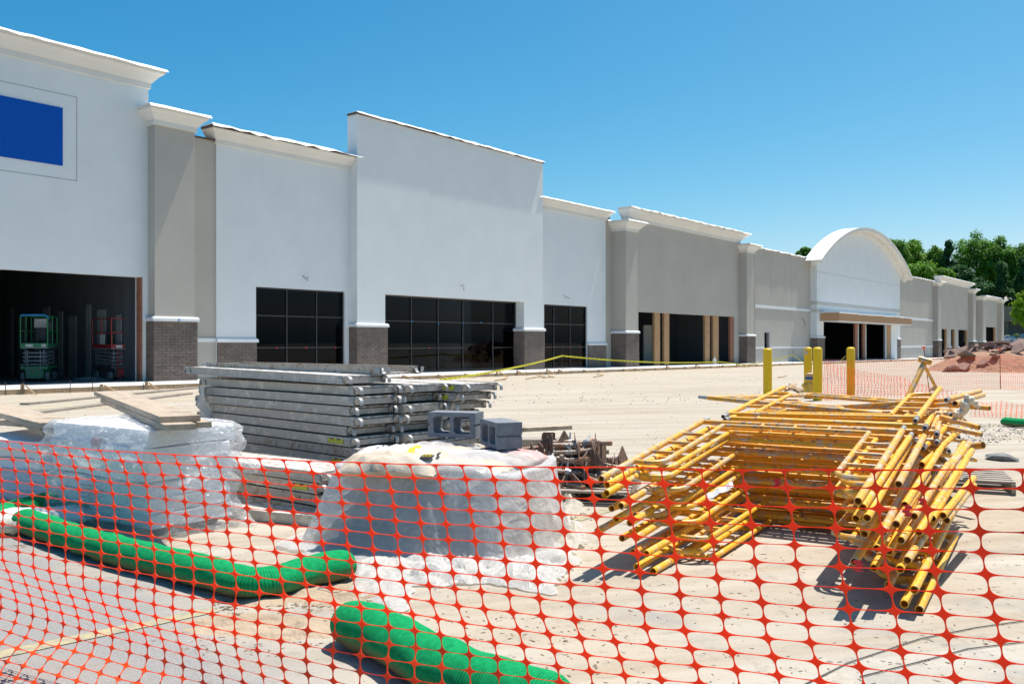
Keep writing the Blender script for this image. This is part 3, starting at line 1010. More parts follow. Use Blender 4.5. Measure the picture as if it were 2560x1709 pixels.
shell(D, dl[0], dr[1], YD+.42, dl[2], 0, 14, ceil=dhz+1.2)
wires(D, [[(2003, 794), (2008, 800), (2010, 810), (2009, 815)]], YD, .02)

# ---- E : taupe shop with three narrow openings
E = broot(100, 'small taupe shop front with three narrow openings and two short brick piers')
p4 = pilaster(E, 2345, 2352.6, 28.0, 29.3, 848, 714, 701, M_taupe, .07, .45, single=False)
ex0, ex1 = fx(2352, YD), fx(2424, YD)
zE = fz(2422, 706, YD-.5)
ez = fz(2400, 824, YD)
hl = [(fx(2354, YD), fx(2368, YD)), (fx(2377.6, YD), fx(2388, YD)), (fx(2396, YD), fx(2419, YD))]
wallpiece(E, 'front_wall', M_taupe, ex0, ex1, -1.3, zE-.05, YD, .3, [(a, c, -1.3, ez) for a, c in hl])
crown(E, ex0-1.5, ex1, YD, YD+.35, zE, .75, .65, wav=.03)
for a, c in hl:
    MB(FM).box((c-.45, YD+.05, -1.2), (c-.02, YD+.25, ez)).build('timber_post', M_lumberv, E)
for (u0, u1) in ((2368.5, 2378), (2389, 2397)):
    a, c = fx(u0, YD), fx(u1, YD)
    brick_base(E, a, c, YD-.06, YD+.2, slab(a), fz(u0, 865, YD)-.16, single=False)
p5 = pilaster(E, 2432.5, 2439.5, 28.0, 29.3, 851, 733, 720, M_taupe, .07, .5, single=False)
shell(E, ex0, p5[1], YD+.42, zE, 0, 12, ceil=ez+1)

# ---- F : last taupe shop
Fb = broot(125, 'last taupe shop front at the far end of the row with one doorway')
MB(FM).box((p5[1]+.004, YD+.3, -1.3), (fx(2457, 28.0)+.1, YD+.6, fz(2450, 745, YD))).build('recess_wall', M_taupe, Fb)
p6 = pilaster(Fb, 2457, 2464.5, 28.0, 29.3, 852, 750, 738, M_taupe, .07, .5, single=False)
gx0, gx1 = fx(2464, YD), fx(2504, YD)
zF = fz(2493, 744, YD-.4)
fh = [(fx(2465, YD), fx(2490, YD), -1.5, fz(2480, 817.5, YD))]
wallpiece(Fb, 'front_wall', M_taupe, gx0, gx1, -1.5, zF-.05, YD, .3, fh)
crown(Fb, gx0-1.5, fx(2494, YD), YD, YD+.35, zF, .5, .55, wav=.03)
MB(FM).box((fh[0][1]-.9, YD+.05, -1.4), (fh[0][1]-.1, YD+.25, fh[0][3])).build('timber_post', M_lumberv, Fb)
p7 = pilaster(Fb, 2504, 2510, 28.0, 29.3, 852.5, 757, 746.5, M_taupe, .07, .5, single=False)
shell(Fb, p5[1]+.1, p7[1], YD+.42, zF, 0, 12, ceil=fh[0][3]+1)
# ---------------------------------------------------------------- material stores in the foreground
def basis(o, ax, ay, az=(0,0,1)):
    ax, ay, az = Vector(ax), Vector(ay), Vector(az)
    return Matrix(((ax.x, ay.x, az.x, o[0]), (ax.y, ay.y, az.y, o[1]), (ax.z, ay.z, az.z, o[2]), (0,0,0,1)))

# ---- scaffold walk boards
M_alu = rusty('dull_aluminium_rail', (0.46,0.42,0.37), (0.62,0.57,0.50), (0.22,0.155,0.10), 9, .52, .55, 0.25, t2=.62)
M_alu2 = rusty('stained_aluminium_rail', (0.44,0.40,0.35), (0.36,0.29,0.20), (0.25,0.14,0.08), 7, .5, .6, 0.15, t2=.55)
M_hook = rusty('cast_hook', (0.46,0.45,0.43), (0.62,0.61,0.59), (0.20,0.15,0.11), 20, .55, .5, 0.3)
def deck_mat():
    n = NT('plaster_splashed_plywood'); v = n.obj((1,1,1)); v2 = n.obj((1.2,10,1))
    grain = n.noise(v2, 4, 5, .65)
    sp = n.noise(v, 17, 6, .72)
    c = n.ramp(grain, [(.3, (0.30,0.24,0.18)), (.7, (0.42,0.35,0.28))])
    c = n.mixc(n.math('MULTIPLY_ADD', sp, 7, -3.05, clamp=True), c, (0.66,0.66,0.65))
    c = n.mixc(n.math('MULTIPLY_ADD', n.noise(v, 60, 3, .7), 12, -7.4, clamp=True), c, (0.09,0.08,0.07))
    n.set(Base_Color=c, Roughness=.9); n.bump(sp, .7, .01)
    return n.m
M_deck = deck_mat()
def label_mat():
    n = NT('yellow_warning_label'); tc = n.n('ShaderNodeTexCoord'); s = n.sep(tc.outputs['Generated'])
    # red block at upper left, black heading at upper right, faint grey lines of print
    top = n.math('GREATER_THAN', s[2], .72)
    r = n.math('MULTIPLY', n.math('MULTIPLY', top, n.math('GREATER_THAN', s[0], .16)), n.math('LESS_THAN', s[0], .36))
    k = n.math('MULTIPLY', n.math('MULTIPLY', top, n.math('GREATER_THAN', s[0], .60)), n.math('LESS_THAN', s[0], .80))
    ln = n.math('MULTIPLY', n.math('LESS_THAN', s[2], .62), n.math('GREATER_THAN', n.math('FRACT', n.math('MULTIPLY', s[2], 7.0)), .55))
    c = n.mixc(n.math('MULTIPLY', ln, .25), (0.55,0.56,0.04), (0.12,0.14,0.05))
    c = n.mixc(r, c, (0.30,0.04,0.02)); c = n.mixc(k, c, (0.03,0.03,0.02))
    n.set(Base_Color=c, Roughness=.5)
    return n.m
M_label = label_mat()
BL, BW, BH = 2.68, 0.485, 0.072
def make_board(rail_m, label=False, name='walk_board', bl=BL):
    t = empty(name, Matrix())
    dk = MB()
    N = 20
    # plywood sheet, slightly warped
    for k in range(N+1):
        x = .03 + (bl-.06)*k/N
        dz = .004*noise.noise(Vector((x*2.2, 0, bl)))
        dk.v += [Vector((x, .02, BH-.014+dz)), Vector((x, BW-.02, BH-.014-dz)), Vector((x, BW-.02, BH+.001-dz)), Vector((x, .02, BH+.001+dz))]
    for k in range(N):
        for j in range(4):
            j2 = (j+1) % 4
            dk.f.append((k*4+j, (k+1)*4+j, (k+1)*4+j2, k*4+j2)); dk.m.append(0)
    dk.f.append((3,2,1,0)[::-1]); dk.m.append(0); dk.f.append(tuple(N*4+j for j in range(4))); dk.m.append(0)
    dk.build('deck_sheet', M_deck, t)
    for s in (0, 1):
        r = MB()
        y0 = 0 if s == 0 else BW-.004
        r.box((0, y0, 0), (bl, y0+.004, BH))
        yi = .004 if s == 0 else BW-.030
        r.box((0, yi, 0), (bl, yi+.026, .004)); r.box((0, yi, BH-.019), (bl, yi+.026, BH-.0155))
        yo = -.004 if s == 0 else BW
        r.box((.0, yo, BH-.012), (bl, yo+.004, BH+.004)); r.box((0, yo, -.001), (bl, yo+.004, .012))
        r.build('side_rail', rail_m, t)
        for e in (0, 1):
            h = MB()
            x0 = bl if e else 0; sg = 1 if e else -1
            yc = .022 if s == 0 else BW-.022
            # cheek plate with rivets, then the bent hook
            ys_ = -.009 if s == 0 else BW+.004
            h.box((x0-sg*.075, ys_, .010), (x0-sg*.005, ys_+.005, BH-.014))
            for (rx, rz) in ((.055, .022), (.03, .022), (.055, BH-.026), (.03, BH-.026)):
                h.cbox((x0-sg*rx, ys_+(-.002 if s == 0 else .006), rz), (.011, .006, .011))
            pts = []
            for a in range(9):
                th = math.pi*(1 - a/8*1.0)
                pts.append((x0+sg*(.040-.040*math.cos(math.pi*a/8)), BH-.040+.034*math.sin(math.pi*a/8)))
            pts = [(x0-sg*.02, .012)] + pts + [(x0+sg*.080, .005)]
            for a in range(len(pts)-1):
                (xa, za), (xb, zb_) = pts[a], pts[a+1]
                d = Vector((xb-xa, 0, zb_-za)); L = d.length; d.normalize()
                nn = Vector((-d.z, 0, d.x))*.0055
                vs = []
                for (px, pz) in ((xa, za), (xb, zb_)):
                    for yy in (yc-.016, yc+.016):
                        vs.append(Vector((px, yy, pz))+nn); vs.append(Vector((px, yy, pz))-nn)
                h.add(vs, [(0,2,6,4),(1,5,7,3),(0,4,5,1),(2,3,7,6),(0,1,3,2),(4,6,7,5)])
            h.build('hook', M_hook, t)
    for e in (0, 1):
        x0 = bl-.03 if e else .02
        MB().box((x0, .031, .004), (x0+.012, BW-.031, BH-.02)).build('cross_member', rail_m, t)
    if label:
        MB().box((bl-.33, -.0065, .014), (bl-.10, -.0045, BH-.014)).build('warning_label', M_label, t)
    return t
b_plain = make_board(M_alu); tb_plain = kids_table(b_plain)
b_stain = make_board(M_alu2); tb_stain = kids_table(b_stain)
b_lab = make_board(M_alu, True); tb_lab = kids_table(b_lab)
used = {}
def board_at(kind, m, label, group):
    o, tb = {'p': (b_plain, tb_plain), 's': (b_stain, tb_stain), 'l': (b_lab, tb_lab)}[kind]
    if not used.get(kind):
        used[kind] = True; o.matrix_world = m; WM[o.name] = m; c = o
    else:
        c = copy_tree(o, tb, m)
    tag(c, label, 'walk board', group)
    return c
dA = Vector((.735, -.678, 0)).normalized()     # long way of the boards, towards the near right end
wA = Vector((.678, .735, 0)).normalized()
nearA = Vector((-1.40, 7.75, 0))
def place_board(kind, near, z, label, group, dl=0, dw=0, rot=0, tilt=0, d=dA, L=BL, flip=False):
    ax = (Matrix.Rotation(rot, 3, 'Z') @ d).normalized()
    ay = Vector((-ax.y, ax.x, 0))
    o = near + ax*dl + ay*dw - ax*L
    o.z = gz(o.x, o.y)*.5 + gz(near.x, near.y)*.5 + z
    m = basis(o, ax, ay)
    if tilt: m = m @ Matrix.Translation((L, 0, 0)) @ Matrix.Rotation(tilt, 4, 'Y') @ Matrix.Translation((-L, 0, 0))
    if flip: m = m @ Matrix.Translation((0, BW, BH)) @ Matrix.Rotation(math.pi, 4, 'X')
    return board_at(kind, m, label, group)
words_ = ['lowest', 'second lowest', 'third from the bottom', 'fourth from the bottom', 'fifth from the bottom', 'sixth from the bottom', 'seventh from the bottom', 'eighth from the bottom', 'ninth from the bottom', 'tenth from the bottom', 'eleventh from the bottom']
PITCH = .0905
offs = [.02, -.03, .05, .03, .08, -.01, -.09, .02, -.03, .03, .0]
kinds = ['p', 'p', 'p', 'l', 's', 'l', 'p', 'p', 'p', 'p', 'p']
for i in range(11):
    place_board(kinds[i], nearA, .01+i*PITCH, 'aluminium walk board in the tall front stack, %s' % words_[i], 'walk boards in the tall stack', offs[i], rnd.uniform(-.02, .02), rnd.uniform(-.01, .01))
place_board('p', nearA, .01+11*PITCH+.005, 'plaster-splashed walk board lying askew on top of the tall front stack', 'walk boards in the tall stack', -.06, -.06, .03, .012)
# second and third stack behind
nB = nearA + wA*.53 + dA*.0
nC = nearA + wA*1.07 + dA*.12
offs = [.0, .05, -.02, .03, .0, .06, -.05, .02, .07, -.03, .05]
for i in range(11):
    place_board('p' if i % 3 else 's', nB, .01+i*PITCH, 'aluminium walk board in the middle stack, %s' % words_[i], 'walk boards in the middle stack', offs[i], rnd.uniform(-.02, .02), rnd.uniform(-.015, .015))
offs = [.0, .04, .02, -.03, .05, -.02, .06, -.04, .12, .20, .27]
for i in range(11):
    place_board('l' if i in (8, 9, 10) else 's', nC, .01+i*PITCH, 'aluminium walk board in the rear stack, %s' % words_[i], 'walk boards in the rear stack', offs[i]-.12, rnd.uniform(-.02, .02), rnd.uniform(-.015, .015))
place_board('s', nB, .01+11*PITCH+BH+.010, 'walk board turned upside down on top of the middle stack, bare frame showing', 'walk boards in the middle stack', -.02, -.22, .10, 0, flip=True)
# low front stack
dD = Vector((.80, -.60, 0)).normalized()
nD = Vector((-1.46, 6.72, 0))
for i, k in enumerate(['s', 's', 'l', 'p']):
    place_board(k, nD, .03+i*PITCH*1.02, 'walk board in the low stack behind the plastic-covered pallet, %s' % words_[i], 'walk boards in the low stack', [-.02, .08, -.05, .02][i], rnd.uniform(-.02, .02), rnd.uniform(-.03, .03), d=dD)
g1 = G(830, 1322)
place_board('l', Vector((g1.x, g1.y, 0)), .005, 'single walk board lying on the ground in front of the low stack', 'walk boards in the low stack', 0.15, .0, .22, 0, d=dD)

# ---- foam bundles
M_foam = mat('white_foam_board', (0.87,0.87,0.87), (0.83,0.83,0.84), 3, .8, .35, 60, .004)
def plastic_mat(name, colr=(0.82,0.84,0.86), clear=.35, rough=.35, crease=.035, cs=1.0):
    n = NT(name); n.t.nodes.remove(n.b)
    df = n.n('ShaderNodeBsdfDiffuse'); df.inputs[0].default_value = colr + (1,)
    tl = n.n('ShaderNodeBsdfTranslucent'); tl.inputs[0].default_value = tuple(x*.95 for x in colr) + (1,)
    tr = n.n('ShaderNodeBsdfTransparent'); gl = n.n('ShaderNodeBsdfGlossy'); gl.inputs['Roughness'].default_value = rough
    v = n.obj(); nz = n.noise(v, 5, 5, .6, .8)
    cre = n.math('ADD', n.math('ABSOLUTE', n.math('SUBTRACT', n.noise(v, 4.5*cs, 3, .5, 1.6), .5)), n.math('MULTIPLY', n.math('ABSOLUTE', n.math('SUBTRACT', n.noise(v, 13*cs, 3, .5, 1.2), .5)), .45))
    bp = n.n('ShaderNodeBump'); bp.inputs['Strength'].default_value = 1.0; bp.inputs['Distance'].default_value = crease
    n.l(cre, bp.inputs['Height'])
    for x in (df, tl, gl): n.l(bp.outputs[0], x.inputs['Normal'])
    a = n.n('ShaderNodeMixShader'); a.inputs[0].default_value = .62
    n.l(df.outputs[0], a.inputs[1]); n.l(tl.outputs[0], a.inputs[2])
    b = n.n('ShaderNodeMixShader')
    n.l(n.math('MULTIPLY_ADD', nz, .5, clear-.25, clamp=True), b.inputs[0]); n.l(a.outputs[0], b.inputs[1]); n.l(tr.outputs[0], b.inputs[2])
    lw = n.n('ShaderNodeLayerWeight'); lw.inputs[0].default_value = .25
    c = n.n('ShaderNodeMixShader'); n.l(n.math('MULTIPLY_ADD', n.math('POWER', lw.outputs[1], 3.0), .35, .03), c.inputs[0]); n.l(b.outputs[0], c.inputs[1]); n.l(gl.outputs[0], c.inputs[2])
    n.l(c.outputs[0], n.out.inputs[0])
    return n.m
M_wrap = plastic_mat('clear_plastic_wrap', (0.91,0.91,0.92), .66, .14, .10)
M_sheet = plastic_mat('milky_plastic_sheet', (0.92,0.92,0.92), .30, .25, .045, .55)
M_sheet2 = plastic_mat('white_plastic_sheet_on_ground', (0.84,0.83,0.80), .05, .4)
M_redprint = mat('faded_red_print', (0.62,0.30,0.30), (0.70,0.45,0.45), 9, .7)
aF = Vector((-.82, .572, 0)).normalized(); bF = Vector((.572, .82, 0)).normalized()
def foam_block(name, o, ax, ay, L, W, z0, z1, root, n=3, jig=.02, seed=0):
    """bundle of foam sheets: each sheet is a piece"""
    h = (z1-z0)/n
    r2 = random.Random(seed)
    for k in range(n):
        b = MB()
        c = Vector(o) + Vector(ax)*(L/2 + r2.uniform(-jig, jig)) + Vector(ay)*(W/2 + r2.uniform(-jig, jig))
        c.z = z0 + (k+.5)*h
        m = basis(c, ax, ay) @ Matrix.Rotation(r2.uniform(-.012, .012), 4, 'Z')
        bm = bmesh.new(); bmesh.ops.create_cube(bm, size=1)
        for v in bm.verts: v.co = Vector((v.co.x*L, v.co.y*W, v.co.z*(h-.004)))
        bmesh.ops.subdivide_edges(bm, edges=bm.edges[:], cuts=5, use_grid_fill=True)
        for v in bm.verts:
            if abs(v.co.z) > h*.4 and (abs(v.co.x) > L*.49 or abs(v.co.y) > W*.49):
                v.co += Vector((r2.uniform(-.012, .012), r2.uniform(-.012, .012), r2.uniform(-.010, .0)))
        b.addbm(bm, m)
        b.build(name, M_foam, root)
oF = G(370, 1345)
z_ = oF.z
stack1 = empty('foam_bundle', oF, 'lower bundle of white foam boards on the ground, under two brown planks', 'foam bundle', 'plastic-wrapped foam bundles')
foam_block('foam_board', oF, aF, bF, 1.22, .68, z_+.06, z_+.38, stack1, 3, .015, 1)
for q in (.1, .55, 1.0):
    m = MB(); a = oF + aF*q
    m.box((0,0,0), (.09, .66, .06), basis(a+Vector((0,0,0)), aF, bF)); m.build('skid', M_oldwood, stack1)
stack2 = empty('foam_bundle', oF+Vector((0,0,.39)), 'upper bundle of white foam boards wrapped in clear plastic, red print on its side', 'foam bundle', 'plastic-wrapped foam bundles')
foam_block('foam_board', oF+aF*-.02+bF*-.03, aF, bF, 1.24, .72, z_+.39, z_+.755, stack2, 3, .018, 2)
def print_block(root, c, ax, nrm, w, h, lines, mtl, th=.0016):
    """rows of illegible small print"""
    r2 = random.Random(int(abs(c[0])*1000))
    b = MB()
    for k in range(lines):
        zz = h*(k+.5)/lines
        x = 0
        while x < w*.95:
            l = r2.uniform(.02, .09)*w/.3
            b.box((x, -th, zz), (min(x+l, w), -th*.2, zz+h/lines*.45), basis(c, ax, -Vector(nrm)))
            x += l + .012
    return b.build('print', mtl, root)
nF = -bF
def side_pt(q, z, out=.02):     # on the long face that looks at us (normal -bF)
    return oF + aF*q - bF*(.03+out) + Vector((0, 0, z))
# blotch and print on the upper bundle, print on the lower
bl = MB(); pts = [(0,0),(.05,.012),(.085,-.02),(.10,.015),(.07,.06),(.03,.075),(-.02,.05)]
bl.prism(pts, 0, .003, basis(side_pt(.62, .60, .024), -aF, Vector((0,0,1)), bF)); bl.build('print', M_redprint, stack2)
print_block(stack1, side_pt(.80, .20, .012), -aF, nF, .20, .12, 4, M_redprint)
print_block(stack1, side_pt(.76, .12, .012), -aF, nF, .16, .06, 2, M_redprint)
def wrap_box(name, o, ax, ay, L, W, z0, z1, root, mtl, flare=.06, seed=3, skirt=.0, parentlabel=None):
    """a loose crumpled film round a box, closed on top, ragged at the foot"""
    b = MB(); N = 56; K = 14
    ax, ay = Vector(ax), Vector(ay)
    def edge(t):
        p = t*2*(L+W)
        if p < L: return Vector((p, 0)), Vector((0, -1))
        p -= L
        if p < W: return Vector((L, p)), Vector((1, 0))
        p -= W
        if p < L: return Vector((L-p, W)), Vector((0, 1))
        p -= L
        return Vector((0, W-p)), Vector((-1, 0))
    rings = []
    for j in range(K+1):
        q = j/K
        ring = []
        for i in range(N):
            e, nr = edge(i/N)
            out = .010 - .05*max(0, .12-q)/.12 + abs(noise.noise(Vector((i*.40, q*2.2, seed))))*.17*(.25+q) + .05*abs(noise.noise(Vector((i*1.4, q*6, seed)))) + flare*max(0, q-.75)*3.2*abs(noise.noise(Vector((i*.33, 5, seed))))
            cc = e + nr*out + (e-Vector((L/2, W/2))).normalized()*out*.6
            z = z1+.012 - (z1-z0)*q
            if j == K: z += noise.noise(Vector((i*.7, 2, seed)))*.05
            p = Vector(o) + ax*cc.x + ay*cc.y; p.z = z
            ring.append(p)
        rings.append(ring)
    top = []
    for sc_ in (.85, .5, .0):
        ring = []
        for i in range(N):
            e, nr = edge(i/N)
            cc = Vector((L/2, W/2)) + (e-Vector((L/2, W/2)))*sc_
            p = Vector(o) + ax*cc.x + ay*cc.y; p.z = z1+.016+.012*noise.noise(Vector((cc.x*9, cc.y*9, seed)))
            ring.append(p)
        top.append(ring)
    allr = top[::-1] + rings
    for r_ in allr: b.v += r_
    for j in range(len(allr)-1):
        for i in range(N):
            i2 = (i+1) % N
            b.f.append((j*N+i, (j+1)*N+i, (j+1)*N+i2, j*N+i2)); b.m.append(0)
    return b.build(name, mtl, root, smooth=50)
w1 = wrap_box('plastic_wrap', oF+aF*-.04+bF*-.05, aF, bF, 1.28, .78, z_+.375, z_+.76, stack2, M_wrap, .10, 3.3)
w2 = wrap_box('plastic_wrap', oF+aF*-.03+bF*-.02, aF, bF, 1.28, .72, z_-.0, z_+.38, stack1, M_wrap, .30, 8.1)
# loose left bundle
oL = P(165, 1100, 7.15); zL = gz(oL.x, oL.y)
oL = Vector((oL.x, oL.y, zL))
st3 = empty('foam_bundle', oL, 'loose low bundle of white foam boards at the left, its top sheet pushed forward', 'foam bundle', 'plastic-wrapped foam bundles')
aL = Vector((-.93, .36, 0)).normalized(); bL = Vector((.36, .93, 0)).normalized()
foam_block('foam_board', oL, aL, bL, 1.9, .8, zL+.05, zL+.50, st3, 5, .02, 5)
foam_block('foam_board', oL+aL*.10-bL*.12, aL, bL, 1.0, .75, zL+.50, zL+.575, st3, 1, .0, 6)
wrap_box('plastic_wrap', oL+aL*-.05-bL*.05, aL, bL, 1.98, .9, zL, zL+.30, st3, M_wrap, .2, 4.4)

# ---- planks laid across the bundles
def plank(p0, p1, w_, th_, up_z, mtl, label, group, warp=.0, seed=1, wdir=None):
    p0, p1 = Vector(p0), Vector(p1)
    d = (p1-p0); L = d.length; d.normalize()
    wd = Vector((-d.y, d.x, 0)).normalized()
    uz = d.cross(wd)
    if uz.z < 0: uz = -uz
    N = 24; b = MB(); r2 = random.Random(seed)
    prev = 0
    for k in range(N+1):
        c = p0 + d*(L*k/N) + uz*(warp*math.sin(math.pi*k/N))
        r1, r3 = r2.uniform(-.003, .003), r2.uniform(-.003, .003)
        for (s, t) in ((-.5, 0), (.5, 0), (.5, 1), (-.5, 1)):
            b.v.append(c + wd*(s*w_ + (r1 if s > 0 else r3)) + uz*(t*th_ + r2.uniform(-.0015, .0015)))
    for k in range(N):
        for j in range(4):
            j2 = (j+1) % 4
            b.f.append((k*4+j, k*4+j2, (k+1)*4+j2, (k+1)*4+j)); b.m.append(0)
    b.f.append((3,2,1,0)); b.m.append(0); b.f.append(tuple(N*4+j for j in range(4))); b.m.append(0)
    ang = math.atan2(d.y, d.x)
    # object axes follow the plank so the grain does too
    M_ = Matrix.Translation(p0) @ Matrix.Rotation(ang, 4, 'Z')
    me = b.mesh('plank', mtl, M_.inverted())
    o = bpy.data.objects.new('plank', me); o.matrix_world = M_; col.objects.link(o); WM[o.name] = M_
    tag(o, label, 'plank', group)
    return o
zt1 = z_ + .775
n1 = P(452, 1046, 6.1); f1 = P(272, 983, 9.0)
plank((n1.x, n1.y, zt1+.042), (f1.x, f1.y, zt1+.055), .27, .040, 1, M_oldwood, 'upper wide brown plank lying across the wrapped foam bundle', 'planks on the foam bundles', 0, 2)
n2 = P(447, 1050, 5.95); f2 = P(300, 995, 8.7)
plank((n2.x+.01, n2.y, zt1), (f2.x-.08, f2.y, zt1+.004), .21, .040, 1, M_oldwood, 'lower brown plank under the wide one on the wrapped foam bundle', 'planks on the foam bundles', 0, 3)
n3 = P(512, 1060, 6.12)
plank((n3.x, n3.y, zt1), (n3.x-1.35, n3.y+2.1, zt1), .09, .040, 1, M_oldwood, 'narrow split plank beside the lower one, its broken end showing', 'planks on the foam bundles', 0, 4)
a1 = P(150, 1062, 6.95); a2 = P(-40, 1008, 8.6)
zq_ = zL + .66
plank((a1.x, a1.y, zq_+.035), (a2.x, a2.y, zq_+.06), .29, .045, 1, M_oldwood, 'thick weathered plank with a ragged edge on the left foam bundle', 'planks on the foam bundles', 0, 5)
plank((a1.x-.03, a1.y+.05, zq_-.03), (a2.x+.4, a2.y-.15, zq_+.01), .24, .045, 1, M_oldwood, 'plank under the ragged one on the left foam bundle', 'planks on the foam bundles', 0, 6)
plank(P(180, 1074, 7.2), P(12, 1062, 7.9), .09, .045, 1, M_oldwood, 'short timber bearer lying on the left foam bundle under the planks', 'planks on the foam bundles', 0, 7)
# long scaffold planks on the ground beyond
for k, (ua, va, ub, vb, ww, lb) in enumerate(((-60, 1052, 470, 985, .28, 'grey board lying on the dirt behind the foam bundles, nearest one'), (60, 1012, 520, 968, .22, 'grey board lying on the dirt beside the yellow tape'))):
    A_, B_ = G(ua, va), G(ub, vb)
    plank((A_.x, A_.y, A_.z+.006), (B_.x, B_.y, B_.z+.006), ww, .04, 1, M_greywood, lb, 'grey boards on the dirt', 0, 20+k)

# ---- milky sheet over the bagged pallet
C0 = Vector((-.45, 6.35, gz(-.4, 6.35)))
cx_, cy_ = .68, .60
rot_ = R(-24)
Rm = Matrix.Rotation(rot_, 3, 'Z')
def pallet(name, m, L, W, mtl, label, group=None, nb=7):
    t = empty(name, m, label, 'pallet', group)
    im = m
    for k in range(nb):
        y = -W/2 + W*(k+.5)/nb
        b = MB(im); b.box((-L/2, y-.045, .105), (L/2, y+.045, .123)); b.build('top_slat', mtl, t)
    for s in (-1, 0, 1):
        b = MB(im); b.box((s*(L/2-.02)-.019, -W/2, .019), (s*(L/2-.02)+.019, W/2, .104)); b.build('stringer', mtl, t)
    for k in (-1, 0, 1):
        b = MB(im); b.box((-L/2, k*(W/2-.05)-.045, 0), (L/2, k*(W/2-.05)+.045, .018)); b.build('bottom_slat', mtl, t)
    return t
pallet('pallet', Matrix.Translation(C0) @ Rm.to_4x4(), 1.2, 1.02, M_greywood, 'wooden pallet under the milky plastic sheet, loaded with paper sacks', 'wooden pallets')
M_paper = mat('kraft_paper_sack', (0.50,0.40,0.29), (0.60,0.52,0.42), 5, .85, .6, 12, .02)
M_paperd = mat('dark_print_sack', (0.33,0.29,0.26), (0.50,0.46,0.42), 5, .85, .6, 12, .02)
M_paperr = mat('red_print_sack', (0.50,0.16,0.16), (0.60,0.50,0.46), 4, .85, .5, 12, .02)
def sack_mesh(mtl, L=.62, W=.40, Hh=.13, seed=0, mats=None):
    bm = bmesh.new(); bmesh.ops.create_cube(bm, size=1)
    bmesh.ops.subdivide_edges(bm, edges=bm.edges[:], cuts=9, use_grid_fill=True)
    for v in bm.verts:
        x, y, z = v.co.x*2, v.co.y*2, v.co.z*2
        # pillow: thinner at rim
        e = (1-abs(x)**4)*(1-abs(y)**3.2)
        zz = z*(Hh/2)*(.12+.88*max(0, e)**.5)
        nz = noise.noise(Vector((x*2.3, y*3.1, seed)))*.016 + noise.noise(Vector((x*7, y*5, seed+z)))*.008
        v.co = Vector((x*L/2*(1-.05*abs(y)**2+.03*nz*20), y*W/2*(1-.06*abs(x)**3), zz + nz + Hh/2))
    me = bpy.data.meshes.new('sack'); bm.to_mesh(me); bm.free()
    for m_ in (mats or [mtl]): me.materials.append(m_)
    me.polygons.foreach_set('use_smooth', [True]*len(me.polygons))
    return me
sk = [sack_mesh(M_paper, seed=1), sack_mesh(M_paperd, seed=2), sack_mesh(M_paperr, seed=3)]
PM_ = Matrix.Translation(C0) @ Rm.to_4x4()
lv = ['bottom layer', 'second layer', 'third layer', 'top layer']
ck = {(-1,-1): 'near left corner', (1,-1): 'near right corner', (-1,1): 'far left corner', (1,1): 'far right corner', (-1,0): 'left side', (1,0): 'right side'}
for lay in range(4):
    for i in (-1, 1):
        for j in (-1, 0, 1):
            if lay == 3 and j == -1 and i == -1: continue
            o = bpy.data.objects.new('sack', sk[(lay*2+i+j) % 3 if lay > 1 else (i+j+lay) % 2])
            col.objects.link(o)
            o.matrix_world = PM_ @ Matrix.Translation((i*.30+rnd.uniform(-.02,.02), j*.335+rnd.uniform(-.02,.02), .125+lay*.112)) @ Matrix.Rotation(rnd.uniform(-.06,.06), 4, 'Z') @ Matrix.Diagonal((.96, .84, .95, 1))
            tag(o, 'paper sack under the milky sheet, %s, %s' % (lv[lay], ck.get((i, j), 'middle')), 'sack', 'paper sacks stacked under the plastic sheet')
def sheet_surface():
    b = MB(); NA_, NR = 220, 44
    cen = Vector((C0.x, C0.y))
    for j in range(NR+1):
        for i in range(NA_):
            th = 2*math.pi*i/NA_
            # superellipse box outline in pallet axes
            cth, sth = math.cos(th), math.sin(th)
            hx, hy = .68, .60
            rbox = 1/((abs(cth/hx)**6+abs(sth/hy)**6)**(1/6))
            q = j/NR
            rg = lambda s, o: .5-1.9*abs(noise.noise(Vector((cth*s, sth*s, o+q*1.1))))
            fold = .55*noise.noise(Vector((cth*2.2, sth*2.2, 1.7)))+.75*rg(3.1, 4.4)+.30*rg(7.5, 2.2)
            # hang angle: flare outwards at the front
            dirw = Rm @ Vector((cth, sth, 0))
            flare = .10 + .10*max(0, -dirw.y) + .04*max(0, dirw.x) + .07*max(0, -dirw.x)
            foot = .02
            if -.2 > dirw.x and dirw.y < 0: foot = .03
            if q < .42:
                r_ = rbox*(q/.42)*.99; z = .595 + .07*noise.noise(Vector((dirw.x*r_*2.6, dirw.y*r_*2.6, 6))) + .035*abs(noise.noise(Vector((dirw.x*r_*7, dirw.y*r_*7, 2)))) + .012*noise.noise(Vector((dirw.x*r_*22, dirw.y*r_*22, 2))) - .06*(r_/rbox)**4
                z += -.05*max(0, dirw.x)*(r_/rbox)
            elif q < .86:
                t = (q-.42)/.44
                r_ = rbox*.99 + (flare*t**1.3)*(1+.55*fold*t) + .045*fold*math.sin(t*3)
                z = .545 - .53*t**.95
                z = max(z, foot*t)
            else:
                t = (q-.86)/.14
                ext = .10 + .30*max(0, -dirw.y)*max(0, .4+fold*.7)
                r_ = rbox*.99 + flare*(1+.45*fold) + ext*t
                z = .015 + .02*abs(noise.noise(Vector((dirw.x*r_*7, dirw.y*r_*7, 8))))
            p = C0 + dirw*r_; p.z = gz(p.x, p.y) + z
            b.v.append(p)
    for j in range(NR):
        for i in range(NA_):
            i2 = (i+1) % NA_
            b.f.append((j*NA_+i, (j+1)*NA_+i, (j+1)*NA_+i2, j*NA_+i2)); b.m.append(0)
    return b
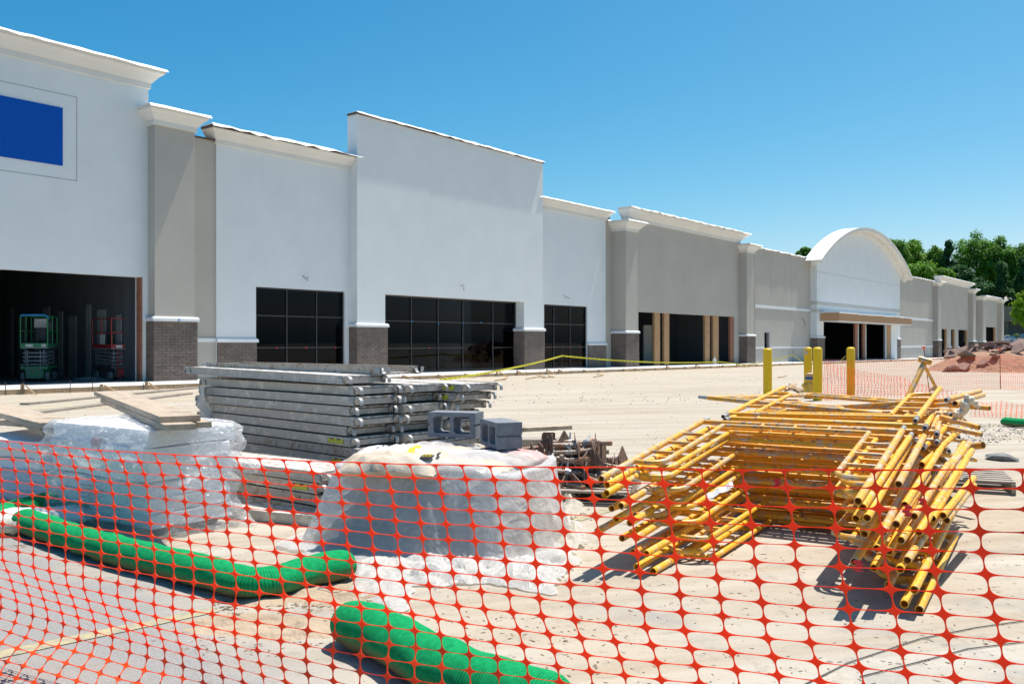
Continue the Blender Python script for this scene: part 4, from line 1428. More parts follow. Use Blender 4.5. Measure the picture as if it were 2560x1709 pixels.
sheet_surface().build('plastic_sheet', M_sheet, None, smooth=True, label='milky translucent plastic sheet draped over the pallet of sacks, two grey blocks on it', cat='plastic sheet', at=C0)
def crumple(name, outline_px, label, mtl, amp=.05, n=46, seed=2, cat='plastic sheet', base=.008):
    """crumpled sheet lying on the ground inside a pixel-read outline"""
    poly = [G(u, v) for u, v in outline_px]
    xs_ = [p.x for p in poly]; ys_ = [p.y for p in poly]
    x0, x1, y0, y1 = min(xs_), max(xs_), min(ys_), max(ys_)
    def inside(x, y):
        c = False; k = len(poly)
        for i in range(k):
            a, b_ = poly[i], poly[(i+1) % k]
            if (a.y > y) != (b_.y > y) and x < (b_.x-a.x)*(y-a.y)/(b_.y-a.y)+a.x: c = not c
        return c
    def dist(x, y):
        d = 9
        for i in range(len(poly)):
            a, b_ = Vector((poly[i].x, poly[i].y)), Vector((poly[(i+1) % len(poly)].x, poly[(i+1) % len(poly)].y))
            ab = b_-a; t = max(0, min(1, (Vector((x, y))-a).dot(ab)/ab.dot(ab)))
            d = min(d, (Vector((x, y))-(a+ab*t)).length)
        return d
    b = MB(); idx = {}
    for j in range(n+1):
        for i in range(n+1):
            x = x0+(x1-x0)*i/n; y = y0+(y1-y0)*j/n
            wx = x + .03*noise.noise(Vector((x*9, y*9, seed))); wy = y + .03*noise.noise(Vector((x*9, y*9, seed+5)))
            if inside(x, y):
                e = min(1, dist(x, y)/.10)
                h = base + amp*e*abs(noise.noise(Vector((x*5, y*5, seed)))) + amp*.6*e*abs(noise.noise(Vector((x*13+y*4, y*12, seed+2))))
                idx[(i, j)] = len(b.v); b.v.append(Vector((wx, wy, gz(x, y)+h)))
    for j in range(n):
        for i in range(n):
            k = [idx.get(q) for q in ((i, j), (i+1, j), (i+1, j+1), (i, j+1))]
            if None not in k: b.f.append(tuple(k)); b.m.append(0)
            elif sum(q is not None for q in k) == 3: b.f.append(tuple(q for q in k if q is not None)); b.m.append(0)
    return b.build(name, mtl, None, smooth=True, label=label, cat=cat)
crumple('plastic_sheet', [(860,1420),(960,1385),(1150,1400),(1300,1400),(1400,1380),(1462,1400),(1400,1460),(1390,1492),(1320,1478),(1200,1462),(1100,1470),(1030,1470),(950,1440),(880,1455)], 'crumpled white plastic sheet spread on the ground in front of the covered pallet', M_sheet2, .10, 54, 3)
crumple('plastic_sheet', [(880,1430),(980,1425),(1030,1450),(1035,1490),(1020,1530),(985,1545),(900,1495),(875,1480)], 'small torn piece of white plastic sheet beside the end of the lower green sock', M_sheet2, .07, 30, 5)
crumple('plastic_sheet', [(745,1385),(800,1362),(870,1385),(860,1405),(790,1415),(750,1405)], 'scrap of white plastic sheet left of the covered pallet, touching the green sock', M_sheet2, .05, 24, 6)
M_creamtarp = plastic_mat('cream_paper_tarp', (0.78,0.74,0.64), .0, .5)
crumple('crumpled_tarp', [(1395,1230),(1425,1228),(1462,1262),(1460,1285),(1425,1305),(1465,1330),(1460,1372),(1410,1390),(1380,1350),(1390,1290)], 'cream crumpled tarp lying at the right of the covered pallet', M_creamtarp, .17, 34, 9, 'tarp')
# white film hanging at the far left end of the tall stack
cc = P(520, 1000, 9.6)
b = MB(); NU, NV = 14, 16
for j in range(NV+1):
    for i in range(NU+1):
        u, v = i/NU, j/NV
        p = P(500+60*u, 965+ 150*v, 9.35+.5*u+.15*noise.noise(Vector((u*3, v*4, 2))))
        p.x += .10*noise.noise(Vector((u*4, v*5, 7)))
        b.v.append(p)
for j in range(NV):
    for i in range(NU):
        b.f.append((j*(NU+1)+i, j*(NU+1)+i+1, (j+1)*(NU+1)+i+1, (j+1)*(NU+1)+i)); b.m.append(0)
b.build('plastic_sheet', M_sheet2, None, smooth=True, label='white film hanging against the far left end of the tall board stack', cat='plastic sheet')

# ---- open sack lying on the sheet
M_sackw = mat('white_sack_face', (0.74,0.73,0.71), (0.68,0.66,0.62), 4, .8, .4, 14, .01)
M_yel = mat('yellow_print', (0.72,0.52,0.02), rough=.7)
M_blk = mat('black_print', (0.05,0.05,0.07), rough=.7)
def top_sack():
    m = Matrix.Translation(P(985, 1150, 5.95)) @ Matrix.Rotation(R(-12), 4, 'Z') @ Matrix.Rotation(R(10), 4, 'X')
    t = empty('sack', m, 'tan and white paper sack with yellow stripe lying on the plastic sheet', 'sack')
    b = MB(); NX, NY = 26, 18; L, W, Hh = .70, .46, .15
    for s in (1, -1):
        for j in range(NY+1):
            for i in range(NX+1):
                x, y = -1+2*i/NX, -1+2*j/NY
                e = max(0, (1-abs(x)**3.5)*(1-abs(y)**2.6))**.55
                nz = .022*noise.noise(Vector((x*3.2, y*3.6, 4)))+.012*noise.noise(Vector((x*9, y*6, 5+s)))
                z = s*(Hh/2)*e + nz*(.4+e) - .035*(x-.1)**2
                b.v.append(Vector((x*L/2+.02*noise.noise(Vector((y*4, x*2, 1))), y*W/2+.015*noise.noise(Vector((x*5, 0, 1))), z)))
    o = (NX+1)*(NY+1)
    for s in (0, 1):
        for j in range(NY):
            for i in range(NX):
                q = (s*o+j*(NX+1)+i, s*o+j*(NX+1)+i+1, s*o+(j+1)*(NX+1)+i+1, s*o+(j+1)*(NX+1)+i)
                b.f.append(q if s == 0 else q[::-1])
                xx = i/NX; yy = j/NY
                mi = 0
                if s == 0 and yy > .40 and .12 < xx < .80: mi = 1
                if s == 0 and .62 < xx < .72 and yy > .36: mi = 2
                b.m.append(mi)
    b.frame = m
    b.build('sack_body', [M_paper, M_sackw, M_yel], t, smooth=True)
    # printed emblem and lines of small print
    pr = MB(m)
    for k in range(3):
        for q in range(3):
            x = .235+q*.022+k*.004; y = -.05-k*.018
            pr.tube([(x-.008, y-.004, .061), (x, y+.004, .062), (x+.008, y-.004, .061)], .0035, 4)
    pr.build('print', M_yel, t)
    pb = MB(m); pb.box((.215, -.10, .052), (.30, -.035, .0565)); pb.box((.30, .0, .045), (.32, .05, .049)); pb.build('print', M_blk, t)
    pl = MB(m); r2 = random.Random(3)
    for k in range(7):
        x = -.22 + k*.035
        y = .02
        while y < .14:
            l = r2.uniform(.015, .05); pl.box((x, y, .064-.02*abs(k-3)/3), (x+.006, y+l, .0665-.02*abs(k-3)/3)); y += l+.01
    pl.build('print', M_blk, t)
top_sack()
# ---- concrete blocks
M_block = mat('grey_concrete_block', (0.235,0.25,0.27), (0.17,0.185,0.205), 30, .95, .8, 120, .006, detail=8)
def cblock(o, ang, label, roll=0):
    L, W, Hh = .395, .195, .195
    t = MB()
    m = Matrix.Translation(o) @ Matrix.Rotation(ang, 4, 'Z') @ Matrix.Rotation(roll, 4, 'Y')
    # lying on its long face, cores facing us: section in x-z, cores pass through y
    sh = .032; cw = (L-3*sh)/2
    y0, y1 = -W/2, W/2
    t.box((-L/2+.012, y0, 0), (L/2-.012, y1, sh)); t.box((-L/2+.012, y0, Hh-sh), (L/2-.012, y1, Hh))
    for x in (-L/2+.012, -sh/2, L/2-.012-sh):
        t.box((x, y0, sh), (x+sh, y1, Hh-sh))
    # ears at both ends
    for s in (-1, 1):
        xa = s*(L/2-.012); xb = s*L/2
        t.box((xa, y0, 0), (xb, y1, .088)); t.box((xa, y0, Hh-.088), (xb, y1, Hh))
    # fillets in the corners of the cores
    for c0 in (-L/2+.012+sh, sh/2):
        c1 = c0+cw-.008
        for (cx, sx) in ((c0, 1), (c1, -1)):
            for (cz, sz) in ((sh, 1), (Hh-sh, -1)):
                t.prism([(cx, cz), (cx+sx*.018, cz), (cx, cz+sz*.018)] if sx*sz > 0 else [(cx, cz), (cx, cz+sz*.018), (cx+sx*.018, cz)], y0+.001, y1-.001, Matrix(((1,0,0,0),(0,0,1,0),(0,1,0,0),(0,0,0,1))))
    t.frame = m
    t.build('concrete_block', M_block, None, label=label, cat='concrete block', group='concrete blocks holding the sheet down', at=Vector(o))
cblock(P(1140, 1090, 6.95), R(-17), 'left grey concrete block on the plastic sheet, two square cores facing us')
cblock(P(1252, 1115, 6.62), R(-70), 'right grey concrete block on the plastic sheet, turned so its end shows')

# ---- pallet of base jacks
PJ = Vector((.50, 8.0, gz(.5, 8.0)))
MJ = Matrix.Translation(PJ) @ Matrix.Rotation(R(-12), 4, 'Z')
pallet('pallet', MJ, 1.2, 1.0, M_greywood, 'wooden pallet carrying the heap of rusty screw jacks', 'wooden pallets')
M_rust = rusty('rusty_steel', (0.21,0.13,0.09), (0.28,0.22,0.18), (0.30,0.13,0.06), 10, .55, .75, .15)
M_rod = rusty('zinc_screw_rod', (0.36,0.28,0.21), (0.44,0.41,0.36), (0.34,0.15,0.075), 8, .5, .6, .15, t2=.50)
M_nut = rusty('galvanised_nut', (0.36,0.37,0.37), (0.46,0.47,0.47), (0.16,0.14,0.12), 14, .5, .5, .5)
def make_jack():
    t = empty('screw_jack', Matrix())
    b = MB()
    s = .084
    pl = [(-s+.015,-s),(s-.015,-s),(s,-s+.015),(s,s-.015),(s-.015,s),(-s+.015,s),(-s,s-.015),(-s,-s+.015)]
    b.prism(pl, 0, .007)
    b.build('base_plate', M_rust, t)
    for (x, y) in ((-.05,-.05),(.05,-.05),(.05,.05),(-.05,.05)):
        hb = MB(); hb.lathe([(.009, -.0012), (.009, .0082)], 8, Matrix.Translation((x, y, 0))); hb.build('bolt_hole', M_wire, t)
    pts = [(0,0,.007+k*.011) for k in range(46)]
    b = MB(); b.tube(pts, [.0205 if k % 2 else .0225 for k in range(46)], 8)
    b.build('screw_rod', M_rod, t, smooth=False)
    b = MB(); b.lathe([(.02,.22),(.033,.22),(.033,.25),(.027,.252),(.027,.275),(.02,.277)], 10)
    b.tube([(-.10,0,.236),(-.02,0,.236)], [.008,.011], 6); b.tube([(.02,0,.236),(.10,0,.236)], [.011,.008], 6)
    b.build('jack_nut', M_nut, t)
    return t
jk = make_jack(); tj = kids_table(jk)
jr = random.Random(11)
first = True
layers = [(20, .15, .50), (17, .22, .42), (14, .30, .34), (10, .38, .26), (6, .45, .18)]
for li_, (n_, z0, rad) in enumerate(layers):
    for k in range(n_):
        a = 2*math.pi*k/n_ + jr.uniform(-.4, .4)
        rr = rad*jr.uniform(.35, 1.0)
        yaw = jr.choice([jr.uniform(-.5, .5), math.pi+jr.uniform(-.5, .5), jr.uniform(-1.5, 1.5)])
        pitch = R(90) + jr.uniform(-.22, .22)
        p = Vector((math.cos(a)*rr*1.0, math.sin(a)*rr*.75, z0+jr.uniform(-.01, .03)))
        m = MJ @ Matrix.Translation(p) @ Matrix.Rotation(yaw, 4, 'Z') @ Matrix.Rotation(pitch, 4, 'Y') @ Matrix.Rotation(jr.uniform(0, 6), 4, 'Z') @ Matrix.Translation((0, 0, -.22))
        if first:
            jk.matrix_world = m; WM[jk.name] = m; o = jk; first = False
        else: o = copy_tree(jk, tj, m)
        tag(o, 'rusty screw jack with square plate in the %s layer of the heap' % ['bottom', 'second', 'third', 'fourth', 'topmost'][li_], 'screw jack', 'screw jacks heaped on the pallet')
# stray timber behind the jacks, and the pallet far right with a lump of concrete
A_, B_ = G(1240, 1130), G(1420, 1118)
plank((A_.x, A_.y, A_.z+.25), (B_.x, B_.y, B_.z+.25), .2, .05, 1, M_oldwood, 'tan timber lying behind the heap of screw jacks', None, 0, 31)
A_, B_ = G(1265, 1150), G(1340, 1140)
tag(MB().cbox((A_.x+.2, A_.y+.1, A_.z+.125), (.9, .3, .25)).build('timber_crate', M_greywood, None), 'low timber crate standing behind the heap of screw jacks', 'crate')
gp = G(2440, 1195)
pallet('pallet', Matrix.Translation(Vector((4.25, 8.75, gz(4.2, 8.7)))) @ Matrix.Rotation(R(-22), 4, 'Z'), 1.2, 1.0, M_greywood, 'empty grey pallet at the right of the yellow scaffold pile', 'wooden pallets')
def rock(c, sx, sy, sz, seed, sub=2):
    bm = bmesh.new(); bmesh.ops.create_icosphere(bm, subdivisions=sub, radius=1)
    for v in bm.verts:
        n_ = 1+.35*noise.noise(v.co*1.3+Vector((seed, 0, 0)))+.12*noise.noise(v.co*4+Vector((seed, 0, 0)))
        v.co = Vector((v.co.x*sx*n_, v.co.y*sy*n_, v.co.z*sz*n_))
    b = MB(); b.addbm(bm, Matrix.Translation(c) @ Matrix.Rotation(seed, 4, 'Z')); return b
cg = G(2505, 1150)
M_lump = mat('broken_concrete', (0.24,0.235,0.225), (0.16,0.158,0.15), 12, .95, .8, 50, .01)
rock((cg.x, cg.y, cg.z+.03), .19, .14, .06, 2.2).build('concrete_lump', M_lump, None, label='flat lump of grey concrete on the ground beyond the empty pallet', cat='rubble')
# ---------------------------------------------------------------- yellow scaffold frames
M_yellow = rusty('yellow_scaffold_paint', (0.86,0.42,0.012), (0.60,0.47,0.30), (0.22,0.15,0.10), 13, .54, .5, 0.0, t2=.57, fine=90)
M_yellow2 = rusty('dusty_yellow_scaffold_paint', (0.78,0.38,0.03), (0.55,0.43,0.29), (0.25,0.19,0.14), 12, .48, .5, 0.0, t2=.55, fine=80)
M_pin = rusty('zinc_coupling_pin', (0.42,0.42,0.41), (0.58,0.56,0.52), (0.25,0.18,0.12), 20, .5, .45, .5)
M_band = mat('worn_lock_groove', (0.12,0.08,0.05), (0.2,0.12,0.06), 30, .8)
TR = .0215
FW_, FL_ = 1.44, 1.95
def make_frame(mtl, pins=True):
    t = empty('frame_scaffold', Matrix())
    for s in (0, 1):
        x = FW_*s
        b = MB(); b.tube([(x,0,0),(x,FL_,0)], TR, 12, hollow=.004); b.build('leg', mtl, t, smooth=35)
        if pins:
            b = MB(); b.tube([(x,FL_-.01,0),(x,FL_+.13,0)], TR*.80, 10, hollow=.004)
            b.tube([(x,FL_+.035,0),(x,FL_+.050,0)], TR*.92, 10); b.build('coupling_pin', M_pin, t, smooth=35)
        sg = 1 if s == 0 else -1
        xi = x + sg*.20
        pts = [(x+sg*.012, .50, 0), (x+sg*.07, .485, 0), (x+sg*.13, .49, 0), (x+sg*.175, .52, 0), (xi, .575, 0), (xi, .66, 0), (xi, FL_-.13, 0)]
        b = MB(); b.tube(pts, TR*.80, 9); b.build('inner_leg', mtl, t, smooth=35)
        for y in (.80, 1.12, 1.44):
            b = MB(); b.tube([(x+sg*.012, y, 0), (xi-sg*.008, y, 0)], TR*.62, 8); b.build('rung', mtl, t, smooth=35)
        for y in (.36, 1.50):
            b = MB(); b.tube([(x+sg*.018, y, 0), (x+sg*.062, y, .002)], .0055, 6); b.build('lock_stud', M_pin, t)
    b = MB(); b.tube([(.012, FL_-.02, 0), (FW_-.012, FL_-.02, 0)], TR*.90, 10); b.build('header', mtl, t, smooth=35)
    b = MB(); b.tube([(.20, FL_-.125, 0), (FW_-.20, FL_-.125, 0)], TR*.72, 9); b.build('inner_header', mtl, t, smooth=35)
    for x in (.48, .72, .96):
        b = MB(); b.tube([(x, FL_-.115, 0), (x, FL_-.03, 0)], TR*.6, 7); b.build('header_strut', mtl, t, smooth=35)
    return t
fr1 = make_frame(M_yellow); tf1 = kids_table(fr1)
fr2 = make_frame(M_yellow2); tf2 = kids_table(fr2)
usedf = {}
def frame_at(kind, m, label, group):
    o, tb = (fr1, tf1) if kind == 1 else (fr2, tf2)
    if not usedf.get(kind):
        usedf[kind] = 1; o.matrix_world = m; WM[o.name] = m; c = o
    else: c = copy_tree(o, tb, m)
    tag(c, label, 'scaffold frame', group)
    return c
def frame_m(fl, fr, back, flip=False):
    """origin at the left foot; x towards the right foot, y towards 'back'"""
    fl, fr, back = Vector(fl), Vector(fr), Vector(back)
    ax = (fr-fl).normalized(); ay = (back-fl); ay = (ay-ax*ay.dot(ax)).normalized(); az = ax.cross(ay)
    return basis(fl, ax, ay, az)
NUM = ['lowest', 'second', 'third', 'fourth', 'fifth', 'sixth', 'seventh', 'eighth', 'ninth', 'tenth', 'eleventh', 'twelfth', 'thirteenth', 'fourteenth', 'fifteenth', 'sixteenth']
sr = random.Random(5)
eX = Vector((.866, -.50, 0)).normalized(); eY = Vector((.52, .855, 0)).normalized()
NF = 15
for i in range(NF):
    q = i/(NF-1)
    base = Vector((.60, 5.40, 0)).lerp(Vector((.53, 5.24, 0)), q)
    base += eX*[.30, .24, .14, .28, .06, .20, .0, .14, .10, .02, .12, -.03, .05, .02, .0][i] + eY*[-.05, -.14, .05, -.08, .08, -.02, -.12, .04, -.06, .06, -.02, .09, -.05, .03, .0][i]
    rot = sr.uniform(-.014, .014) if i < NF-1 else 0
    if i < 6: rot -= .03*(5-i)/5
    ax = Matrix.Rotation(rot, 3, 'Z') @ eX; ay = Matrix.Rotation(rot, 3, 'Z') @ Vector((-eX.y, eX.x, 0))
    ay = (ay*.9 + eY*.1).normalized()
    zf = gz(base.x, base.y) + .024 + .0385*i
    zb_ = zf + .004 + .0135*i
    fl = Vector((base.x, base.y, zf)); fr = fl + ax*FW_; fr.z = zf + sr.uniform(-.004, .004)
    bk = fl + ay*FL_; bk.z = zb_
    frame_at(1 if i % 4 != 2 else 2, frame_m(fl, fr, bk), 'yellow scaffold frame lying flat in the front pile, %s from the ground' % (NUM[i] if i < NF-1 else 'topmost'), 'scaffold frames in the front pile')
# rear pile: feet away from us, pins towards us
NF2 = 16
for i in range(NF2):
    q = i/(NF2-1)
    rot = sr.uniform(-.018, .018)
    ax = Matrix.Rotation(rot, 3, 'Z') @ Vector((.89, -.456, 0)); ay = Vector((-ax.y, ax.x, 0))
    pins = Vector((1.70, 7.0, 0)) + ax*sr.uniform(-.05, .08) + ay*(sr.uniform(-.05, .08)+.03*(1-q))
    if i > 9: pins += ax*.0
    zf = gz(2, 8) + .024 + .0475*i
    # local y runs from feet to header, so feet are behind: origin = right-hand foot seen from us
    o = pins + ax*FW_ + ay*(FL_+.1); o.z = zf + .02
    m = basis(o, -ax, -ay, (0,0,1))
    m = m @ Matrix.Rotation(.012*q, 4, 'X')
    frame_at(2 if i % 3 else 1, m, 'yellow scaffold frame in the rear pile with its pins towards us, %s from the ground' % (NUM[i] if i < NF2-1 else 'topmost'), 'scaffold frames in the rear pile')
# third pile further back and right
for i in range(13):
    rot = sr.uniform(-.10, .10)
    ax = Matrix.Rotation(rot, 3, 'Z') @ Vector((.95, -.31, 0)); ay = Vector((-ax.y, ax.x, 0))
    pins = Vector((2.50, 8.2, 0)) + ax*sr.uniform(-.1, .1)
    o = pins + ax*FW_ + ay*FL_; o.z = gz(3, 9) + .03 + .062*i
    frame_at(2, basis(o, -ax, -ay, (0,0,1)), 'dusty yellow scaffold frame in the pile furthest back, %s from the ground' % NUM[i], 'scaffold frames in the far pile')
# two frames thrown on top
def px_frame(kind, a, b, c, label):
    frame_at(kind, frame_m(P(*a), P(*b), P(*c)), label, 'loose scaffold frames on top of the piles')
tA_ = P(1748, 992, 8.7); tB_ = P(2262, 1040, 6.75)
ay = (tA_-tB_).normalized(); side = Vector((.52, .85, .0)); side = (side-ay*side.dot(ay)).normalized()
o_ = tA_ - ay*(FL_+.13) ; frame_at(2, basis(o_, side, ay, side.cross(ay)), 'scaffold frame lying across the top, one steel pin sticking out to the left', 'loose scaffold frames on top of the piles')
pA_ = P(1960, 968, 9.0); pB_ = P(1822, 1034, 7.35)
ay = (pB_-pA_).normalized(); side = Vector((.84, -.52, .02)); side = (side-ay*side.dot(ay)).normalized()
frame_at(1, basis(pA_, side, ay, side.cross(ay)), 'scaffold frame on the rear pile with its feet sticking out beyond it', 'loose scaffold frames on top of the piles')
def tube_thing(a, b, r, label, mtl, group, pin=0, bands=0, name='scaffold_tube'):
    a, b = Vector(a), Vector(b)
    t = empty(name, Matrix.Translation(a), label, 'scaffold tube', group)
    m = MB(); m.tube([a, b], r, 12, hollow=.004); m.build('tube', mtl, t, smooth=35)
    d = (b-a).normalized()
    if pin:
        m = MB(); m.tube([a-d*.10, a+d*.01], r*.84, 10, hollow=.004); m.tube([a-d*.05, a-d*.035], r*.95, 10); m.build('coupling_pin', M_pin, t, smooth=35)
    for k in range(bands):
        L = (b-a).length
        c = a + d*(L*(.18+.17*k)); c2 = c + d*.035
        m = MB(); m.tube([c, c+d*.008], r*1.03, 10); m.build('lock_groove', M_band, t)
        m = MB(); m.tube([c2, c2+d*.008], r*1.03, 10); m.build('lock_groove', M_band, t)
    return t
# leg tubes fanned out on the right of the piles: (front px, Y), (back px, Y)
fan = [((2304,1161), 5.95, (2404,1071), 7.2, 4), ((2341,1214), 5.6, (2412,1104), 6.9, 0), ((2341,1256), 5.3, (2430,1126), 6.6, 2),
       ((2323,1240), 5.45, (2422,1108), 6.8, 3), ((2357,1288), 5.05, (2434,1195), 6.0, 0), ((2366,1300), 5.1, (2434,1212), 5.9, 2),
       ((2331,1296), 5.0, (2415,1150), 6.3, 0), ((2306,1110), 6.4, (2353,1030), 7.7, 3), ((2294,1102), 6.5, (2320,1040), 7.6, 2),
       ((2287,1126), 6.2, (2335,1062), 7.3, 0), ((2313,1115), 6.3, (2372,1062), 7.2, 0), ((2246,1210), 4.95, (2310,1090), 6.3, 0),
       ((2262,1262), 4.9, (2352,1120), 6.3, 0), ((2285,1290), 4.8, (2370,1160), 6.1, 0), ((2297,1330), 4.75, (2392,1180), 5.9, 0),
       ((2240,1310), 4.6, (2320,1190), 5.7, 0), ((2252,1350), 4.6, (2340,1230), 5.6, 0), ((2268,1400), 4.55, (2352,1280), 5.4, 2)]
wl = ['grooved', 'plain', 'dusty', 'scraped', 'slanting', 'half-buried']
for k, (a, ya, b, yb, nb) in enumerate(fan):
    tube_thing(P(*a, ya), P(*b, yb), TR, 'yellow leg tube fanned at the right, %s, number %s from the far end' % (wl[k % 6], ['one','two','three','four','five','six','seven','eight','nine','ten','eleven','twelve','thirteen','fourteen','fifteen','sixteen','seventeen','eighteen'][k]),
               M_yellow2 if k % 2 else M_yellow, 'leg tubes fanned out at the right', 1 if k in (7, 8, 9, 10) else 0, nb)
tube_thing(P(2371, 998, 7.3), P(2450, 977, 8.6), TR*1.05, 'upper of two dusty tubes pointing right at the top corner of the pile', M_yellow2, None, 1)
tube_thing(P(2387, 1008, 7.2), P(2458, 987, 8.4), TR*1.05, 'lower of two dusty tubes pointing right at the top corner of the pile', M_yellow2, None, 0)
tube_thing(P(1985, 1024, 9.0), P(2374, 1000, 7.5), TR, 'long upper yellow tube running across the top of the rear pile', M_yellow2, None)
tube_thing(P(2130, 1024, 8.4), P(2382, 1010, 7.4), TR*.9, 'long lower yellow tube running across the top of the rear pile', M_yellow2, None)
tube_thing(P(2352, 1042, 7.2), P(2448, 1068, 6.9), TR, 'grey-splashed tube sloping down to the right behind the piles', M_yellow2, None)
tube_thing(P(2370, 1068, 7.0), P(2455, 1086, 6.8), TR*.9, 'second grey-splashed tube sloping down to the right behind the piles', M_yellow2, None)
tube_thing(P(2400, 1118, 7.3), P(2458, 1112, 7.1), .03, 'short thick yellow tube end sticking out at the right of the pile', M_yellow2, None)
tube_thing(P(2250, 1075, 6.8), P(2420, 1105, 6.9), TR*.7, 'thin yellow bar under the fanned leg tubes', M_yellow2, None)
tube_thing(P(2260, 1120, 6.6), P(2440, 1150, 6.8), TR*.7, 'second thin yellow bar under the fanned leg tubes', M_yellow2, None)
# upright bracket with a T head
bt = empty('scaffold_bracket', P(2310, 985, 9.4), 'yellow A-shaped scaffold bracket with a T head standing in the rear pile', 'scaffold bracket')
mb = MB(); mb.tube([P(2270, 992, 9.3), P(2314, 900, 9.5)], .030, 8); mb.build('leg', M_yellow2, bt, smooth=35)
mb = MB(); mb.tube([P(2346, 980, 9.7), P(2312, 916, 9.55)], .022, 4); mb.build('leg', M_yellow2, bt)
mb = MB(); mb.tube([P(2299, 897, 9.5), P(2327, 905, 9.45)], .036, 10, hollow=.005); mb.build('head_tube', M_yellow2, bt, smooth=35)
mb = MB(); mb.prism([(-.06,0),(.06,0),(.0,.06)], 0, .008, basis(P(2336, 976, 9.6), (1,0,0), (0,0,1), (0,-1,0))); mb.build('gusset', M_yellow2, bt)
# dried foam blob, red flag tape, scraps
M_blob = mat('dried_cream_foam', (0.66,0.56,0.42), (0.74,0.66,0.52), 18, .9, .9, 40, .02)
bl = rock(P(2412, 1016, 7.1), .04, .035, .06, 4.1, 3)
for (u, v, s) in ((2402, 1032, .035), (2425, 1000, .032), (2392, 1036, .03), (2436, 1008, .026), (2416, 992, .02), (2445, 1016, .016)):
    r_ = rock(P(u, v, 7.1), s, s, s*1.2, u*.01, 3); bl.add(r_.v, r_.f)
bl.build('foam_lump', M_blob, None, label='ragged lump of dried cream foam stuck to the two top right tubes', cat='foam', smooth=True)
M_redtape = mat('red_flag_tape', (0.62,0.03,0.04), rough=.6)
for k, (u, v, Y, lb) in enumerate(((2262, 1273, 4.72, 'red flag tape wound round a right leg tube near its front'), (2300, 1255, 5.0, 'red flag tape tied to the fanned tubes'), (2140, 1410, 4.5, 'red flag tape on the lowest frame of the front pile'), (1940, 1205, 5.9, 'small red sticker on the header of the front pile'))):
    c = P(u, v, Y); b = MB()
    pts = [c+Vector((.012*math.sin(q*2.1+k), -.024, .012*q-.03)) for q in range(6)]
    for q in range(5):
        n0 = len(b.v); b.v += [pts[q]+Vector((-.02, -.003, 0)), pts[q]+Vector((.02, -.006, 0)), pts[q+1]+Vector((.02, -.006, .0)), pts[q+1]+Vector((-.02, -.003, 0))]
        b.f.append((n0, n0+1, n0+2, n0+3)); b.m.append(0)
    b.build('flag_tape', M_redtape, None, label=lb, cat='tape')
b = MB(); c = P(1795, 1232, 5.6)
for q in range(8):
    n0 = len(b.v)
    a_, b_ = c+Vector((.022*q-.08, .0, .011*q-.03+.006*math.sin(q*2))), c+Vector((.022*(q+1)-.08, .0, .011*(q+1)-.03+.006*math.sin(q*2+2)))
    b.v += [a_+Vector((0,-.02,-.014)), b_+Vector((0,-.02,-.014)), b_+Vector((0,.02,.014)), a_+Vector((0,.02,.014))]
    b.f.append((n0, n0+1, n0+2, n0+3)); b.m.append(0)
b.build('plastic_scrap', M_trim, None, label='white plastic scrap caught on the left legs of the front pile', cat='scrap')

# ---------------------------------------------------------------- bollards, hydrant
M_boll = mat('yellow_bollard_sleeve', (0.82,0.52,0.004), (0.78,0.49,0.004), 1.2, .45, .05, 20, .002, stretch=(1,1,.3))
bolls = [(1919, 994, 869.6, 21.5, 'yellow bollard at the left, standing apart from the others'), (2020, 989, 867, 19.7, 'yellow bollard behind the hydrant with a padlock hanging on it'), (2044, 1001, 867, 22.5, 'yellow bollard in front of the hydrant with net tied to it'), (2127, 990, 867, 20, 'yellow bollard at the right, behind the orange net')]
for (u, vb, vt, wd, lb) in bolls:
    g_ = G(u, vb); r_ = wd/FPX*g_.y/2
    zt = H - (vt-854.5)/FPX*g_.y - g_.z
    t = empty('bollard', g_, lb, 'bollard', 'yellow bollards round the hydrant')
    MB(Matrix.Translation(g_)).lathe([(r_, -.02), (r_, zt-.07), (r_*.97, zt-.045), (r_*.62, zt-.004), (r_*.2, zt)], 20).build('sleeve', M_boll, t, smooth=30)
    if 'padlock' in lb:
        m = MB(); c = g_+Vector((-r_*.75, -r_*.8, zt-.17)); m.cbox(c, (.07, .03, .06)); m.tube([c+Vector((-.02,0,.03)), c+Vector((-.02,0,.12)), c+Vector((.015,0,.18)), c+Vector((.02,0,.03))], .007, 6); m.build('padlock', M_steel, t)
gh = G(2022, 994)
gh.y -= .15
th_ = empty('fire_hydrant', gh, 'pale yellow fire hydrant with blue band standing between the bollards', 'fire hydrant')
Mh = Matrix.Translation(gh)
M_hyd = mat('pale_yellow_hydrant', (0.60,0.42,0.08), (0.54,0.38,0.07), 3, .5)
M_hydtop = mat('tan_hydrant_bonnet', (0.62,0.40,0.20), rough=.6)
M_hydblue = mat('blue_hydrant_band', (0.02,0.10,0.30), rough=.5)
MB(Mh).lathe([(.13,0),(.17,.01),(.17,.045),(.13,.05),(.125,.06),(.12,.08),(.12,.50)], 20).build('barrel', M_hyd, th_, smooth=40)
MB(Mh).lathe([(.145,.50),(.15,.51),(.15,.56),(.145,.57)], 20).build('flange', M_hydblue, th_, smooth=40)
MB(Mh).lathe([(.13,.57),(.13,.60),(.11,.655),(.06,.68),(.03,.685),(.03,.72),(.018,.735)], 20).build('bonnet', M_hydtop, th_, smooth=40)
def outlet(d, h, r_, L):
    d = Vector(d).normalized()
    m = MB(Mh @ Matrix.Translation((0,0,h)) @ d.to_track_quat('Z', 'Y').to_matrix().to_4x4())
    m.lathe([(r_*.8,.09),(r_*.8,L-.04),(r_,L-.04),(r_,L),(r_*.4,L+.01),(r_*.35,L+.035)], 14)
    m.build('outlet_cap', M_hyd, th_, smooth=40)
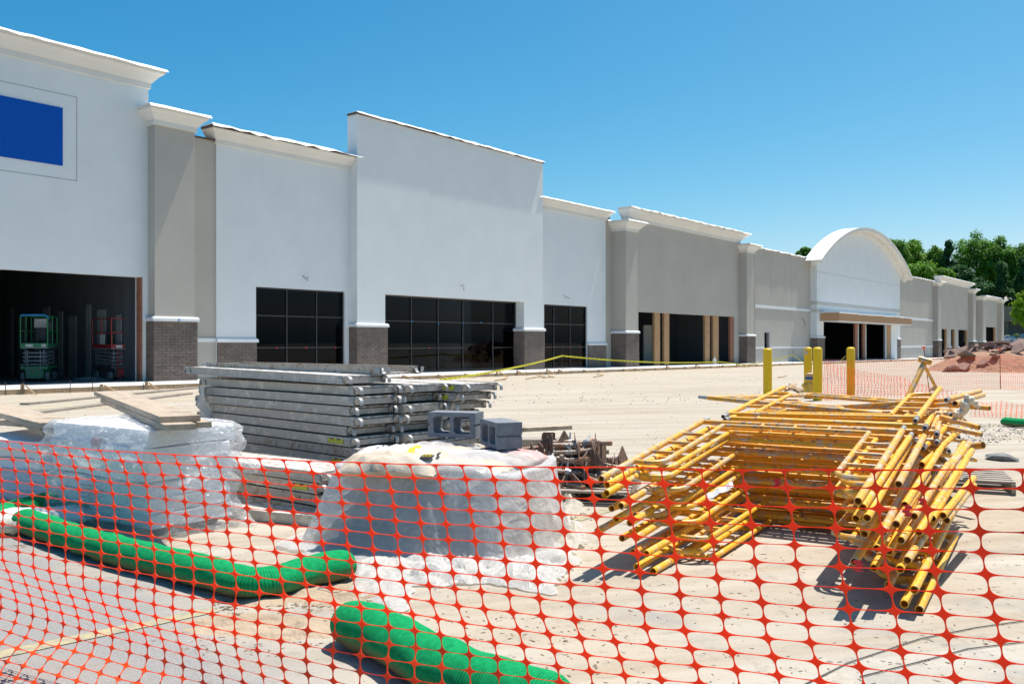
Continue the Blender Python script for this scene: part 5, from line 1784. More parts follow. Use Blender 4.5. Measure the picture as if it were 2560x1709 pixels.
outlet((-.35,-1,0), .36, .055, .17); outlet((-1,.2,0), .34, .085, .20); outlet((1,-.1,0), .36, .055, .17)

# ---------------------------------------------------------------- rebar stakes and caution tape
M_rebar = mat('rusty_rebar', (0.12,0.07,0.06), (0.08,0.05,0.045), 20, .8)
def stake(p, h, label, lean=(0,0), cap=False, group='rebar stakes along the new walk'):
    t = empty('rebar_stake', p, label, 'stake', group)
    a = Vector(p) - Vector((0,0,.05)); b_ = Vector(p) + Vector((lean[0], lean[1], h))
    m = MB(); m.tube([a, b_], .011, 6); m.build('rod', M_rebar, t)
    if cap:
        c = MB(); d = (b_-a).normalized()
        c.tube([b_-d*.10, b_-d*.02, b_-d*.005, b_+d*.012], [.020,.026,.075,.075], 10); c.build('safety_cap', M_redcap, t)
    return b_
M_redcap = mat('red_orange_plastic_cap', (0.75,0.09,0.03), rough=.5)
def on_line(u, y=25.15):
    s = fx(u, y); return FM @ Vector((s, y, gz_s(s)))
def zpx(u, v, y=25.15): return fz(u, v, y)
tops = []
stk = [(14.5, 955), (53.5, 954), (175, 951), (231, 954), (358.5, 957)]
ord_ = ['first', 'second', 'third', 'fourth', 'fifth']
for k, (u, v) in enumerate(stk):
    p = on_line(u); stake(p, zpx(u, v)-p.z, 'rusty rebar stake before the open bay, %s from the left' % ord_[k], (rnd.uniform(-.05,.05), 0))
for k, (u, v) in enumerate(((1214, 932), (1256, 931), (1309, 925), (1317, 922), (1352, 925), (1386, 924))):
    p = on_line(u); stake(p, zpx(u, v)-p.z, 'thin rebar stake on the walk edge near the tall centre block, %s from the left' % (ord_+['sixth'])[k], (rnd.uniform(-.08,.05), 0))
tp = {}
for k, (u, v, vt) in enumerate(((1405.5, 889, 868), (1798, 904, 902), (1982, 885.8, 875), (2113, 890, 868))):
    p = on_line(u); stake(p, zpx(u, vt)-p.z, ['tall rebar stake holding the caution tape near the dark window', 'short rebar stake the caution tape passes by the timber posts', 'tall rebar stake between the yellow bollards holding the caution tape', 'tall rebar stake behind the right bollard holding the caution tape'][k])
def tape_mat():
    n = NT('yellow_caution_tape'); tc = n.n('ShaderNodeTexCoord'); 
    uv = n.n('ShaderNodeUVMap'); s = n.sep(uv.outputs[0])
    fr = n.math('FRACT', n.math('MULTIPLY', s[0], 2.4))
    # rows of black letters reduced to strokes
    word = n.math('MULTIPLY', n.math('GREATER_THAN', fr, .16), n.math('LESS_THAN', fr, .80))
    st = n.math('GREATER_THAN', n.math('FRACT', n.math('MULTIPLY', s[0], 24.0)), .45)
    band = n.math('MULTIPLY', n.math('GREATER_THAN', s[1], .28), n.math('LESS_THAN', s[1], .72))
    f = n.math('MULTIPLY', n.math('MULTIPLY', word, st), band)
    n.set(Base_Color=n.mixc(f, (0.80,0.70,0.01), (0.03,0.03,0.01)), Roughness=.5)
    return n.m
M_tape = tape_mat()
def tape(pts, w_, label, group='yellow caution tape', flat=False):
    """pts: world points; ribbon of width w_ with a little twist"""
    me = bpy.data.meshes.new('caution_tape'); vs = []; fs = []; uvs = []
    d = 0
    for i, p in enumerate(pts):
        p = Vector(p)
        if i: d += (p-Vector(pts[i-1])).length
        tw = .25*noise.noise(Vector((d*.7, 1, 1)))
        up = Vector((0, 0, 1)) if not flat else Vector((.2, .98, 0))
        sd = Vector((math.sin(tw)*.5, -math.sin(tw)*.5, 0)) if not flat else Vector((0,0,.02))
        vs += [p-(up+sd)*w_/2, p+(up+sd)*w_/2]; uvs += [(d, 0), (d, 1)]
    for i in range(len(pts)-1): fs.append((2*i, 2*i+2, 2*i+3, 2*i+1))
    c = Vector(pts[0])
    me.from_pydata([tuple(v-c) for v in vs], [], fs)
    ul = me.uv_layers.new(name='UVMap')
    for poly in me.polygons:
        for li in poly.loop_indices: ul.data[li].uv = uvs[me.loops[li].vertex_index]
    me.materials.append(M_tape)
    o = bpy.data.objects.new('caution_tape', me); o.location = c; col.objects.link(o)
    tag(o, label, 'caution tape', group)
def sagline(a, b, n=24, sag=0.0):
    a, b = Vector(a), Vector(b)
    return [a.lerp(b, i/n)-Vector((0,0,sag*4*(i/n)*(1-i/n))) for i in range(n+1)]
def tpt(u, v, y=25.1):
    s = fx(u, y); return FM @ Vector((s, y, fz(u, v, y)))
tape(sagline(P(1095, 950, 29), tpt(1405.5, 889), 30, .10), .075, 'yellow caution tape rising from the rear board stack to the tall stake')
tape(sagline(tpt(1405.5, 889), tpt(1798, 904), 40, .17), .075, 'long yellow caution tape sagging past the timber posts')
tape(sagline(tpt(1798, 904), tpt(1867, 911.5), 10, .0)+sagline(tpt(1867, 911.5), tpt(1982, 885.8), 16, .1)[1:], .06, 'yellow caution tape rising to the stake between the bollards')
tape(sagline(tpt(1982, 885.8), tpt(2020, 912), 12, .05), .06, 'yellow caution tape dropping behind the hydrant bollards')
tape(sagline(tpt(2090, 912), tpt(2113, 890), 8, .02), .06, 'yellow caution tape rising to the right bollard')
gA = [G(u, v, .02) for u, v in ((85, 1019), (120, 1018), (170, 1014), (215, 1013), (258, 1011), (330, 1009), (400, 1003), (450, 999), (500, 995))]
tape(gA, .07, 'yellow caution tape lying on the dirt behind the planks', flat=True)
# wood offcuts by the walk edge
for k, (u, v, an) in enumerate(((1250, 952, .3), (1262, 949, 1.2), (1345, 945, .2), (1352, 942, 2.4), (1368, 946, .1), (1378, 943, 2.0), (1325, 948, .8), (1495, 943, .4), (1500, 938, 2.2), (1955, 944, .4))):
    g_ = G(u, v); m = MB(basis(g_+Vector((0,0,.04)), (math.cos(an), math.sin(an), .15), (-math.sin(an), math.cos(an), 0))); m.box((-.22, -.06, 0), (.22, .06, .03))
    m.build('wood_offcut', M_lumber, None, label='pale lumber offcut by the form boards, %s from the left' % NUM[k].replace('lowest', 'first'), cat='offcut', group='lumber offcuts along the form boards')
ga = G(1985, 981)
t = empty('scrap_wood', ga, 'small frame of lumber scraps on the dirt left of the hydrant', 'scrap wood')
for (a, b_, hh) in (((1962, 975), (1990, 977), .18), ((1990, 966), (1963, 978), .2), ((1974, 968), (2003, 984), .2), ((1995, 980), (2012, 981), .15)):
    p, q = G(*a), G(*b_); MB().tube([p+Vector((0,0,hh*.5)), q+Vector((0,0,.06))], .05, 4).build('board', M_lumber, t)

# ---------------------------------------------------------------- far orange nets
def net_mat(name, c, tl):
    n = NT(name); n.t.nodes.remove(n.b)
    df = n.n('ShaderNodeBsdfPrincipled'); df.inputs['Base Color'].default_value = c + (1,); df.inputs['Roughness'].default_value = .4
    ts = n.n('ShaderNodeBsdfTranslucent'); ts.inputs[0].default_value = tl + (1,)
    a = n.n('ShaderNodeMixShader'); a.inputs[0].default_value = .55
    n.l(df.outputs[0], a.inputs[1]); n.l(ts.outputs[0], a.inputs[2]); n.l(a.outputs[0], n.out.inputs[0])
    return n.m
M_net = net_mat('orange_red_plastic_net', (1.0,0.15,0.02), (1.0,0.075,0.008))
def netshape():
    """outline of one node star with half strands, in cell units, one quadrant"""
    return [(.5,.019),(.36,.022),(.25,.031),(.165,.053),(.112,.090),(.074,.138),(.048,.195),(.029,.27),(.017,.38),(.014,.5)]
def build_net(name, fn, k0, k1, j0, j1, label, group, coarse=False, th=.0012, top=True):
    """fn(k, j) -> point on the net; node at every integer (k, j)"""
    q = netshape() if not coarse else [(.5,.03),(.16,.06),(.055,.17),(.03,.5)]
    n = len(q)
    b = MB()
    for k in range(k0, k1+1):
        for j in range(j0, j1+1):
            first_ = (j == j0) and top
            loops = []
            ring = []
            for (x, y) in q: ring.append((x, y))
            for (x, y) in q[::-1]: ring.append((-x, y))
            if first_:
                q2 = [(-.5, -.05), (0, -.07), (.5, -.05)]
            else:
                q2 = [(-x, -y) for (x, y) in q] + [(x, -y) for (x, y) in q[::-1]]
            # vertical half strands exist downwards (+y) ; upwards (-y)
            pts = ring + q2
            if j == j1: pts = [p for p in pts]
            P3 = [fn(k+x, j+y) for (x, y) in pts]
            c3 = fn(k, j+ (.05 if first_ else 0))
            ex = fn(k+.1, j) - fn(k-.1, j); ey = fn(k, j+.1) - fn(k, j-.1)
            nr = ex.cross(ey).normalized()*th
            base = len(b.v); m = len(P3)
            b.v.append(c3-nr); b.v += [p-nr for p in P3]
            for i in range(m):
                b.f.append((base, base+1+i, base+1+(i+1) % m)); b.m.append(0)
            if not coarse:
                b2 = len(b.v)
                b.v.append(c3+nr); b.v += [p+nr for p in P3]
                for i in range(m):
                    b.f.append((b2, b2+1+(i+1) % m, b2+1+i)); b.m.append(0)
                    b.f.append((base+1+i, b2+1+i, b2+1+(i+1) % m, base+1+(i+1) % m)); b.m.append(0)
    return b
def far_net(pts, label, group, rows=20, pv=.055, ph=.10, lean=None):
    """pts: list of (ground point, height of top)"""
    L = [0]
    for i in range(1, len(pts)): L.append(L[-1]+(pts[i][0]-pts[i-1][0]).length)
    tot = L[-1]; nk = int(tot/ph)
    def fn(k, j):
        d = max(0, min(tot, k*ph)); i = 0
        while i < len(L)-2 and d > L[i+1]: i += 1
        t = (d-L[i])/(L[i+1]-L[i]); g_ = pts[i][0].lerp(pts[i+1][0], t); h = pts[i][1]*(1-t)+pts[i+1][1]*t
        h -= .22*t*(1-t)
        bt = pts[i][2]*(1-t)+pts[i+1][2]*t
        z = h - (h-bt)*j/rows
        w_ = .10*noise.noise(Vector((d*.9, j*.12, 3.3)))*(j/rows+.2)
        return Vector((g_.x + w_*.7+.03*noise.noise(Vector((d*2, j*.3, 9))), g_.y+w_, g_.z + z + .03*noise.noise(Vector((d*1.3, j*.2, 1)))))
    b = build_net('net', fn, 0, nk, 0, rows, '', '', coarse=True)
    return b
s1 = G(2324, 981); s2 = G(2501.5, 972); s0 = G(2052, 1001)
h_at = lambda g_, v: H-(v-854.5)/FPX*g_.y-g_.z
t1 = stake(s1, h_at(s1, 867), 'leaning rebar post with red cap holding the far orange net', (-.18, 0), True, 'capped posts of the far net')
t2 = stake(s2, h_at(s2, 870), 'upright rebar post with red cap before the rubble heap', (-.03, 0), True, 'capped posts of the far net')
s3 = G(2680, 985)
t = empty('orange_net_fence', s0, 'orange plastic net strung from the hydrant bollard to the capped posts', 'net fence', 'far orange nets')
far_net([(s0, h_at(s0, 898), .05), (s1, h_at(s1, 893), .03), (s2, h_at(s2, 886), .03), (s3, h_at(s3, 895), .03)], '', '').build('net', M_net, t)
sa, sb, sc_ = G(2060, 1003), G(2250, 1000), G(2410, 1003)
t = empty('orange_net_fence', sa, 'second orange net sagging low in front of the first, tied to the bollard', 'net fence', 'far orange nets')
far_net([(sa, 1.0, .0), (sb, .62, .0), (sc_, .22, -.0)], '', '', rows=18).build('net', M_net, t)
sa, sb, sc_ = G(2428, 1040), G(2500, 1046), G(2640, 1052)
t = empty('orange_net_fence', sa, 'orange net lying slumped on the ground at the far right before the rubble', 'net fence', 'far orange nets')
far_net([(sa, .36, .02), (sb, .34, .02), (sc_, .33, .02)], '', '', rows=9, ph=.09).build('net', M_net, t)

# ---------------------------------------------------------------- rubble heap
M_soil = mat('red_brown_soil', (0.42,0.25,0.16), (0.31,0.175,0.115), 1.6, .95, .9, 6, .12, world=True)
M_slab = mat('broken_asphalt', (0.34,0.23,0.185), (0.23,0.15,0.12), 2.5, .95, .9, 30, .02)
RC = G(2515, 930)
RC = Vector((RC.x+2.3, RC.y+2.2, gz(RC.x, RC.y)))
heap = MB(); n_ = 40
for j in range(n_+1):
    for i in range(n_+1):
        x = -6.5+13*i/n_; y = -4+8*j/n_
        e = max(0, 1-(x/5.6)**2-(y/3.8)**2)
        z = 1.40*e**.8 + .25*e*noise.noise(Vector((x*.8, y*.8, 5))) + .08*e**.5*noise.noise(Vector((x*3, y*3, 5))) - .02
        heap.v.append(RC+Vector((x, y, z)))
for j in range(n_):
    for i in range(n_):
        heap.f.append((j*(n_+1)+i, j*(n_+1)+i+1, (j+1)*(n_+1)+i+1, (j+1)*(n_+1)+i)); heap.m.append(0)
heap.build('soil_heap', M_soil, None, smooth=True, kind='stuff', label='heap of red brown soil under broken asphalt slabs', cat='soil')
r3 = random.Random(21)
slabs = []
for k in range(44):
    if k < 3:
        x, y = [(-4.6, -1.9), (-5.4, -2.3), (-3.6, -2.2)][k]
    else:
        x, y = r3.uniform(-4.2, 5.2), r3.uniform(-2.3, 2.2)
    e = max(0, 1-(x/5.6)**2-(y/3.8)**2)
    z = 1.40*e**.8
    n = r3.randint(5, 8); rad = r3.uniform(.28, .7)
    poly = []
    for q in range(n):
        a = 2*math.pi*q/n + r3.uniform(-.4, .4); rr = rad*r3.uniform(.55, 1.15)
        poly.append((rr*math.cos(a)*1.3, rr*math.sin(a)*.8))
    m = Matrix.Translation(RC+Vector((x, y, z+r3.uniform(.02, .18)))) @ Matrix.Rotation(r3.uniform(0, 6.28), 4, 'Z') @ Matrix.Rotation(r3.uniform(-.75, .6), 4, 'X') @ Matrix.Rotation(r3.uniform(-.5, .6), 4, 'Y')
    MB(m).prism(poly, 0, .11).build('asphalt_chunk', M_slab, None, label='broken asphalt slab on the %s %s of the soil heap' % ('upper' if z > .8 else 'lower', 'left' if x < -1.5 else ('middle' if x < 2 else 'right')) + (', flat at its very foot' if k < 3 else ''), cat='rubble', group='broken asphalt slabs on the heap')

# ---------------------------------------------------------------- scissor lifts
M_green = rusty('green_lift_paint', (0.02,0.20,0.075), (0.28,0.32,0.29), (0.02,0.10,0.06), 14, .63, .45, t2=.66)
M_red = rusty('red_lift_paint', (0.32,0.02,0.025), (0.40,0.34,0.33), (0.18,0.03,0.03), 16, .60, .45, t2=.66)
M_grey = rusty('grey_lift_steel', (0.24,0.26,0.28), (0.36,0.37,0.38), (0.10,0.10,0.10), 14, .58, .55, .2)
M_darkst = mat('dark_lift_body', (0.06,0.065,0.075), (0.04,0.045,0.05), 5, .55)
M_tyre = mat('pale_solid_tyre', (0.16,0.165,0.17), (0.12,0.125,0.13), 8, .8)
M_plac = mat('white_placard', (0.62,0.62,0.60), (0.50,0.50,0.49), 12, .6)
def scissor_lift(g_, yaw, mtl, label, s=1.0, blue=False):
    m = Matrix.Translation(g_) @ Matrix.Rotation(yaw, 4, 'Z') @ Matrix.Scale(s, 4)
    t = empty('scissor_lift', m, label, 'scissor lift')
    W, L = .80, 1.75
    f = lambda: MB(m)
    # local: x width, -y towards us
    for (x, y) in ((-.36,-.62),(.36,-.62),(-.36,.62),(.36,.62)):
        b = f(); b.lathe([(.10,-.055),(.155,-.05),(.16,-.03),(.16,.03),(.155,.05),(.10,.055)], 18, Matrix.Translation((x, y, .16)) @ Matrix.Rotation(R(90), 4, 'Y'))
        w_ = b.build('wheel', M_tyre, t, smooth=35)
        b = f(); b.lathe([(.06,-.06),(.065,.06)], 10, Matrix.Translation((x, y, .16)) @ Matrix.Rotation(R(90), 4, 'Y')); b.build('hub', M_grey, w_)
    b = f(); b.box((-.27, -.80, .12), (.27, .80, .42)); b.box((-.40, -.84, .42), (.40, .84, .50)); b.build('chassis', mtl if mtl is M_green else M_darkst, t)
    b = f(); b.box((-.405, -.86, .52), (-.14, -.80, .60)); b.box((.14, -.86, .52), (.405, -.80, .60)); b.build('pothole_guard', M_darkst, t)
    b = f(); b.box((-.20, -.845, .16), (.20, -.82, .40)); b.build('battery_door', mtl, t)
    b = f(); b.box((-.07, -.852, .30), (-.03, -.846, .35)); b.build('sticker', M_dot_r, t)
    # folded scissor arms
    for k in range(4):
        z = .56+.13*k
        b = f(); b.tube([(-.33,-.74,z),(-.33,.74,z+.07)], .028, 4); b.tube([(-.27,-.74,z+.07),(-.27,.74,z)], .028, 4)
        b.tube([(.33,-.74,z),(.33,.74,z+.07)], .028, 4); b.tube([(.27,-.74,z+.07),(.27,.74,z)], .028, 4)
        b.tube([(-.34,-.76,z),(.34,-.76,z)], .026, 8)
        b.tube([(-.34,.76,z),(.34,.76,z)], .026, 8); b.build('scissor_arm', M_grey, t)
    # ladder
    b = f(); b.tube([(-.19,-.88,.12),(-.19,-.88,1.05)], .013, 6); b.tube([(.19,-.88,.12),(.19,-.88,1.05)], .013, 6)
    for z in (.12, .40, .68, .95): b.tube([(-.19,-.88,z),(.19,-.88,z)], .013, 6)
    b.build('ladder', mtl if mtl is M_red else M_grey, t)
    # platform, toe boards, rails
    b = f(); b.box((-.40,-.86,1.10),(.40,.86,1.15)); b.build('platform_floor', M_grey, t)
    b = f(); b.box((-.41,-.87,1.13),(.41,-.85,1.27)); b.box((-.41,.85,1.13),(.41,.87,1.27)); b.box((-.41,-.85,1.13),(-.39,.85,1.27)); b.box((.39,-.85,1.13),(.41,.85,1.27)); b.build('toe_board', mtl, t)
    for q in (-.25, .22):
        b = f(); b.box((q, -.876, 1.15), (q+(.22 if q < 0 else .13), -.871, 1.24)); b.build('placard', M_plac, t)
    top = 2.18
    for (x, y) in ((-.40,-.85),(.40,-.85),(-.40,.85),(.40,.85),(-.40,0),(.40,0)):
        b = f(); b.tube([(x,y,1.2),(x,y,top-.02)], .021, 8); b.build('rail_post', mtl, t, smooth=35)
    for z in (1.68, top):
        b = f(); b.tube([(-.40,-.85,z),(-.40,.85,z)], .02, 8); b.tube([(.40,-.85,z),(.40,.85,z)], .02, 8); b.tube([(-.40,.85,z),(.40,.85,z)], .02, 8)
        if z > 2 or mtl is M_red: b.tube([(-.40,-.85,z),(.40,-.85,z)], .02, 8)
        b.build('guard_rail', mtl, t, smooth=35)
    if blue:
        b = f(); b.tube([(-.38,-.86,top-.02),(-.34,-.87,top+.02),(.3,-.87,top+.025),(.38,-.86,top-.02),(.42,-.80,top-.10)], .03, 8); b.build('blue_hose', M_dot_b, t, smooth=35)
        b = f(); b.box((-.30,.82,1.80),(.12,.84,2.12)); b.build('placard', M_plac, t)
        b = f(); b.box((-.18,.60,1.36),(.10,.80,1.78)); b.build('tool_bag', M_darkst, t)
        b = f(); b.box((.14,.70,1.72),(.30,.80,1.98)); b.build('control_box', M_darkst, t)
    else:
        b = f(); b.box((-.415,-.30,1.28),(-.425,.10,1.62)); b.build('placard', M_plac, t)
        b = f(); b.box((.10,.62,1.76),(.28,.76,1.98)); b.build('control_box', M_red, t)
        b = f(); b.cbox((.16,.60,1.72),(.14,.04,.10)); b.build('sticker', M_redcap, t)
        b = f(); b.box((-.39,-.83,1.30),(-.36,-.80,1.62)); b.build('yellow_tag', M_yel, t)
    return t
def at_depth(u, v_base, h0=.124):
    """point on the shop floor level seen at this pixel"""
    t_ = (u-1280)/FPX; m_ = (v_base-854.5)/FPX
    s1_ = t_*DX.x+DX.y; Y = (H-h0)/(m_-KT*s1_)
    return Vector((t_*Y, Y, gz(t_*Y, Y)+h0))
scissor_lift(at_depth(98, 951), R(18), M_green, 'green scissor lift with blue hose on its rail inside the open bay', 1.0, True)
scissor_lift(at_depth(283, 948.5), R(46), M_red, 'red scissor lift spattered with plaster inside the open bay', .98)
gl_ = FM @ Vector((fx(2471, YD)+0, YD+1.5, slab(fx(2471, YD))))
scissor_lift(gl_, R(30), M_red, 'distant red scissor lift in the doorway of the last taupe shop', 1.0)
# plastic heap on the bay floor
c = at_depth(222, 950)
rock(c+Vector((0,.3,.0)), .75, .3, .11, 3.3, 3).build('plastic_heap', M_wrap, None, smooth=True, label='low heap of clear plastic on the floor between the two scissor lifts', cat='plastic heap')

pb_ = FM @ Vector((fx(1786, 28.3), 28.3, slab(fx(1786, 28.3))))
tb_ = empty('paint_bucket', pb_, 'white plastic bucket on the walk between the timber posts', 'bucket')
MB(Matrix.Translation(pb_)).lathe([(.12,0),(.145,.32),(.155,.32),(.155,.35),(.14,.36)], 14).build('pail', M_trim, tb_, smooth=35)
MB(Matrix.Translation(pb_+Vector((0,0,.36)))).lathe([(.05,0),(.05,.14),(.03,.17),(.03,.20)], 10).build('bottle', M_trim, tb_, smooth=35)
# ---------------------------------------------------------------- far right: bank, road, building, trees, cars
M_grass = mat('mown_grass', (0.10,0.17,0.03), (0.07,0.13,0.025), .6, .95, .5, 8, .05, world=True)
M_road = mat('old_road_asphalt', (0.19,0.185,0.18), (0.15,0.148,0.145), .4, .9, world=True)
def strip(name, rows, mtl, label=None, kind='structure'):
    """rows: list of (y, z) ; spans x from the end of the shops to far right"""
    b = MB()
    for (y, z) in rows:
        xl = 88 + (y-152)*.2
        b.v += [Vector((xl, y, z)), Vector((260, y, z))]
    for i in range(len(rows)-1):
        b.f.append((2*i, 2*i+1, 2*i+3, 2*i+2)); b.m.append(0)
    return b.build(name, mtl, None, kind=kind, at=(150, rows[0][0], rows[0][1]))
strip('kerb', [(153.0, -1.2), (153.0, .12), (153.4, .13)], M_conc)
strip('grass_bank', [(153.4, .128), (156, .42), (164.6, 1.10)], M_grass)
strip('car_park', [(164.6, 1.104), (180, 1.15)], M_road)
# hillside behind everything
hb = MB(); nx_, ny_ = 30, 14
for j in range(ny_+1):
    for i in range(nx_+1):
        x = -60+420*i/nx_; y = 181+200*j/ny_
        z = 1.1 + 13*min(1, max(0, (y-200)/70)) + 2.5*noise.noise(Vector((x*.02, y*.02, 1)))*min(1, j/3)
        hb.v.append(Vector((x, y, z if j else -2)))
for j in range(ny_):
    for i in range(nx_):
        hb.f.append((j*(nx_+1)+i, j*(nx_+1)+i+1, (j+1)*(nx_+1)+i+1, (j+1)*(nx_+1)+i)); hb.m.append(0)
hb.build('hillside', M_grass, kind='structure', at=(100, 200, 0))
def hz(y): return 1.1 + 13*min(1, max(0, (y-200)/70))
# low tan building with a flat canopy
t = empty('low_building', P(2560, 850, 196), 'low tan building with flat canopy behind the bright green tree', 'building')
Mt = mat('tan_fascia', (0.20,0.165,0.13), (0.17,0.14,0.11), .5, .9)
b = MB(); a_ = P(2440, 850, 196); c_ = P(2720, 850, 196)
b.box((a_.x, 193, P(0, 805, 196).z), (c_.x, 203, P(0, 767, 196).z)); b.build('fascia', Mt, t)
MB().box((a_.x+.5, 197, 1.0), (c_.x-.5, 202.5, P(0, 805, 196).z-.01)).build('wall', M_darkint, t)
for k in range(6):
    x = a_.x+1+k*4.2; MB().box((x, 193.3, 1.0), (x+.4, 193.7, P(0, 805, 196).z-.01)).build('canopy_post', Mt, t)

def leaf_mat(name, c1, c2):
    n = NT(name); v = n.obj(); oi = n.n('ShaderNodeNewGeometry')
    f = n.noise(v, .35, 3)
    c = n.ramp(f, [(.35, c1), (.65, c2)])
    c = n.mixc(n.math('MULTIPLY', oi.outputs['Random Per Island'], .5), c, tuple(x*.5 for x in c1))
    n.set(Base_Color=c, Roughness=.6)
    n.b.inputs['Specular IOR Level'].default_value = .25
    ts = n.n('ShaderNodeBsdfTranslucent'); n.l(c, ts.inputs[0])
    a = n.n('ShaderNodeMixShader'); a.inputs[0].default_value = .42
    n.l(n.b.outputs[0], a.inputs[1]); n.l(ts.outputs[0], a.inputs[2]); n.l(a.outputs[0], n.out.inputs[0])
    return n.m
M_leaf = {'mid': leaf_mat('mid_green_leaves', (0.17,0.36,0.04), (0.10,0.25,0.03)), 'light': leaf_mat('fresh_green_leaves', (0.20,0.40,0.03), (0.13,0.29,0.025)),
          'dark': leaf_mat('dark_green_leaves', (0.07,0.18,0.045), (0.045,0.13,0.04)), 'bright': leaf_mat('yellow_green_leaves', (0.30,0.48,0.02), (0.19,0.36,0.015))}
M_bark = mat('grey_brown_bark', (0.13,0.10,0.08), (0.09,0.07,0.055), 3, .9, .6, 8, .05)
def tree(c, ztop, zbot, rad, zg, colr, label, seed, n_leaf=2600, leaf=.5, conifer=False):
    r_ = random.Random(seed)
    t = empty('tree', Vector((c.x, c.y, zg)), label, 'tree', 'trees behind the shops')
    tk = MB()
    tk.tube([(c.x, c.y, zg-.5), (c.x+.2, c.y, (zg+ztop)*.5), (c.x+.1, c.y, ztop-rad*.4)], [rad*.07, rad*.045, rad*.02], 7)
    for q in range(5):
        a = r_.uniform(0, 6.28); z0 = zbot + (ztop-zbot)*r_.uniform(.1, .5)
        tk.tube([(c.x, c.y, z0-.5), (c.x+math.cos(a)*rad*.6, c.y+math.sin(a)*rad*.6, z0+rad*.5)], [rad*.03, rad*.01], 5)
    tk.build('trunk', M_bark, t)
    cr = MB()
    hh = (ztop-zbot)
    clumps = []
    for k in range(60):
        for _ in range(20):
            x, y, z = r_.uniform(-1, 1), r_.uniform(-1, 1), r_.uniform(-1, 1)
            rr = x*x+y*y+z*z
            if .25 < rr < 1: break
        if conifer:
            zz = (z+1)/2; w_ = (1-zz)*.95+.12
            clumps.append((Vector((x*rad*w_, y*rad*w_, zbot+hh*zz)), rad*r_.uniform(.16, .3)))
        else:
            clumps.append((Vector((x*rad*.82, y*rad*.82, zbot+hh*.5+z*hh*.40)), rad*r_.uniform(.22, .38)))
    clumps.append((Vector((0, 0, ztop-rad*.25)), rad*.25))
    per = n_leaf//len(clumps)
    for (cc, cr_) in clumps:
        for q in range(per):
            d = Vector((r_.gauss(0, 1), r_.gauss(0, 1), r_.gauss(0, 1))).normalized()
            p = cc + d*cr_*(r_.random()**.35)*r_.uniform(.8, 1.12)
            p = Vector((p.x+c.x, p.y+c.y, p.z))
            nr = (d + Vector((r_.gauss(0, .5), r_.gauss(0, .5), r_.gauss(0, .5)+.5))).normalized()
            a = nr.orthogonal().normalized(); a = Matrix.Rotation(r_.uniform(0, 6.28), 3, nr) @ a; b_ = nr.cross(a)
            s = leaf*r_.uniform(.5, 1.15)
            n0 = len(cr.v)
            cr.v += [p-a*s*.5, p+b_*s*.32, p+a*s*.5, p-b_*s*.32]
            cr.f.append((n0, n0+1, n0+2, n0+3)); cr.m.append(0)
    cr.build('crown', M_leaf[colr], t)
    return t
TL = [(2012, 617, 245, 22, 660, 'mid', 'small treetop showing over the low taupe wall left of the arch'),
      (2228, 596, 240, 50, 690, 'mid', 'tree crown just right of the arched entrance'),
      (2282, 596, 243, 48, 690, 'light', 'light green tree on the skyline behind the small taupe shop'),
      (2335, 612, 236, 36, 700, 'mid', 'low round tree between the light tree and the dark one on the skyline'),
      (2372, 598, 232, 34, 740, 'dark', 'dark narrow tree at the left of the largest crown'),
      (2440, 573, 238, 60, 735, 'mid', 'largest tree on the skyline, highest crown of all'),
      (2500, 588, 232, 52, 735, 'mid', 'tree overlapping the largest one on its right'),
      (2556, 606, 230, 48, 740, 'mid', 'tall tree at the right end of the skyline'),
      (2300, 652, 205, 55, 735, 'light', 'fresh green rounded tree in front of the skyline trees behind the shop roofs'),
      (2395, 660, 210, 45, 760, 'dark', 'dark tree filling the gap below the narrow one'),
      (2352, 668, 203, 40, 760, 'light', 'fresh green lower tree beside the rounded one'),
      (2450, 690, 205, 42, 800, 'dark', 'dark tree over the last shop roof'),
      (2505, 655, 204, 46, 835, 'dark', 'broad dark evergreen behind the last pilaster'),
      (2560, 640, 206, 48, 835, 'dark', 'broad dark evergreen at the right edge'),
      (2600, 620, 225, 60, 800, 'mid', 'tree at the far right cut by the edge'),
      (2640, 660, 210, 50, 830, 'dark', 'dark evergreen outside the right edge'),
      (2562, 722, 168, 34, 832, 'bright', 'small bright yellow green tree before the tan building')]
for k, (u, vt, Y, rp, vb, cl, lb) in enumerate(TL):
    c = P(u, 850, Y); rad = rp*Y/FPX
    tree(c, P(u, vt, Y).z, P(u, vb, Y).z, rad, hz(Y) if Y > 181 else 1.1, cl, lb, 100+k, 9500 if Y > 175 else 5200, .72 if Y > 175 else .42, conifer=(cl == 'dark' and k in (4, 12, 13)))
for k, (u, Y, rp) in enumerate(((2520, 188, 12), (2540, 190, 14), (2575, 188, 14), (2500, 189, 14))):
    c = P(u, 850, Y); r_ = random.Random(k); b = MB()
    for q in range(900):
        d = Vector((r_.gauss(0,1), r_.gauss(0,1), abs(r_.gauss(0,1)))).normalized(); p = Vector((c.x, c.y, 1.1)) + Vector((d.x, d.y, d.z*1.7))*rp*Y/FPX*r_.uniform(.85, 1.05)
        a = d.orthogonal().normalized(); b_ = d.cross(a); n0 = len(b.v); s = .25
        b.v += [p-a*s, p+b_*s, p+a*s, p-b_*s]; b.f.append((n0, n0+1, n0+2, n0+3)); b.m.append(0)
    b.build('shrub', M_leaf['mid' if k == 0 else 'dark'], None, label='clipped round shrub behind the parked cars, %s' % ['light green one', 'dark one beside it', 'dark one at the right', 'dark one hidden by the pilaster'][k], cat='shrub', at=(c.x, c.y, 1.1))

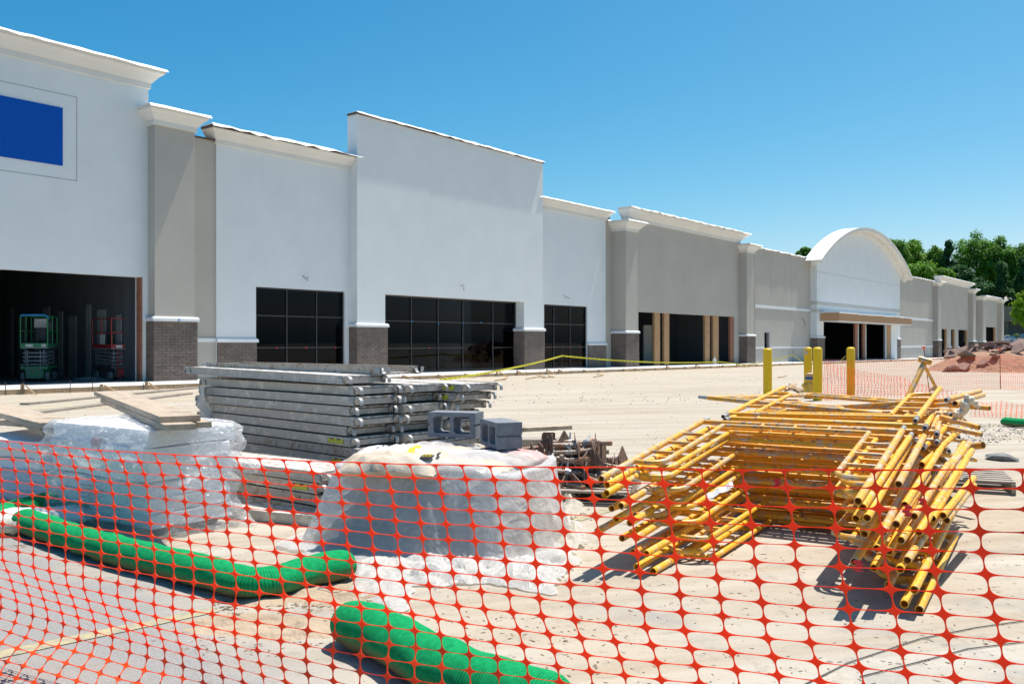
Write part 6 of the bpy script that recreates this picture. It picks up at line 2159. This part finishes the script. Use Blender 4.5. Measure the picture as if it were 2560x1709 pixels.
M_carw = mat('white_car_paint', (0.72,0.73,0.74), rough=.25, spec=.6)
M_cars = mat('silver_car_paint', (0.48,0.50,0.52), rough=.3, spec=.6)
M_cglass = mat('dark_car_glass', (0.02,0.035,0.05), rough=.08, spec=.8)
M_rub = mat('black_rubber', (0.02,0.02,0.02), rough=.8)
M_tail = mat('red_tail_lamp', (0.40,0.02,0.02), rough=.3)
M_lampw = mat('clear_headlamp', (0.7,0.72,0.75), rough=.15)
def car(pos, yaw, suv, paint, label):
    m = Matrix.Translation(pos) @ Matrix.Rotation(yaw, 4, 'Z')
    t = empty('parked_car', m, label, 'car', 'cars parked beyond the grass bank')
    h = 1.75 if suv else 1.45; L = 4.7; W = 1.85
    # side profile in (y, z), swept across x with narrowing at roof
    if suv: lo = [(-2.3,.35),(-2.35,.7),(-2.25,1.0),(-1.3,1.1),(-.7,1.68),(.2,1.75),(1.9,1.68),(2.25,1.05),(2.32,.7),(2.28,.35)]
    else: lo = [(-2.3,.3),(-2.35,.6),(-2.2,.82),(-1.2,.98),(-.45,1.38),(.25,1.45),(1.0,1.36),(1.75,1.02),(2.3,.95),(2.35,.6),(2.3,.3)]
    b = MB(m); n = len(lo)
    secs = [(-W/2, .0), (-W/2+.02, .0), (-W/2+.16, 1), (W/2-.16, 1), (W/2-.02, 0), (W/2, 0)]
    for (x, full) in secs:
        for (y, z) in lo:
            beltz = 1.0
            zz = z if full else min(z, beltz)
            b.v.append(Vector((x, y*(1 if full else .985), zz)))
    for i in range(len(secs)-1):
        for k in range(n-1):
            b.f.append((i*n+k, i*n+k+1, (i+1)*n+k+1, (i+1)*n+k)); b.m.append(0)
        b.f.append((i*n+n-1, i*n, (i+1)*n, (i+1)*n+n-1)); b.m.append(0)
    b.f.append(tuple(range(n))[::-1]); b.m.append(0); b.f.append(tuple((len(secs)-1)*n+k for k in range(n))); b.m.append(0)
    b.build('body', paint, t, smooth=30)
    gw = W/2-.22
    fz0, fz1, fy0, fy1 = (1.14, 1.60, -1.22, -.80) if suv else (1.02, 1.34, -1.12, -.52)
    b = MB(m); b.add([(-gw-.05,fy0-.04,fz0),(gw+.05,fy0-.04,fz0),(gw,fy1-.04,fz1),(-gw,fy1-.04,fz1)], [(0,1,2,3)]); b.build('windscreen', M_cglass, t)
    ry0, ry1 = (2.26, 1.98) if suv else (1.70, 1.08)
    b = MB(m); b.add([(-gw,ry0+.03,1.14 if suv else 1.06),(gw,ry0+.03,1.14 if suv else 1.06),(gw-.05,ry1+.04,1.58 if suv else 1.33),(-gw+.05,ry1+.04,1.58 if suv else 1.33)], [(3,2,1,0)]); b.build('rear_window', M_cglass, t)
    for s in (-1, 1):
        b = MB(m); x = s*(W/2-.075)
        b.add([(s*(W/2-.015),-1.0,1.02),(s*(W/2-.015),1.5,1.02),(s*(W/2-.135),1.0,h-.12),(s*(W/2-.135),-.5,h-.12)], [(0,1,2,3) if s > 0 else (3,2,1,0)]); b.build('side_window', M_cglass, t)
        b = MB(m); b.cbox((s*.68,-2.33,.66),(.34,.06,.13)); b.build('headlight', M_lampw, t)
        b = MB(m); b.cbox((s*.74,2.31,1.0 if suv else .82),(.22,.08,.22)); b.build('tail_light', M_tail, t)
        b = MB(m); b.cbox((s*(W/2+.08),-.75,1.02),(.16,.10,.12)); b.build('wing_mirror', paint, t)
        for y in (-1.4, 1.4):
            b = MB(m); b.lathe([(.2,-.1),(.33,-.1),(.33,.1),(.2,.1)], 18, Matrix.Translation((s*(W/2-.09), y, .33)) @ Matrix.Rotation(R(90), 4, 'Y')); wt = b.build('wheel', M_rub, t)
            b = MB(m); b.lathe([(.2,-.11),(.2,.11)], 12, Matrix.Translation((s*(W/2-.09), y, .33)) @ Matrix.Rotation(R(90), 4, 'Y')); b.build('rim', M_steel, wt)
    b = MB(m); b.cbox((0,-2.35,.45),(1.0,.05,.16)); b.build('grille', M_rub, t)
car(Vector((P(2521,0,168).x, 168, 1.11)), R(22), False, M_carw, 'white sedan facing us beyond the grass bank')
car(Vector((P(2566,0,167).x, 167, 1.11)), R(172), True, M_cars, 'silver sport utility car seen from behind at the right edge')
car(Vector((P(2625,0,169).x, 169, 1.11)), R(170), False, M_carw, 'white sedan seen from behind outside the right edge')

# ---------------------------------------------------------------- green filter socks
def sock_mat():
    n = NT('green_knit_sock'); uv = n.n('ShaderNodeUVMap'); s = n.sep(uv.outputs[0])
    v = n.obj(); nz = n.noise(v, 2.5, 3)
    ph = n.math('ADD', n.math('MULTIPLY', s[0], 1.0), n.math('MULTIPLY', nz, .05))
    w1 = n.math('SINE', n.math('MULTIPLY', ph, 2*math.pi/.012))
    w2 = n.math('SINE', n.math('MULTIPLY', s[1], 2*math.pi*46))
    k = n.math('MULTIPLY_ADD', n.math('MULTIPLY', w1, n.math('MULTIPLY_ADD', w2, .35, .65)), .22, n.noise(v, 38, 4, .7))
    c = n.ramp(k, [(.2, (0.0,0.14,0.04)), (.5, (0.002,0.26,0.08)), (.8, (0.006,0.36,0.12))])
    # mud on the underside, shape of its own
    gp = n.sep(n.obj())
    mud = n.math('MULTIPLY', n.math('MULTIPLY_ADD', gp[2], -20.0, .25, clamp=True), n.math('MULTIPLY_ADD', n.noise(v, 1.3, 5, .65), 7, -2.75, clamp=True))
    c = n.mixc(n.math('MULTIPLY', mud, .85), c, (0.17,0.115,0.06))
    n.b.inputs['Specular IOR Level'].default_value = .15
    n.set(Base_Color=c, Roughness=.9); n.bump(w1, .3, .002)
    return n.m
M_sock = sock_mat()
def sock(pts_px, r_, label, seed, h=None, rend=.75):
    P3 = []
    for (u, v) in pts_px:
        g_ = G(u, v, r_*.85); P3.append(g_)
    # resample smoothly
    L = [0]
    for i in range(1, len(P3)): L.append(L[-1]+(P3[i]-P3[i-1]).length)
    tot = L[-1]; N = int(tot/.02); n = 26
    def cr(i, t):
        p0 = P3[max(0, i-1)]; p1 = P3[i]; p2 = P3[min(len(P3)-1, i+1)]; p3 = P3[min(len(P3)-1, i+2)]
        return .5*((2*p1)+(-p0+p2)*t+(2*p0-5*p1+4*p2-p3)*t*t+(-p0+3*p1-3*p2+p3)*t**3)
    vs = []; fs = []; uvs = []
    for k in range(N+1):
        d = tot*k/N; i = 0
        while i < len(L)-2 and d > L[i+1]: i += 1
        t = (d-L[i])/(L[i+1]-L[i])
        c = cr(i, t); c2 = cr(i, min(1, t+.02)); tg = (c2-cr(i, max(0, t-.02))).normalized()
        sd = tg.cross(Vector((0,0,1))).normalized(); up = sd.cross(tg)
        e = min(d, tot-d)
        q = 1.0 if e > .12 else math.sqrt(max(0.0, 1-(1-e/.12)**2))*.98+.02
        rr = r_*q*(1+.13*noise.noise(Vector((d*1.6, seed, 1)))+.08*noise.noise(Vector((d*7, seed, 2))))
        for j in range(n):
            a = 2*math.pi*j/n
            x, y = math.cos(a)*1.12, math.sin(a)*.92
            if y < -.62: y = -.62-(-.62-y)*.4
            rq = rr*(1+.06*noise.noise(Vector((d*6, math.cos(a)*1.6, math.sin(a)*1.6+seed))))
            vs.append(c + sd*x*rq + up*y*rq); uvs.append((d, j/n))
    for k in range(N):
        for j in range(n):
            j2 = (j+1) % n
            fs.append((k*n+j, k*n+j2, (k+1)*n+j2, (k+1)*n+j))
    fs.append(tuple(range(n))[::-1]); fs.append(tuple(N*n+j for j in range(n)))
    me = bpy.data.meshes.new('filter_sock'); o0 = P3[0].copy()
    me.from_pydata([tuple(v-o0) for v in vs], [], fs)
    ul = me.uv_layers.new(name='UVMap')
    for poly in me.polygons:
        for li in poly.loop_indices: ul.data[li].uv = uvs[me.loops[li].vertex_index]
    me.materials.append(M_sock); me.polygons.foreach_set('use_smooth', [True]*len(me.polygons))
    o = bpy.data.objects.new('filter_sock', me); o.location = o0; col.objects.link(o)
    tag(o, label, 'filter sock', 'green filter socks')
sock([(55, 1298), (110, 1318), (200, 1348), (320, 1382), (430, 1408), (540, 1436), (610, 1455), (680, 1452), (760, 1432), (878, 1405)], .095, 'long green mesh sock bending in front of the foam bundles and the sheet', 3)
sock([(838, 1552), (900, 1562), (985, 1598), (1080, 1652), (1180, 1695), (1300, 1735), (1420, 1770)], .112, 'green mesh sock nearest to us running out of the frame at the bottom', 8)
sock([(-120, 1320), (-20, 1296), (70, 1268), (150, 1258), (230, 1285)], .095, 'green mesh sock at the left edge behind the white sack', 13)
sock([(2506, 1053), (2550, 1057), (2640, 1062)], .09, 'green mesh sock far away at the right edge', 17)
# sack by the left edge
g1 = G(95, 1325)
m_ = Matrix.Translation(g1+Vector((.0,.05,.02))) @ Matrix.Rotation(R(14), 4, 'Z') @ Matrix.Diagonal((1.15, .9, 1.0, 1))
o = bpy.data.objects.new('sack', sack_mesh(M_sackw, seed=7)); col.objects.link(o); o.matrix_world = m_
tag(o, 'flattened white and grey sack on the ground between the two left green socks', 'sack')
o = bpy.data.objects.new('sack', sack_mesh(M_creamtarp, L=.25, W=.2, Hh=.09, seed=9)); col.objects.link(o); o.matrix_world = Matrix.Translation(G(30, 1335)+Vector((0,0,.02)))
tag(o, 'crumpled cream paper at the left edge beside the white sack', 'paper')
g2 = G(185, 1305)
bt_ = MB(); bt_.tube([g2+Vector((-.1,0,.05)), g2+Vector((.12,.05,.05))], .045, 10); bt_.build('paper_roll', M_blk, None, smooth=35, label='short dark roll with yellow print beside the white sack', cat='roll')

# painted bay lines
M_paint = mat('worn_yellow_road_paint', (0.42,0.36,0.20), (0.27,0.25,0.20), 16, .9, .2, 30, .003, world=True)
def painted(a, b_, w_):
    A_, B_ = G(*a), G(*b_); d = (B_-A_); n_ = Vector((-d.y, d.x, 0)).normalized()*w_/2
    b = MB(); b.add([A_-n_+Vector((0,0,.004)), B_-n_+Vector((0,0,.004)), B_+n_+Vector((0,0,.004)), A_+n_+Vector((0,0,.004))], [(0,1,2,3)])
    b.build('painted_line', M_paint, kind='structure')
painted((-150, 1668), (540, 1523), .10)
painted((1440, 1300), (1560, 1262), .10)
# cables
M_cable = mat('dark_cable', (0.10,0.09,0.08), rough=.6)
for k, pts in enumerate((((1990, 1720), (2120, 1655), (2300, 1595), (2440, 1567), (2600, 1545)), ((2150, 1690), (2300, 1652), (2420, 1620), (2600, 1598)))):
    b = MB(); b.tube([G(u, v, .006) for u, v in pts], .0028, 5); b.build('cable', M_cable, None, smooth=True, label=['thin dark cable trailing across the ground at the lower right', 'second thin cable nearer to us at the lower right'][k], cat='cable')
# steel spring clips by the sock
b = MB(); g_ = G(780, 1480)
for q in range(2):
    pts = [g_+Vector((.022*i-.06, .012*math.sin(i*1.3)+.03*q, .012+.012*abs(math.sin(i*.9)))) for i in range(9)]
    b.tube(pts, .003, 5)
b.build('wire_clip', M_steel, None, label='bent steel wire clip on the ground under the end of the long sock', cat='wire clip')

# ---------------------------------------------------------------- litter on the ground
M_chip = mat('brown_wood_chips', (0.26,0.17,0.10), (0.10,0.07,0.045), 5, .95)
M_peb = mat('grey_pebbles', (0.30,0.275,0.25), (0.16,0.15,0.14), 6, .95)
def scatter(name, mtl, areas, label, cat, flat=.3, elong=1.0):
    b = MB(); r_ = random.Random(sum(map(ord, name)))
    for (u0, v0, u1, v1, n, smin, smax) in areas:
        for _ in range(n):
            u, v = r_.uniform(u0, u1), v0+(v1-v0)*r_.random()
            cl = noise.noise(Vector((u*.012, v*.02, 3)))
            if cl < -.12 and r_.random() < .85: continue
            g_ = G(u, v); g_.z -= .002
            s = r_.uniform(smin, smax); a = r_.uniform(0, 6.28)
            ax = Vector((math.cos(a), math.sin(a), r_.uniform(-.2, .2)))*s*elong; ay = Vector((-math.sin(a), math.cos(a), 0))*s/elong; az = Vector((0, 0, s*flat))
            c = g_ + az*.5
            vs = [c-ax-ay-az*.5, c+ax*r_.uniform(.6,1)-ay-az*.5, c+ax+ay*r_.uniform(.5,1)-az*.5, c-ax*r_.uniform(.6,1)+ay-az*.5, c-ax*.6-ay*.6+az, c+ax*.6-ay*.5+az*r_.uniform(.6,1.3), c+ax*.5+ay*.5+az, c-ax*.5+ay*.6+az*r_.uniform(.6,1.3)]
            b.add(vs, [(0,3,2,1),(4,5,6,7),(0,1,5,4),(1,2,6,5),(2,3,7,6),(3,0,4,7)])
    b.build(name, mtl, None, kind='stuff', label=label, cat=cat, at=(0, 3, 0))
scatter('wood_chips', M_chip, [(520, 1440, 900, 1560, 1300, .003, .014), (440, 1520, 860, 1640, 350, .003, .010), (140, 1370, 620, 1480, 200, .003, .009), (0, 1340, 120, 1370, 90, .004, .012), (820, 1480, 980, 1570, 420, .003, .012), (1000, 1540, 1500, 1709, 420, .003, .011), (1400, 1500, 2560, 1709, 420, .003, .010), (1480, 1360, 2560, 1500, 260, .003, .011)], 'brown wood chips and bark scattered over the dusty ground', 'wood chips', .25, 1.7)
scatter('pebbles', M_peb, [(0, 1000, 2560, 1130, 700, .004, .012), (1100, 935, 1900, 1010, 500, .008, .020), (600, 1350, 2560, 1709, 300, .002, .007), (2380, 1060, 2560, 1110, 400, .006, .016), (1350, 1090, 1900, 1300, 160, .004, .012)], 'small grey stones scattered over the lot', 'pebbles', .6)
# small dirt banks that show at the sock ends
M_dirt = mat('tan_dirt', (0.44,0.34,0.235), (0.34,0.255,0.17), 4, .95, .9, 25, .02, world=True)
for k, (u, v, sx, sy) in enumerate(((720, 1485, .60, .26), (610, 1560, .34, .2), (880, 1500, .28, .16), (740, 1570, .35, .2))):
    c = G(u, v); bm = MB(); N = 26
    for j in range(N+1):
        for i in range(N+1):
            x, y = (2*i/N-1), (2*j/N-1); e = max(0, 1-x*x-y*y)
            bm.v.append(c+Vector((x*sx, y*sy, -.004+.034*e*(.55+1.0*noise.noise(Vector((x*3, y*3, k)))))))
    for j in range(N):
        for i in range(N): bm.f.append((j*(N+1)+i, j*(N+1)+i+1, (j+1)*(N+1)+i+1, (j+1)*(N+1)+i)); bm.m.append(0)
    bm.build('dirt', M_dirt, kind='stuff', smooth=True, label='low patch of tan dirt on the asphalt near the sock ends', cat='dirt')

# ---------------------------------------------------------------- the orange net in front of us
ctl = {
 0: [(17.9,1102.6),(24.4,1122),(32.2,1148),(38.7,1175.6),(44.1,1204.5),(46.2,1231.3),(46.6,1258.5),(46.4,1287.9),(45.5,1316.3),(45.5,1346),(44.9,1378.2),(47.3,1408),(56.8,1436),(65.8,1460.8),(73.9,1486.8),(79.3,1510.7),(81.4,1538.2),(76.3,1566),(65.8,1592.4),(43.4,1619.3),(18,1654)],
 6: [(250.3,1124),(260,1147.3),(269.7,1175.6),(276.5,1204.5),(281.6,1232.8),(285.9,1264.8),(288.7,1295.3),(290.2,1327.3),(293.7,1357.3),(294.6,1389.6),(295.5,1422.5),(294.6,1457.8),(295.5,1490.7),(302.1,1519.7),(310.5,1548),(318.6,1573.5),(324.6,1601.3),(323.1,1630.4),(315.6,1661.8),(297.6,1693.2)],
 12: [(536,1140.8),(545.3,1165.8),(553.6,1198),(558.7,1230.8),(562.6,1263.6),(567,1296.8),(570,1329.7),(577.3,1366.2),(581.8,1398.5),(587.8,1432.9),(590.8,1470.9),(586.9,1509.8),(585.4,1544.5),(585.7,1580.1),(587.8,1613.3),(595.3,1643.8),(602.7,1672.2),(608.7,1703.7)],
 18: [(896.9,1156.7),(909,1188),(913.7,1222.3),(919.8,1260),(924.5,1295.6),(929.9,1332),(933.3,1371.1),(940.1,1409.3),(945.2,1446),(953.7,1485.9),(968.4,1525.4),(972.5,1565.9),(972.5,1607.8),(967.4,1647),(967.4,1688.9)],
 24: [(1298.5,1165.8),(1309.6,1201.5),(1317,1241.4),(1321.7,1282.2),(1327.8,1324.3),(1333.5,1366),(1340.3,1408.6),(1343.7,1451.2),(1348.1,1493.7),(1353.9,1538),(1369.3,1584),(1381.2,1625.9),(1391.4,1667.4),(1398,1706.6)],
 30: [(1854.3,1174),(1861.7,1214.6),(1871.6,1263),(1878,1310.9),(1883,1356.8),(1887.9,1403.7),(1895.3,1452.1),(1903.7,1502.5),(1911.1,1547.9),(1918.5,1593.8),(1932,1640),(1943,1688)],
 36: [(2556,1174),(2564,1223),(2572,1275),(2578,1332),(2586,1386),(2601,1441),(2616,1499),(2630,1556),(2640,1612),(2648,1670)]}
ectl = {0: [(0,0),(10,0),(16,.03),(18,.012),(20,-.03),(30,-.15)], 6: [(0,0),(11,.0),(16,.03),(18,.01),(20,-.04),(30,-.15)], 12: [(0,0),(10,0),(14,.01),(17,-.02),(30,-.12)],
        18: [(0,0),(9,0),(11,.01),(14,-.02),(30,-.10)], 24: [(0,0),(9,-.005),(13,-.02),(30,-.10)], 30: [(0,0),(9,-.035),(30,-.10)], 36: [(0,0),(7,-.06),(30,-.14)]}
JM = 27
CP = {}
for k, lst in ctl.items():
    arr = []
    lst = list(lst)
    while len(lst) <= JM:
        du = lst[-1][0]-lst[-3][0]; dv = lst[-1][1]-lst[-3][1]
        lst.append((lst[-1][0]+du/2*.8, lst[-1][1]+dv/2))
    for j in range(JM+1):
        e = 0
        tb = ectl[k]
        for a, b_ in zip(tb, tb[1:]):
            if a[0] <= j <= b_[0]: e = a[1]+(b_[1]-a[1])*(j-a[0])/(b_[0]-a[0])
        Y = 3.6*(1-.0131*k)*(1+e)
        p = P(lst[j][0], lst[j][1], Y)
        arr.append(p)
    # rows that would pass below the ground fold forward and lie on it
    for j in range(1, JM+1):
        if arr[j].z < .012 + .01*((j*7+k) % 3):
            prev = arr[j-1]; arr[j] = Vector((prev.x-.006*(1 if k < 12 else -1), prev.y-.040, .012+.008*((j*5+k) % 4)))
    CP[k] = arr
ks_ = sorted(CP)
for kx in (-6, 42):
    s_ = 0 if kx < 0 else 36; o_ = 6 if kx < 0 else 30
    CP[kx] = [CP[s_][j]*2-CP[o_][j] for j in range(JM+1)]
    for p in CP[kx]: p.z = max(p.z, .012)
ks_ = sorted(CP)
def cr1(p0, p1, p2, p3, t):
    return .5*((2*p1)+(-p0+p2)*t+(2*p0-5*p1+4*p2-p3)*t*t+(-p0+3*p1-3*p2+p3)*t**3)
def colpt(k, j):
    j = max(0.0, min(JM-.001, j)) if j >= 0 else j
    a = CP[k]
    if j < 0: return a[0] + (a[0]-a[1])*(-j)
    i = int(j); t = j-i
    return cr1(a[max(0, i-1)], a[i], a[min(JM, i+1)], a[min(JM, i+2)], t)
def fence_pt(k, j):
    kk = (k+6)/6.0; i = max(0, min(len(ks_)-2, int(math.floor(kk)))); t = kk-i
    g_ = lambda q: colpt(ks_[max(0, min(len(ks_)-1, q))], j)
    p = cr1(g_(i-1), g_(i), g_(i+1), g_(i+2), t)
    # slight local slack of the real net
    d = Vector((noise.noise(Vector((k*.35, j*.4, 1.5))), noise.noise(Vector((k*.35, j*.4, 7.5))), noise.noise(Vector((k*.45, j*.5, 3.5)))))
    p = p + d*.0035
    p.y += .010*noise.noise(Vector((k*.22, j*.30, 11)))
    if p.z < .008: p.z = .008
    return p
tfe = empty('orange_net_fence', fence_pt(18, 26), 'large orange plastic safety net hanging across the whole foreground, its foot curling on the asphalt', 'net fence')
build_net('net', fence_pt, -5, 41, 0, 26, '', '').build('net', M_net, tfe, smooth=40)
